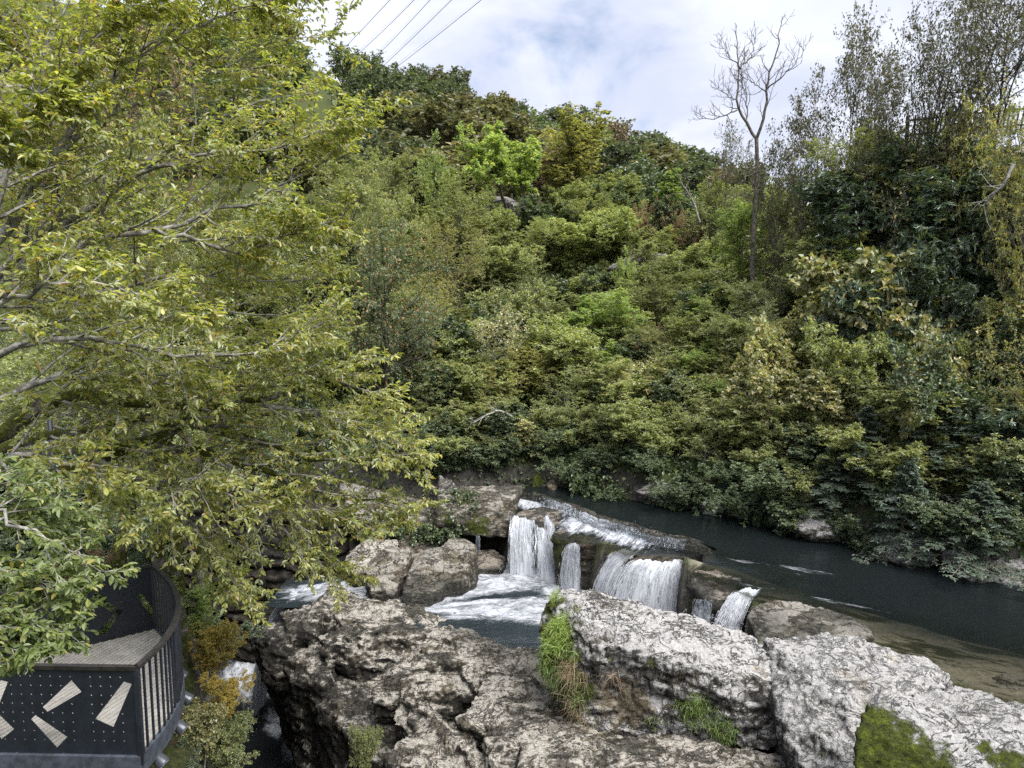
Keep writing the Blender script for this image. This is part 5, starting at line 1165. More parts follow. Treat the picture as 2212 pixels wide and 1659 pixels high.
LAND = [('the crooked bright green tree', 1100, 400), ('the tall yellow-green maple', 1245, 340), ('the dark oak', 820, 650), ('the bare dead tree', 1630, 400), ('the grey outcrop', 1400, 590), ('the largest hazel', 1830, 750),
        ('the left spruce', 1880, 1050), ('the middle spruce', 2030, 1050), ('the right edge spruce', 2190, 1050), ('the light green spire', 1245, 750), ('the half-bare small tree', 1075, 720), ('the weir', 1330, 1100),
        ('the pale upright rock', 960, 1050), ('the big hornbeam', 560, 480), ('the laurel thicket', 2020, 450), ('the paling fence', 2050, 250), ('the brown vine tangle', 1395, 500), ('the slim bright tree', 945, 350),
        ('the blue strap', 1562, 1090), ('the power lines', 800, 110), ('the ridge dip', 1500, 330), ('the round-leaved left hazel', 1700, 770), ('the platform', 250, 1300), ('the tall waterfall', 1150, 1170)]
SEEN = {}
def where_label(kind, x, y, z):
    """says which one of many by what it stands beside in the view"""
    vz = y * CP - z * SP; u = 1106 + F_ * x / vz; v = 829.5 - F_ * (z * CP + y * SP) / vz
    nm, lx, ly = min(LAND, key=lambda q: (q[1] - u) ** 2 + 1.6 * (q[2] - v) ** 2)
    dx, dy = u - lx, v - ly; r = math.hypot(dx, dy)
    far = '' if r > 130 else ('just ' if r > 45 else 'close ')
    a = math.degrees(math.atan2(-dy, dx)) % 360
    d = ('right of', 'upper right of', 'above', 'upper left of', 'left of', 'lower left of', 'below', 'lower right of')[int(((a + 22.5) % 360) // 45)]
    lab = '%s %s%s %s' % (kind, far, d, nm)
    SEEN[lab] = SEEN.get(lab, 0) + 1
    return lab
# --- trees and shrubs across the river, far to near (centre, top, width in picture units, distance)
for row_ in (
 ('crook', 'crooked_tree', 1100, 272, 190, 47, 'bright green tree with crooked dark stems standing above the middle of the slope'),
 ('maple', 'maple_tree', 1245, 225, 250, 50, 'tall yellow-green tree with a dark trunk right of the crooked bright green tree'),
 ('lime', 'ash_tree', 945, 282, 120, 45, 'slim bright green tree against the far wooded hill left of the crooked tree'),
 ('hornB', 'hornbeam_tree', 880, 330, 170, 44, 'olive bushy tree just right of the big hornbeam crown, below the wooded hill'),
 ('fine', 'hornbeam_tree', 985, 372, 170, 42, 'fine-leaved olive tree below the slim bright green tree'),
 ('golden', 'hornbeam_tree', 1000, 470, 190, 38, 'tree with yellowish layered boughs left of the crooked green tree'),
 ('fine', 'hornbeam_tree', 1170, 470, 200, 42, 'bushy olive tree under the tall yellow-green tree'),
 ('fine', 'hornbeam_tree', 1300, 415, 190, 45, 'olive tree with reddish shoots right of the tall yellow-green tree'),
 ('russet', 'vine_tangle', 1395, 430, 120, 43, 'tall reddish-brown tangle of dry vines above the grey outcrop'),
 ('fineG', 'hornbeam_tree', 1150, 560, 210, 37, 'green tree with layered boughs in the middle of the slope, left of the grey outcrop'),
 ('greenB', 'ash_tree', 1455, 370, 70, 44, 'narrow yellow-green tree in front of the far end of the wooded hill'),
 ('fine', 'hornbeam_tree', 1540, 380, 150, 40, 'olive tree left of the bare dead tree'),
 ('hornB', 'hornbeam_tree', 1690, 380, 170, 36, 'olive tree right of the foot of the bare dead tree'),
 ('russet', 'vine_tangle', 1480, 450, 90, 41, 'brownish scrub between the dry vine tangle and the bare dead tree'),
 ('yew', 'yew_tree', 1610, 440, 170, 34, 'fresh green upright tree at the foot of the bare dead tree'),
 ('lime', 'sapling', 1352, 535, 62, 37.5, 'small bright yellow-green sapling in front of the grey outcrop'),
 ('greenB', 'shrub', 1245, 640, 120, 33, 'light green spire-shaped shrub in the centre of the slope'),
 ('greenA', 'shrub', 1340, 625, 150, 33, 'fresh green bush below the bright yellow sapling'),
 ('shrub', 'shrub', 1120, 610, 150, 35, 'grey-green bush above the half-bare small tree'),
 ('golden', 'hornbeam_tree', 945, 590, 200, 34, 'yellow-green layered tree right of the dark oak'),
 ('oak', 'oak_tree', 820, 480, 230, 29, 'dark green oak with a few orange leaves behind the big hornbeam'),
 ('hornB', 'hornbeam_tree', 800, 400, 190, 36, 'pale olive tree top above the dark oak with orange leaves'),
 ('thin', 'small_tree', 1075, 655, 170, 31.5, 'small half-bare tree with grey branches in the middle of the slope'),
 ('fineG', 'hornbeam_tree', 1570, 560, 240, 30, 'broad green fine-leaved tree right of the grey outcrop'),
 ('fineG', 'hornbeam_tree', 1700, 540, 200, 28, 'green fine-leaved tree left of the hazel with round leaves'),
 ('hazel', 'hazel_bush', 1830, 555, 300, 24.5, 'large hazel with round yellow-olive leaves in front of the laurel thicket', ),
 ('hazel', 'hazel_bush', 1700, 690, 190, 25, 'hazel with round leaves below the green fine-leaved trees, left of the largest hazel'),
 ('hazel', 'hazel_bush', 1960, 690, 190, 22.5, 'hazel with yellowing round leaves above the spruces'),
 ('fine', 'hornbeam_tree', 1455, 690, 190, 30, 'olive bush with bare twisted twigs in the middle of the river bank'),
 ('fineG', 'hornbeam_tree', 920, 790, 230, 30, 'dark layered hornbeam over the far bank left of the light green spire'),
 ('hornA', 'hornbeam_tree', 1020, 870, 190, 29, 'hornbeam with low dark boughs above the pale upright rock'),
 ('fineG', 'hornbeam_tree', 1230, 800, 290, 28.6, 'broad layered hornbeam spreading over the far end of the weir'),
 ('hornA', 'hornbeam_tree', 1330, 870, 210, 27.2, 'hornbeam boughs hanging low over the river above the weir'),
 ('fineG', 'hornbeam_tree', 1480, 810, 220, 25.8, 'light green hornbeam leaning over the middle of the river'),
 ('hazel', 'hazel_bush', 1610, 800, 210, 24, 'hazel hanging over the river left of the spruces'),
 ('shrub', 'shrub', 1420, 930, 160, 25.8, 'grey-green shrub at the waterline right of the weir'),
 ('shrubO', 'shrub', 1640, 960, 170, 22.8, 'olive shrub at the waterline by the blue strap'),
 ('shrubO', 'shrub', 1735, 1000, 130, 21.4, 'olive shrub with yellow leaves left of the lowest spruce boughs'),
 ('fir', 'spruce_tree', 1880, 880, 250, 20.8, 'left blue-green spruce above the river'),
 ('firB', 'spruce_tree', 2030, 850, 280, 20.0, 'middle blue-green spruce on the river bank'),
 ('fir', 'spruce_tree', 2190, 880, 250, 18.9, 'blue-green spruce at the right edge above the river'),
 ('firB', 'spruce_tree', 1955, 990, 190, 18.9, 'small low spruce in front of the gap between the left and middle spruces'),
 ('firB', 'spruce_tree', 2110, 1040, 200, 17.9, 'small low spruce with boughs near the water below the right edge spruce'),
 ('laurel', 'laurel_bush', 1930, 300, 260, 26, 'topmost dark laurel thicket below the fence'),
 ('laurel', 'laurel_bush', 2060, 360, 300, 24.2, 'large dark laurel with long glossy leaves right of the topmost thicket'),
 ('laurel', 'laurel_bush', 1850, 430, 220, 26.5, 'dark laurel left of the large one, above the hazel'),
 ('laurel', 'laurel_bush', 2180, 470, 200, 22.5, 'dark laurel at the right edge below the yellow branches'),
 ('laurel', 'laurel_bush', 2080, 620, 240, 22.0, 'dark laurel below the overhanging cliff'),
 ('shrubO', 'shrub', 2180, 650, 150, 20.8, 'pale green shrub at the right edge above the beige branches'),
 ('golden', 'hornbeam_tree', 2215, 690, 230, 18.6, 'low tree with beige-yellow leaf sprays at the right edge above the spruce'),
 ('golden', 'hornbeam_tree', 2210, 130, 200, 21, 'yellow-green tree hanging into the picture along the upper right edge'),
 ('fine', 'hornbeam_tree', 1800, 330, 150, 30, 'green and olive tree against the sky behind the topmost laurel'),
 ('sparse', 'sparse_tree', 1850, 60, 120, 29, 'tall thin-leaved tree against the sky, left of three'),
 ('sparse', 'sparse_tree', 1930, 110, 110, 28, 'thin-leaved tree against the bright sky between the tall ones'),
 ('sparse', 'sparse_tree', 1745, 215, 110, 31, 'lower thin-leaved tree right of the bare dead tree'),
 ('sparse', 'sparse_tree', 1800, 140, 100, 30, 'thin-leaved tree right of the bare dead tree, rising to mid height'),
 ('sparse', 'sparse_tree', 1565, 262, 34, 40, 'very slim young tree against blue sky left of the bare dead tree'),
 ('sparse', 'sparse_tree', 1610, 300, 36, 39, 'slim young tree just left of the dead trunk'),
 ('sparseW', 'sparse_tree', 2080, -90, 330, 26, 'wide dark-branched tree over the fence in the upper right'),
 ('sparseW', 'sparse_tree', 2010, 40, 200, 28, 'dark thin-crowned tree behind the fence'),
 ('fineG', 'hornbeam_tree', 1640, 640, 230, 28, 'green fine-leaved tree between the broad one and the hazels'),
 ('fineG', 'hornbeam_tree', 1760, 470, 210, 28.5, 'olive-green fine-leaved tree left of the dark laurels'),
 ('hornB', 'hornbeam_tree', 1720, 410, 190, 32, 'olive layered tree right of the dead trunk, below the thin-leaved trees'),
 ('shrub', 'shrub', 1830, 700, 200, 23.2, 'grey-green shrub beneath the largest hazel'),
 ('hazel', 'hazel_bush', 1740, 800, 200, 23.2, 'hazel hanging low between the river and the largest hazel'),
 ('laurel', 'laurel_bush', 1990, 500, 260, 23.2, 'dark glossy laurel in the middle of the laurel thicket'),
 ('laurel', 'laurel_bush', 1900, 570, 200, 23.4, 'dark laurel behind the top of the largest hazel'),
 ('laurel', 'laurel_bush', 2150, 350, 240, 23.2, 'dark laurel under the yellow-green tree of the upper right edge'),
 ('shrubD', 'shrub', 2020, 700, 240, 21.6, 'dark green shrub under the overhanging cliff'),
 ('hazel', 'hazel_bush', 2080, 720, 200, 20.8, 'hazel with yellow and beige leaves right of the middle spruce top'),
 ('shrub', 'shrub', 1930, 820, 200, 21.8, 'grey-green shrub between hazel and spruces'),
 ('fir', 'spruce_tree', 1800, 960, 170, 20.9, 'small blue-green spruce at the left end of the spruces'),
 ('hornB', 'hornbeam_tree', 1880, 250, 200, 30, 'olive tree crown behind the topmost laurel'),
 ('golden', 'hornbeam_tree', 2120, 230, 160, 23.5, 'yellow-green spray of branches in front of the fence'),
 ('sparse', 'sparse_tree', 1700, 300, 120, 30, 'low thin-leaved tree at the foot of the sky gap right of the dead tree'),
 ('sparse', 'sparse_tree', 1765, 250, 120, 28, 'thin-leaved tree between the dead tree and the taller thin trees'),
 ('sparse', 'sparse_tree', 1880, 120, 150, 26.5, 'thin-leaved tree in front of the tallest one against the white cloud'),
 ('sparseW', 'sparse_tree', 1990, -20, 230, 25, 'wide thin-crowned tree filling the sky above the topmost laurel'),
 ('sparseW', 'sparse_tree', 2170, -120, 300, 24, 'tall dark-branched tree in the upper right corner'),
 ('fine', 'hornbeam_tree', 1870, 270, 200, 27.5, 'olive fine-leaved tree directly behind the topmost laurel'),
 ('fine', 'hornbeam_tree', 2010, 250, 220, 28, 'olive fine-leaved tree behind the fence'),
 ('golden', 'hornbeam_tree', 2190, 250, 220, 22.5, 'yellow-green tree at the right edge in front of the laurels'),
 ('fineG', 'hornbeam_tree', 1170, 925, 200, 27.6, 'low hornbeam boughs hanging over the far end of the weir beside the mossy stone'),
 ('fineG', 'hornbeam_tree', 1300, 945, 190, 26.2, 'low hornbeam boughs hanging to the water right of the weir end'),
 ('shrubO', 'shrub', 1060, 935, 180, 27.8, 'olive shrub on the bank above the brown overhang'),
 ('shrub', 'shrub', 960, 945, 150, 27.6, 'grey-green shrub behind the pale upright rock'),
 ('hornA', 'hornbeam_tree', 1520, 930, 190, 24.4, 'low hornbeam boughs over the water at the blue strap'),
 ('fine', 'hornbeam_tree', 1420, 560, 170, 35, 'olive bush right of the bright yellow sapling'),
 ('greenA', 'shrub', 1510, 640, 170, 31, 'fresh green bush left of the broad fine-leaved tree'),
 ('sparse', 'sparse_tree', 1840, 20, 150, 30, 'thin-leaved tree reaching the top of the picture left of the wide dark-branched tree'),
 ('fine', 'hornbeam_tree', 2080, 215, 170, 25.5, 'olive fine-leaved tree in front of the middle of the fence'),
 ('hazel', 'hazel_bush', 1105, 905, 150, 27.9, 'round-leaved hazel shrub on the bank right of the low dark hornbeam'),
 ('greenA', 'shrub', 1385, 880, 150, 26.6, 'fresh green bush between the hanging hornbeam boughs and the leaning one'),
 ('greenB', 'ash_tree', 1300, 735, 90, 30.5, 'narrow light green young tree right of the light green spire'),
 ('maple', 'maple_tree', 1165, 735, 130, 31, 'small yellow-green maple left of the light green spire'),
 ('greenB', 'ash_tree', 1535, 700, 90, 28.5, 'narrow green young tree in front of the broad fine-leaved tree'),
 ('thin', 'small_tree', 1425, 770, 150, 28.4, 'half-bare bush with twisted grey twigs above the river'),
 ('russet', 'vine_tangle', 1400, 700, 120, 31.5, 'patch of brown dry stems below the fresh green bush'),
 ('golden', 'hornbeam_tree', 1090, 790, 150, 30, 'yellowish hornbeam below the half-bare small tree'),
 ('oak', 'oak_tree', 860, 640, 170, 30.5, 'lower dark green oak crown below the oak with orange leaves'),
 # filling the slope behind
 ('fineG', 'hornbeam_tree', 60, 330, 330, 30, 'green tree behind the limbs at the left edge'),
 ('hornB', 'hornbeam_tree', 260, 260, 320, 34, 'olive tree behind the upper left limbs of the big hornbeam'),
 ('fineG', 'hornbeam_tree', 480, 300, 280, 36, 'green tree behind the centre of the big hornbeam crown'),
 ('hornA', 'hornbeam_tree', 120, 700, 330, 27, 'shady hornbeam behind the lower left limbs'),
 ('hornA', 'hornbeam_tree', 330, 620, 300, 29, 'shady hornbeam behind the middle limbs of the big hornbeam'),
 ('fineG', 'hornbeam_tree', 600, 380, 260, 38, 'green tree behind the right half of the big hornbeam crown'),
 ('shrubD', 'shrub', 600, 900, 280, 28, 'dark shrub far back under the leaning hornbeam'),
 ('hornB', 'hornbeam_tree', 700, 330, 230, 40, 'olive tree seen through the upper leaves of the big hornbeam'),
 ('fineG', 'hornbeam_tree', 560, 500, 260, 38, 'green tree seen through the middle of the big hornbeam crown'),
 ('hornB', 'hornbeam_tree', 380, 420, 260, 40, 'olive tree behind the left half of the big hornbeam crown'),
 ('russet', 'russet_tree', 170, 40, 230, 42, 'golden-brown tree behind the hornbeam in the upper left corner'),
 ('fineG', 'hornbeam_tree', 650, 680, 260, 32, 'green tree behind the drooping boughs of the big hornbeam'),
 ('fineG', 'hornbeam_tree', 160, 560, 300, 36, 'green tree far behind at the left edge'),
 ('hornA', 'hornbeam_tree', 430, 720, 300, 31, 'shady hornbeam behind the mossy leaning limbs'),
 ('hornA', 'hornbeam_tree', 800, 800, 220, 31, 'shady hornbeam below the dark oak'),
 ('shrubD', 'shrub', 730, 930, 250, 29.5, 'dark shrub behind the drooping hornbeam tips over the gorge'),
 ('shrubD', 'shrub', 880, 960, 190, 28.8, 'dark ivy-like shrub behind the pale upright rock'),
):
    key, nm, cx, top, w, y, lab = row_
    tree_px(key, nm, cx, top, w, y, lab, 'shrub' if nm in ('shrub', 'hazel_bush', 'laurel_bush', 'vine_tangle') else 'tree')
# overgrown bank: low shrubs and ivy along the far waterline
rg = np.random.default_rng(5)
fbp = np.array(FARBANK[3:13]); seg_ = np.concatenate([[0], np.cumsum(np.linalg.norm(np.diff(fbp, axis=0), axis=1))])
i = 0
kinds = (('shrubD', 'dark green low shrub'), ('shrub', 'grey-green low shrub'), ('shrubO', 'olive low shrub'))
for s in np.arange(1.0, seg_[-1] - 0.5, 0.95):
    for dep_, hh in ((0.55, 1.3), (1.8, 1.9), (3.4, 2.4)):
        q = np.array([np.interp(s, seg_, fbp[:, k]) for k in (0, 1)]); q2 = np.array([np.interp(s + .3, seg_, fbp[:, k]) for k in (0, 1)])
        tg = (q2 - q) / (np.linalg.norm(q2 - q) + 1e-9); nn = np.array([-tg[1], tg[0]])
        c = q + nn * (dep_ + rg.uniform(-.25, .3)); k_ = kinds[int(rg.integers(0, 3))] if dep_ > 1 else kinds[0]
        h = hh * rg.uniform(.7, 1.25)
        where = 'at the waterline of the far bank' if dep_ < 1 else ('on the steep far bank just above the water' if dep_ < 3 else 'between the trees low on the far slope')
        plant(k_[0], 'low_shrub', c[0], c[1], tz(*c) - 0.15, h, h * rg.uniform(1.2, 1.7), rg.random() * 6.28, where_label(('small ' if h < 1.3 else '') + k_[1], c[0], c[1], tz(*c) + h * .5), 'shrub', '%ss along the far bank' % k_[1])
# undergrowth filling the slope between the trees
for i in range(190):
    y = rg.uniform(29, 50); a = rg.uniform(-0.62, 0.34); x = a * y
    db, sb = pl_dist(np.array([x]), np.array([y]), FARBANK)
    if sb[0] < 0 or db[0] < 4.5: continue
    k_ = kinds[int(rg.choice(3, p=[.2, .4, .4]))]; h = rg.uniform(1.6, 3.4)
    plant(k_[0], 'undergrowth_shrub', x, y, tz(x, y) - 0.15, h, h * rg.uniform(1.1, 1.6), rg.random() * 6.28, where_label(('tall ' if h > 2.6 else '') + k_[1].replace('low ', 'undergrowth '), x, y, tz(x, y) + h * .5), 'shrub', k_[1].replace('low ', 'undergrowth ') + 's on the wooded slope')
for i in range(190):
    x = rg.uniform(4.5, 19); y = rg.uniform(17, 29)
    db, sb = pl_dist(np.array([x]), np.array([y]), FARBANK)
    if sb[0] < 0 or db[0] < 2.2 or db[0] > 9.5 or x / y > 0.92: continue
    px_ = x / y
    key = ('laurel', 'shrubD', 'laurel', 'hazel')[i % 4] if (px_ > 0.5 and db[0] > 3.5) else ('shrub', 'hazel', 'shrubO', 'yew')[i % 4]
    h = rg.uniform(1.9, 3.0) if db[0] > 3.5 else rg.uniform(1.4, 2.2)
    nm_ = {'shrubD': 'dark green shrub', 'laurel': 'glossy laurel bush', 'shrub': 'grey-green shrub', 'hazel': 'round-leaved hazel shrub', 'shrubO': 'olive shrub', 'yew': 'fresh green shrub'}[key]
    z = tz(x, y); vt = 829.5 - F_ * ((z - .5 + h) * CP + y * SP) / (y * CP - z * SP); ut = 1106 + F_ * x / (y * CP - z * SP)
    if vt < np.interp(ut, [1500, 1640, 1750, 1850, 2212], [420, 410, 360, 285, 255]): continue
    plant(key, 'cliff_shrub', x, y - 0.3, z - 0.5, h, h * 1.35, rg.random() * 6.28, where_label(nm_ + ' on the right bank', x, y, z + h * .5), 'shrub', nm_ + ('es' if nm_.endswith('sh') else 's') + ' on the steep right bank')

# --- far wooded hill: every crown its own tree
hill_names = [('far0', 'dark green'), ('far1', 'mid green'), ('far2', 'olive'), ('far3', 'yellowish olive'), ('far4', 'russet brown'), ('far5', 'deep dark green')]
cnt = 0; y = 54.0
while y < 139:
    dx = 4.9 + y * 0.013; x = -0.72 * y + rg.uniform(0, dx)
    while x < 0.36 * y:
        xx, yy = x + rg.normal(0, .8), y + rg.normal(0, .8); a = xx / yy; big = 1.0
        if a < -0.30: x += dx * .9; big = 1.5
        if a < -0.30 and y > 112: x += dx * .5
        k = int(rg.choice(6, p=[.26, .22, .20, .10, .13, .09])); rel = (yy - 54) / 85
        zone = 'on the skyline of the wooded hill' if rel > 0.86 else ('high on the wooded hill' if rel > 0.5 else 'on the lower half of the wooded hill')
        h = rg.uniform(5.2, 8.2) * (1.25 if big > 1 else 1)
        vz_ = yy * CP - tz(xx, yy) * SP; u_ = 1106 + F_ * xx / vz_; lim_ = np.interp(u_, [q[0] for q in RIDGE], [q[1] for q in RIDGE]) - rg.uniform(-12, 10)
        h = min(h, P(u_, lim_, yy)[2] - tz(xx, yy) + 0.5)
        if h < 2.2: x += dx * rg.uniform(.85, 1.25); continue
        w = h * rg.uniform(.8, 1.15) * (1.15 if big > 1 else 1)
        plant(hill_names[k][0], 'hillside_tree', xx, yy, tz(xx, yy) - 0.5, h, w, rg.random() * 6.28, where_label('%s tree %s' % (hill_names[k][1], 'on the skyline' if rel > .86 else ('high on the hill' if rel > .5 else 'low on the hill')), xx, yy, tz(xx, yy) + h * .5), 'tree', '%s trees %s' % (hill_names[k][1], zone)); cnt += 1
        x += dx * rg.uniform(.85, 1.25)
    y += 4.9 + (y - 54) * 0.035
print('hill trees', cnt)

# --- ground cover: ivy and low leaves over the soil of both banks
def ground_cover(name, leaf, n, cond, size, seed, hmax=.35):
    rg = np.random.default_rng(seed); X = rg.uniform(-24, 20, n * 8); Y = rg.uniform(11, 50, n * 8); k = cond(X, Y, rg); X, Y = X[k][:n], Y[k][:n]
    Z = terrain(X, Y); p = np.stack([X, Y, Z + rg.uniform(0, hmax, len(X)) ** 1.5], 1)
    tw = np.stack([p, p + rg.normal(0, .08, p.shape) + np.array([0, -.05, .05])], 1)
    V, F, lc = leaves(rg, tw, 2, size, .75, 'ball', .2)
    o = link(name, make_mesh(name, V, [F], [leaf], attrs={'lc': lc})); tag(o, kind='stuff'); return o
def c_bank(X, Y, rg):
    d, s_ = pl_dist(X, Y, FARBANK); return (s_ > 0) & (d > 0.12) & (d < 4.5) & (X > -12)
def c_slope(X, Y, rg):
    d, s_ = pl_dist(X, Y, FARBANK); return (s_ > 0) & (d > 3.5) & (Y < 50)
def c_left(X, Y, rg):
    d, s_ = pl_dist(X, Y, GORGE); return (s_ > 0) & (d > 2.4) & (X > -20) & (Y < 34)
tag(ground_cover('ivy_ground_cover', LEAF['ivy'], 26000, c_bank, .13, 1, .5), 'dark ivy and low leaves covering the far bank above the water')
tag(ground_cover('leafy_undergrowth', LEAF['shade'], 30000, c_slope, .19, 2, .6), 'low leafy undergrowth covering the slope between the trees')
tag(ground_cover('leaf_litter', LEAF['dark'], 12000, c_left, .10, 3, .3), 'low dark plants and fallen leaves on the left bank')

# ------------------------------------------------------------------ trees with limbs of their own
def limb_array(limbs, S=14, seed=0, jit=0.04):
    rg = np.random.default_rng(seed); out = []
    for q in limbs:
        w = np.array(q, float); t = np.linspace(0, 1, len(w)); tt = np.linspace(0, 1, 60)
        c = np.stack([np.interp(tt, t, w[:, k]) for k in range(3)], 1)
        for _ in range(30): c[1:-1] = 0.5 * c[1:-1] + 0.25 * (c[:-2] + c[2:])
        u = np.concatenate([[0], np.cumsum(np.linalg.norm(np.diff(c, axis=0), axis=1))]); u /= u[-1]
        c = np.stack([np.interp(np.linspace(0, 1, S), u, c[:, k]) for k in range(3)], 1)
        c[1:-1] += jit * rg.normal(size=(S - 2, 3)); out.append(c)
    return np.array(out)
def limb_tree(name, label, base, limbs, radii, seed, leaf, bark_thick, bark_thin, br=22, brlen=1.5, tw=11, twlen=0.55, lv=11, lsize=0.085, asp=0.52, brflat=0.6, twflat=0.75,
              droop=0.3, trunk=None, t0=0.12, hexa=True, single=0, rtip=0.12, brup=0.12, shp=None):
    rg = np.random.default_rng(seed); base = np.array(base, float)
    root = empty(name, tuple(base)); tag(root, label, 'tree')
    lp = limb_array(limbs, 14, seed); N = len(lp)
    rr = np.array(radii)[:, None] * (1 - (1 - rtip) * np.linspace(0, 1, 14)[None] ** 0.8)
    if trunk is not None:
        tp = limb_array([trunk[0]], 12, seed + 1); V, F = tubes(tp, np.interp(np.linspace(0, 1, 12), [0, 1], trunk[1])[None], 10)
        V = V + 0.03 * np.stack([fbm(V, 2.5, 3, .5, 3 + k) for k in range(3)], 1)
        link('trunk', make_mesh('trunk', V - base, [F], [bark_thick], smooth=True), root)
    for i in range(N):
        V, F = tubes(lp[i:i + 1], rr[i:i + 1], 8); V = V + 0.012 * np.stack([fbm(V, 5, 2, .5, 3 + k) for k in range(3)], 1)
        link('limb', make_mesh('limb', V - base, [F], [bark_thick if radii[i] > 0.075 else bark_thin], smooth=True), root)
    # length of the side branches follows the reach of each limb
    Ll = np.linalg.norm(np.diff(lp, axis=1), axis=2).sum(1)
    p, d, L, r, t, ix = spawn(rg, lp, rr, br, t0, 1.0, 0.75, np.minimum(Ll * 0.34, brlen), brflat, 0.3, shp or (lambda t: 1.15 - 0.7 * t), 0.55, up=brup)
    bp, b_r = grow(rg, p, d, L, np.clip(r, 0.009, 0.03), 6, 0.11, 0.02, tip=0.25)
    p, d, L2, r, t, ix = spawn(rg, bp, b_r, tw, 0.08, 1.0, 0.75, np.clip(L * 0.42, 0.2, twlen), twflat, 0.28, lambda t: 1.2 - 0.6 * t, 0.5)
    kp, kr = grow(rg, p, d, L2, np.clip(r, 0.003, 0.006), 3, 0.10, 0.0, tip=0.4, droop=0.1)
    V, F, lc = leaves(rg, kp, lv, lsize, asp, 'side', droop, hexa, curl=0.3)
    m = 6 if hexa else 4; nl = len(V) // m
    keep = np.ones(nl, bool)
    if single:                                             # the nearest leaves are leaves of their own
        c = V.reshape(nl, m, 3).mean(1); dist = np.linalg.norm(c, axis=1); a = c[:, 0] / c[:, 1]; b = c[:, 2] / c[:, 1]
        dist = np.where((np.abs(a) < 0.74) & (b < 0.45) & (b > -0.62) & (c[:, 1] > 1), dist, 1e9); pick = np.argsort(dist)[:single]; keep[pick] = False
        lr_ = V.reshape(nl, m, 3)[pick]
        tmpl = {}
        for q, pv in enumerate(lr_):
            o_, tip = pv[0], pv[3]; dd = norm(tip - o_); sdv = pv[1] - pv[5]; sdv = norm(sdv - dd * (sdv @ dd)); nn = np.cross(dd, sdv) * -1; s_ = np.linalg.norm(tip - o_)
            key = int(lc[pick[q] * m] * 5)
            if key not in tmpl:
                loc = np.array([(0, 0, 0), (.28, .22, .09), (.66, .2, .05), (1, 0, 0), (.66, -.2, .05), (.28, -.22, .09)])
                tmpl[key] = make_mesh('leaf', loc, [np.array([[0, 1, 2, 3], [0, 3, 4, 5]])], [leaf], attrs={'lc': np.full(6, (key + .5) / 5)})
            o = link('leaf', tmpl[key], root); o.location = tuple(o_ - base)
            from mathutils import Matrix
            o.rotation_euler = Matrix((dd, sdv, np.cross(dd, sdv))).transposed().to_euler(); o.scale = (s_, s_, s_)
    Fk = F.reshape(2, nl, 4)[:, keep].reshape(-1, 4) if hexa else F[keep]
    Vt, Fs, Ms, Ls = join_parts([(V, Fk, 0, lc), (*tubes(kp, kr, 3), 1, .5), (*tubes(bp, b_r, 4), 1, .5)])
    o = link('foliage', make_mesh('foliage', Vt - base, Fs, [leaf, bark_thin], midx=Ms, attrs={'lc': Ls}), root); o['kind'] = 'stuff'
    return root, lp
def PX(*q): return [P(*a) for a in q]
# large yellow-green hornbeam: its limbs rise from the left edge
up = [
 PX((-90, 620, 8.2), (10, 400, 8.6), (60, 290, 8.9), (72, 180, 9.2), (110, 85, 9.5), (160, -20, 9.8)),
 PX((-90, 640, 9.0), (60, 430, 9.4), (130, 310, 9.7), (220, 190, 10.1), (310, 110, 10.4), (390, 20, 10.8)),
 PX((-90, 680, 9.6), (90, 510, 9.8), (250, 400, 10.2), (345, 315, 10.6), (440, 265, 10.9), (560, 225, 11.3), (690, 200, 11.7)),
 PX((-90, 700, 8.8), (150, 545, 9.1), (330, 490, 9.4), (480, 462, 9.8), (560, 430, 10.0), (650, 385, 10.4), (740, 310, 10.7)),
 PX((-90, 740, 9.8), (100, 650, 9.9), (300, 612, 10.3), (420, 590, 10.6), (560, 618, 10.9), (690, 600, 11.2)),
 PX((-90, 790, 8.6), (130, 722, 8.9), (300, 745, 9.2), (480, 772, 9.5), (620, 745, 9.8), (720, 690, 10.1)),
 PX((130, 310, 9.7), (300, 215, 10.5), (480, 140, 11.2), (600, 90, 11.8), (720, 80, 12.2)),
 PX((60, 290, 8.9), (200, 90, 9.4), (330, -20, 9.8)),
 PX((250, 400, 10.2), (420, 330, 10.0), (560, 330, 10.0), (700, 270, 10.1), (770, 250, 10.2)),
 PX((330, 490, 9.4), (480, 540, 9.6), (620, 520, 9.9), (740, 470, 10.2)),
 PX((-120, 560, 10.5), (60, 300, 11.4), (240, 150, 12.2), (420, 70, 12.8), (560, 30, 13.2)),
 PX((-120, 660, 11.0), (120, 560, 11.6), (320, 520, 12.0), (520, 520, 12.4), (690, 480, 12.8)),
 PX((-120, 480, 9.5), (-20, 250, 9.8), (40, 90, 10.0), (60, -40, 10.2)),
 PX((-120, 720, 11.2), (160, 690, 11.6), (400, 680, 12.2), (600, 690, 12.6), (720, 690, 12.8)),
 PX((300, 110, 10.4), (420, 60, 10.7), (560, 10, 11.0), (640, -20, 11.2)),
 PX((-120, 430, 7.6), (-20, 330, 7.7), (60, 260, 7.9), (170, 220, 8.0)),
 PX((-120, 760, 7.4), (30, 640, 7.5), (180, 600, 7.7), (330, 640, 7.9), (420, 690, 8.1)),
]
rad_ = [.075, .085, .075, .065, .055, .055, .04, .045, .04, .035, .05, .05, .05, .045, .035, .035, .04]
bs = np.array([-9.4, 9.6, tz(-9.4, 9.6)])
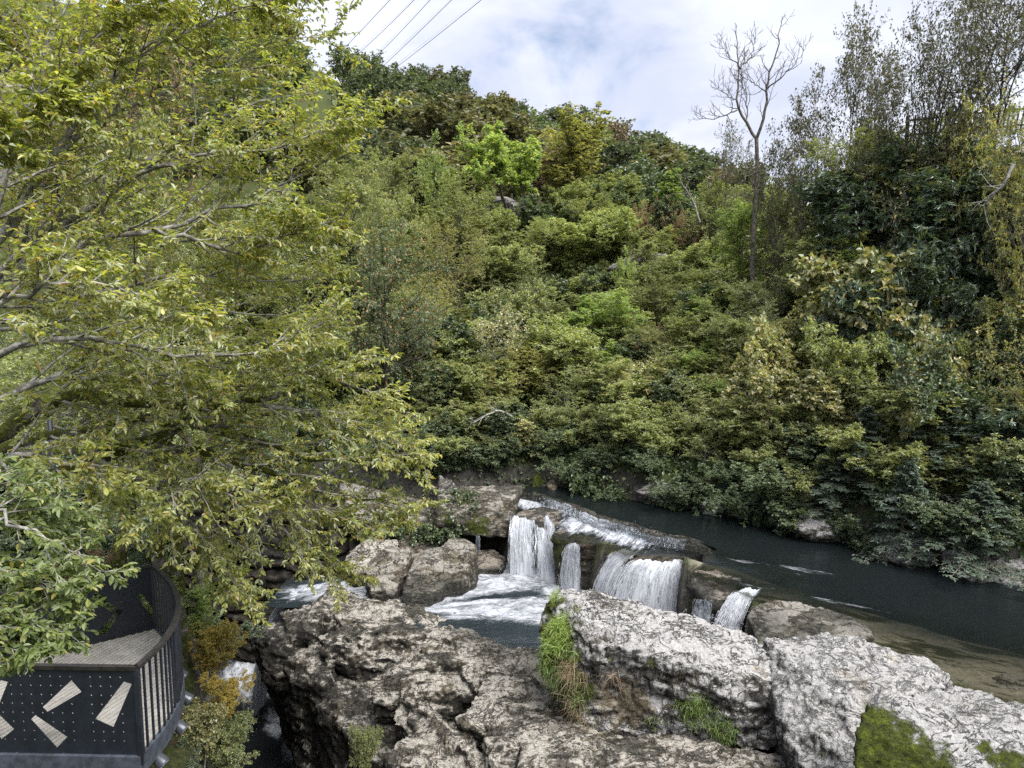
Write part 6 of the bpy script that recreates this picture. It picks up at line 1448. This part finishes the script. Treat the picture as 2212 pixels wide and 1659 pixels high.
limb_tree('hornbeam_tree', 'large yellow-green hornbeam filling the upper left of the view', bs, up, rad_, 301, LEAF['hornbeam'], BARK['grey'], BARK['grey'],
          br=24, brlen=1.5, tw=12, twlen=0.52, lv=11, lsize=0.072, trunk=([bs + np.array([0, 0, -.3]), bs + np.array([.1, -.1, 2.5]), bs + np.array([.3, -.3, 5.2])], (.30, .2)), single=120)
low = [
 PX((-60, 960, 9.0), (60, 890, 9.3), (170, 862, 9.6), (280, 850, 9.9), (335, 870, 10.1), (420, 886, 10.4), (560, 872, 10.9), (680, 820, 11.3), (800, 770, 11.7)),
 PX((40, 1055, 9.6), (190, 995, 10.0), (300, 960, 10.3), (400, 895, 10.6), (520, 935, 11.0), (650, 985, 11.5), (780, 1005, 12.0), (900, 975, 12.4)),
 PX((330, 950, 10.3), (480, 990, 10.9), (600, 1020, 11.4), (700, 1075, 11.9), (800, 1085, 12.3), (900, 1085, 12.7)),
 PX((480, 990, 10.9), (560, 1090, 11.2), (640, 1180, 11.6), (700, 1215, 11.9), (770, 1240, 12.2)),
 PX((330, 1020, 9.8), (385, 1100, 9.9), (440, 1180, 10.1), (500, 1240, 10.3), (540, 1300, 10.4)),
 PX((400, 895, 10.6), (500, 830, 11.2), (640, 800, 11.8), (760, 830, 12.2), (850, 870, 12.5)),
 PX((190, 995, 10.0), (330, 1040, 9.6), (420, 1030, 9.6), (520, 1080, 9.9), (600, 1090, 10.2)),
 PX((-60, 1000, 10.5), (120, 930, 11.0), (330, 900, 11.6), (520, 900, 12.2), (680, 900, 12.8), (840, 920, 13.2)),
 PX((-60, 900, 8.6), (80, 820, 8.8), (200, 810, 9.0), (340, 800, 9.3), (470, 820, 9.6)),
 PX((560, 872, 10.9), (700, 900, 11.6), (820, 940, 12.2), (920, 1000, 12.6)),
 PX((-60, 1010, 8.2), (60, 980, 8.3), (180, 1010, 8.5), (280, 1060, 8.7), (330, 1120, 8.8)),
 PX((280, 850, 9.9), (400, 790, 10.4), (560, 770, 11.0), (700, 750, 11.5)),
 PX((600, 1020, 11.4), (690, 1120, 11.8), (790, 1130, 12.2), (870, 1120, 12.5)),
]
rad_ = [.13, .14, .085, .055, .045, .05, .05, .09, .06, .045, .05, .04, .04]
bs = np.array([-7.9, 10.6, tz(-8.2, 11.2)])
limb_tree('hornbeam_tree', 'leaning hornbeam with mossy limbs and drooping sprays over the gorge', bs, low, rad_, 302, LEAF['hornbeam'], BARK['mossy'], BARK['grey'],
          br=23, brlen=1.3, tw=11, twlen=0.48, lv=10, lsize=0.072, trunk=([bs + np.array([-1.2, 0, -.3]), bs + np.array([-.7, -.1, 1.6]), P(-60, 1000, 9.5), P(60, 1040, 9.6)], (.34, .17)), brflat=.55, brup=0.0, single=100)
near = [
 PX((-140, 1060, 6.0), (-20, 1110, 6.1), (70, 1140, 6.2), (150, 1190, 6.4), (215, 1235, 6.5)),
 PX((-140, 1160, 5.8), (-10, 1210, 5.9), (60, 1250, 6.0), (110, 1280, 6.1), (165, 1300, 6.2)),
 PX((-140, 1260, 5.6), (-20, 1300, 5.7), (50, 1340, 5.8), (110, 1365, 5.9), (165, 1365, 6.0)),
 PX((-140, 1020, 6.4), (0, 1060, 6.5), (80, 1090, 6.7), (160, 1120, 6.9)),
 PX((-140, 1330, 5.5), (-50, 1370, 5.5), (10, 1395, 5.6), (50, 1410, 5.6)),
]
bs = np.array([-7.4, 6.0, tz(-7.4, 6.0)])
limb_tree('hornbeam_tree', 'pale green hornbeam sprays reaching in from the lower left edge in front of the platform', bs, near, [.03, .03, .028, .028, .02], 303, LEAF['spray'], BARK['grey'], BARK['grey'],
          br=15, brlen=0.66, tw=9, twlen=0.3, lv=11, lsize=0.060, trunk=([bs + np.array([0, 0, -.3]), bs + np.array([.2, 0, 3]), P(-140, 1060, 6.0)], (.16, .06)), brflat=.7, brup=-0.02, single=300)
# mossy trunks under the canopy on the left bank
for i, (q, r0, lab) in enumerate(((((250, 1260, 13.6), (262, 1150, 13.8), (300, 1050, 14.2), (340, 960, 14.6)), .17, 'mossy leaning trunk behind the platform, first from the left'),
                                  (((345, 1240, 13.4), (352, 1150, 13.6), (348, 1050, 13.9), (360, 950, 14.2)), .14, 'upright mossy trunk above the right end of the platform'),
                                  (((385, 1290, 13.0), (378, 1200, 13.1), (392, 1120, 13.3), (430, 1000, 13.8)), .12, 'twisted mossy stem beside the platform rail'),
                                  (((430, 1220, 16.0), (452, 1140, 16.2), (480, 1060, 16.5), (520, 960, 17.0)), .2, 'thick mossy trunk leaning right over the gorge'))):
    pt = PX(*q); g_ = np.array([pt[0][0] - .1, pt[0][1], min(tz(pt[0][0] - .1, pt[0][1]) - .3, pt[0][2] - .1)])
    lim = [[pt[-1], pt[-1] + np.array([.6, .2, .9]), pt[-1] + np.array([1.6, .4, 1.5])], [pt[-1], pt[-1] + np.array([-.7, .4, 1.0]), pt[-1] + np.array([-1.5, .6, 1.9])],
           [pt[2], pt[2] + np.array([-.8, .3, .7]), pt[2] + np.array([-1.6, .5, 1.0])], [pt[-1], pt[-1] + np.array([.1, 1, 1.0]), pt[-1] + np.array([.4, 1.8, 1.8])]]
    limb_tree('mossy_tree', lab, g_, lim, [r0 * .6] * 4, 320 + i, LEAF['shade'], BARK['mossy'], BARK['brown'], br=12, brlen=.9, tw=8, twlen=.4, lv=9, lsize=.085, trunk=([g_] + pt, (r0 * 1.15, r0 * .7)))
# bare dead tree
dt = [PX((1634, 300, 30.5), (1612, 262, 30.5), (1592, 238, 30.5), (1592, 190, 30.6), (1600, 150, 30.7), (1592, 100, 30.7), (1590, 52, 30.7)),
      PX((1634, 300, 30.5), (1650, 262, 30.3), (1655, 222, 30.2), (1652, 195, 30.2), (1668, 140, 30.1), (1684, 85, 30.1), (1690, 35, 30.1)),
      PX((1592, 238, 30.5), (1575, 243, 30.4), (1552, 255, 30.3), (1520, 256, 30.1), (1500, 245, 30.0)),
      PX((1600, 150, 30.7), (1625, 120, 30.6), (1632, 80, 30.6)), PX((1600, 150, 30.7), (1572, 118, 30.9), (1550, 92, 31.0)),
      PX((1612, 262, 30.5), (1614, 215, 30.9), (1600, 170, 31.1), (1610, 110, 31.3)), PX((1655, 195, 30.2), (1690, 165, 29.9), (1728, 125, 29.7), (1740, 95, 29.7)),
      PX((1655, 200, 30.2), (1622, 175, 30.4), (1590, 165, 30.5)), PX((1592, 215, 30.5), (1570, 205, 30.5), (1548, 190, 30.5)),
      PX((1633, 370, 30.5), (1600, 392, 30.4), (1560, 440, 30.2)), PX((1633, 440, 30.5), (1600, 415, 30.5), (1580, 430, 30.5), (1562, 470, 30.5))]
bs = P(1628, 560, 30.5); bs[2] = min(bs[2], tz(bs[0], bs[1]) - .2)
root = empty('dead_tree', tuple(bs)); tag(root, 'bare dead tree with forked grey branches standing against the sky', 'tree')
rg = np.random.default_rng(8)
tp = limb_array([[bs, P(1629, 480, 30.5), P(1634, 390, 30.5), P(1636, 340, 30.5), P(1634, 300, 30.5)]], 12, 5, .02)
V, F = tubes(tp, np.linspace(.12, .085, 12)[None], 8); link('trunk', make_mesh('trunk', V - bs, [F], [BARK['dead']], smooth=True), root)
lp = limb_array(dt, 14, 6, .035); rr = np.array([.068, .068, .034, .034, .03, .032, .034, .028, .025, .034, .03])[:, None] * (1 - .85 * np.linspace(0, 1, 14)[None])
for i in range(len(lp)):
    V, F = tubes(lp[i:i + 1], rr[i:i + 1], 6); link('limb', make_mesh('limb', V - bs, [F], [BARK['dead']], smooth=True), root)
p, d, L, r, t, _ = spawn(rg, lp[:9], rr[:9], 11, .12, 1., .9, np.full(9, 1.0), .3, .25, lambda t: 1.2 - .7 * t, .6, up=.25)
bp, b_r = grow(rg, p, d, L, np.clip(r, .010, .02), 6, .18, .08, tip=.4)
p, d, L2, r, t, _ = spawn(rg, bp, b_r, 4, .2, 1., .8, L * .4, .2, .3, None, .8, up=.2)
kp, kr = grow(rg, p, d, L2, np.full(len(p), .009), 3, .15, .1, tip=.6)
Vt, Fs, Ms, Ls = join_parts([(*tubes(bp, b_r, 4), 0, 0), (*tubes(kp, kr, 3), 0, 0)])
link('twigs', make_mesh('twigs', Vt - bs, Fs, [BARK['dead']]), root)['kind'] = 'stuff'
# pale dead snags on the slope
for i, (q, lab) in enumerate(((((1512, 480, 38), (1500, 440, 38), (1475, 400, 38), (1462, 372, 38)), 'pale dead snag leaning left on the slope below the bare tree'),
                              (((1105, 900, 27.6), (1080, 885, 27.2), (1055, 895, 26.9), (1020, 915, 26.6)), 'grey dead branch reaching left over the river from the broad hornbeam'),
                              (((2190, 355, 19), (2165, 400, 19), (2140, 430, 19.2), (2122, 445, 19.3)), 'bare pale branch hanging at the right edge in front of the laurel'))):
    pt = PX(*q); b0 = np.array(pt[0]); root = empty('dead_branch', tuple(b0)); tag(root, lab, 'branch')
    tp = limb_array([pt], 12, 60 + i, .02); V, F = tubes(tp, np.linspace(.05, .018, 12)[None], 6); link('limb', make_mesh('limb', V - b0, [F], [BARK['grey']], smooth=True), root)
    p, d, L, r, t, _ = spawn(rg, tp, np.full((1, 12), .04), 9, .15, 1., .7, np.array([.8]), .4, .3, None, .5); bp, b_r = grow(rg, p, d, L, np.full(9, .014), 5, .15, 0, tip=.4)
    link('twigs', make_mesh('twigs', tubes(bp, b_r, 4)[0] - b0, [tubes(bp, b_r, 4)[1]], [BARK['grey']]), root)['kind'] = 'stuff'

# ------------------------------------------------------------------ shrubs beside the platform and on the gorge edge
for key, nm, cx, top, w, y, base, lab in (
 ('shrubY', 'shrub', 450, 1355, 125, 13.2, 1470, 'golden-yellow shrub right of the platform rail'),
 ('shrubY', 'shrub', 475, 1480, 110, 12.2, 1570, 'yellow-green shrub below the golden one beside the platform'),
 ('yew', 'shrub', 420, 1280, 120, 13.6, 1400, 'green shrub behind the end of the platform rail'),
 ('hazel', 'bramble_bush', 430, 1530, 150, 11.3, 1680, 'pale green bramble bush under the platform spotlights'),
 ('shrub', 'shrub', 480, 1560, 130, 11.6, 1700, 'low green shrub at the lip of the gorge along the bottom edge'),
 ('shrubD', 'shrub', 400, 1640, 120, 10.6, 1760, 'dark shrub at the bottom edge beneath the platform'),
 ('shrubD', 'shrub', 200, 1170, 190, 14.5, 1290, 'dark shrub under the trees behind the platform'),
 ('russet', 'shrub', 200, 1190, 130, 13.4, 1290, 'dry reddish shrub behind the back panel of the platform'),
 ('shrubD', 'shrub', 330, 1190, 120, 14.2, 1290, 'dark green shrub between the mossy trunks'),
 ('yew', 'shrub', 320, 1255, 110, 12.6, 1400, 'fresh green shrub showing through the openings of the back panel'),
 ('yew', 'shrub', 225, 1275, 120, 12.2, 1420, 'green shrub behind the middle of the back panel'),
 ('shrubD', 'shrub', 60, 1150, 220, 14, 1290, 'dark shrub at the left edge behind the platform')):
    r_ = tree_px(key, nm, cx, top, w, y, lab, 'shrub', base=base)
# stem sprig rising in the dark gap at the bottom
tree_px('shrub', 'sapling', 782, 1605, 30, 12.6, 'tiny sprig of leaves in front of the dark rock at the bottom edge', 'sapling', base=1680)
# dark shrubs and ferns on the ledge behind, under the canopy
for i in range(40):
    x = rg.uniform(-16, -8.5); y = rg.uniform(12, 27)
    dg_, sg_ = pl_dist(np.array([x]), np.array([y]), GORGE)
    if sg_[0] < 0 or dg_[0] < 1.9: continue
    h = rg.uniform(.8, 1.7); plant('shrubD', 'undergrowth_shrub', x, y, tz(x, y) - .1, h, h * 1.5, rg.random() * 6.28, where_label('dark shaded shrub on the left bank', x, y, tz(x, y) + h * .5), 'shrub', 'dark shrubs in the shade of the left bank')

# ------------------------------------------------------------------ grass, moss cushions and ivy
def blades(rg, pos, nrm, L, w, n_each, spread, lean=0.6, droop=0.9):
    n = len(pos) * n_each; p = np.repeat(pos, n_each, 0) + rg.normal(0, spread, (n, 3)); nn = np.repeat(nrm, n_each, 0)
    d = norm(nn * 0.7 + np.array([0, 0, .5]) + lean * rg.normal(size=(n, 3))); s = norm(np.cross(d, rg.normal(size=(n, 3)))); ln = (L * rg.uniform(.5, 1.4, n))[:, None]
    q1 = p + d * ln * .5; q2 = p + d * ln + np.array([0, 0, -1.0]) * ln * droop * rg.uniform(.1, .6, n)[:, None]
    V = np.stack([p - s * w, p + s * w, q1 + s * w * .8, q1 - s * w * .8, q2], 1).reshape(-1, 3); b = np.arange(n)[:, None] * 5
    return V, b + np.array([[0, 1, 2, 3]]), b + np.array([[3, 2, 4]]), np.repeat(rg.random(n), 5)
def tufts(parent_obj, V, N, spots, nt, L, w, n_each, seed, name, mat, lean=.6, droop=.9, spread=.03, lcr=(0, 1)):
    rg = np.random.default_rng(seed); base = np.array(parent_obj.location)
    wgt = np.zeros(len(V))
    for c, rad, g in spots: wgt += g * np.exp(-((V - c) ** 2).sum(1) / rad ** 2)
    wgt[wgt < 0.12] = 0
    ix = rg.choice(len(V), nt, p=wgt / wgt.sum())
    v, f4, f3, lc = blades(rg, V[ix], N[ix], L, w, n_each, spread, lean, droop)
    o = link(name, make_mesh(name, v - base, [f4, f3], [mat], attrs={'lc': lcr[0] + lc * (lcr[1] - lcr[0])}), parent_obj); o['kind'] = 'stuff'
tufts(BOULDER, BV, BN, [(P(1210, 1372, 14.2), .26, 1), (P(1245, 1345, 14.4), .2, .8), (P(1195, 1400, 14.2), .22, .8), (P(1205, 1295, 15.1), .15, .8)], 260, .22, .007, 6, 1, 'grass', LEAF['grass'], lcr=(.2, .8))
tufts(BOULDER, BV, BN, [(P(1185, 1450, 14), .45, 1), (P(1215, 1490, 13.6), .4, .8), (P(1230, 1420, 13.7), .3, .5), (P(1250, 1540, 13.4), .3, .5)], 300, .17, .005, 5, 2, 'grass', LEAF['grass'], .7, 1.6, lcr=(.0, .45))
tufts(BOULDER, BV, BN, [(P(1500, 1545, 12.6), .3, 1), (P(1410, 1570, 12.8), .2, .5), (P(1570, 1580, 12.5), .25, .6)], 220, .13, .005, 6, 3, 'grass', LEAF['grass'], .7, 1.0, lcr=(.0, .4))
tufts(BOULDER, BV, BN, [(P(1240, 1560, 13.3), .35, 1), (P(1330, 1480, 13.0), .25, .6), (P(1230, 1460, 13.6), .3, .7)], 90, .40, .003, 5, 4, 'dry_grass', LEAF['dry'], .5, 2.2)
# ivy over the overhang and along the far bank: leaves on hanging stems
def ivy(name, label, pts, seed, n=60, ln=.8, size=.09, parent=None):
    rg = np.random.default_rng(seed); pts = np.array(pts); ix = rg.integers(0, len(pts) - 1, n); w = rg.random((n, 1)); S = pts[ix] * (1 - w) + pts[ix + 1] * w + rg.normal(0, .12, (n, 3))
    D = norm(np.array([0, -.5, -.6]) + .4 * rg.normal(size=(n, 3))); kp, kr = grow(rg, S, D, ln * rg.uniform(.5, 1.4, n), np.full(n, .008), 6, .22, 0, tip=.5, droop=.35)
    V, F, lc = leaves(rg, kp, 26, size, .85, 'ball', .5); base = pts.mean(0)
    root = empty(name, tuple(base)); tag(root, label, 'ivy')
    link('stems', make_mesh('stems', tubes(kp, kr, 3)[0] - base, [tubes(kp, kr, 3)[1]], [BARK['brown']]), root)
    link('leaves', make_mesh('leaves', V - base, [F], [LEAF['ivy']], attrs={'lc': lc}), root)
ivy('ivy', 'dark ivy hanging over the overhang beside the pale upright rock', PX((975, 1065, 25.4), (1000, 1062, 25.3), (1030, 1070, 25.2), (990, 1120, 24.6), (950, 1150, 24.6)), 1, 110, .7)
ivy('ivy', 'ivy hanging from the rocks under the hornbeam tips at the left end of the overhang', PX((800, 1130, 25), (860, 1135, 24.9), (920, 1140, 24.7), (950, 1140, 24.6)), 2, 90, .6)
for i, (a, b, y, lab) in enumerate(((1240, 1330, 25.6, 'ivy curtain over the water behind the weir'), (1400, 1470, 24.4, 'ivy curtain over the pale rock at the far waterline'), (1500, 1600, 23.2, 'ivy curtain by the blue strap'),
                                    (1620, 1720, 21.8, 'broad-leaved ivy curtain left of the spruces'), (1740, 1810, 20.8, 'ivy tangle beneath the left spruce'))):
    ivy('ivy', lab, [P(a, 1035 + (a - 1240) * .13, y + .6), P((a + b) / 2, 1030 + (a - 1240) * .13, y + .5), P(b, 1040 + (b - 1240) * .13, y + .3)], 10 + i, 130, .9, .12)
# blue strap in the water
root = empty('blue_strap', tuple(G(1563, 1108, ZR))); tag(root, 'thin blue strap hanging into the water at the far bank', 'strap')
link('strap', MB().tube([(0, .05, 1.0), (.02, 0, .6), (-.02, -.03, .2), (.0, -.05, -.2)], .02, 6).mesh('strap', [simple('blue plastic', (.03, .09, .28), .5)], True), root)
# ------------------------------------------------------------------ fence above the laurel
M_FENCE = simple('weathered dark fence wood', (.040, .034, .030), .85, .2, 0, .4, 14)
f0, f1 = P(1960, 306, 27.5), P(2250, 282, 24.5)
root = empty('paling_fence', tuple(f0)); tag(root, 'dark paling fence on the cliff top in the upper right', 'fence')
fr_ = np.random.default_rng(3)
for hz in (.25, .8): link('rail', MB().box((0, 0, hz), f1 - f0 + np.array([0, 0, hz]), .05, .07).mesh('rail', [M_FENCE]), root)
pm = [MB().box((0, 0, -.05 - .05 * k), (.10, 0, .92 + .06 * k), .055, .02).mesh('paling', [M_FENCE]) for k in range(3)]
for i in range(30):
    o = link('paling', pm[i % 3], root); o.location = (f1 - f0) * (i + .4) / 30 + np.array([0, -.04, 0]); o.rotation_euler = (0, fr_.normal(.06, .05), .3)
for i in range(4): link('post', MB().box((f1 - f0) * i / 3 + np.array([0, .06, -4.0]), (f1 - f0) * i / 3 + np.array([0, .06, 1.0]), .1, .1).mesh('post', [M_FENCE]), root)
# ------------------------------------------------------------------ power lines
M_WIRE = simple('dark cable', (.05, .05, .055), .6)
nm_ = ('leftmost', 'second from the left', 'middle', 'second from the right', 'rightmost')
for i, (tx, bx, by) in enumerate(((838, 749, 92), (890, 815, 72), (925, 850, 78), (971, 845, 120), (1034, 899, 106))):
    e = np.array([bx - tx, by]); a = P(tx - e[0] * .8, -by * .8, 62); b = P(bx + e[0] * 1.1, by * 2.1, 118)
    tt = np.linspace(0, 1, 24)[:, None]; c = a + (b - a) * tt; c[:, 2] -= 4 * .35 * (tt * (1 - tt))[:, 0]
    root = empty('power_line', tuple(a)); tag(root, 'thin power line crossing the sky above the ridge, %s of five' % nm_[i], 'power line', 'power lines over the hill')
    link('cable', MB().tube(c - a, .028, 5).mesh('cable', [M_WIRE]), root)
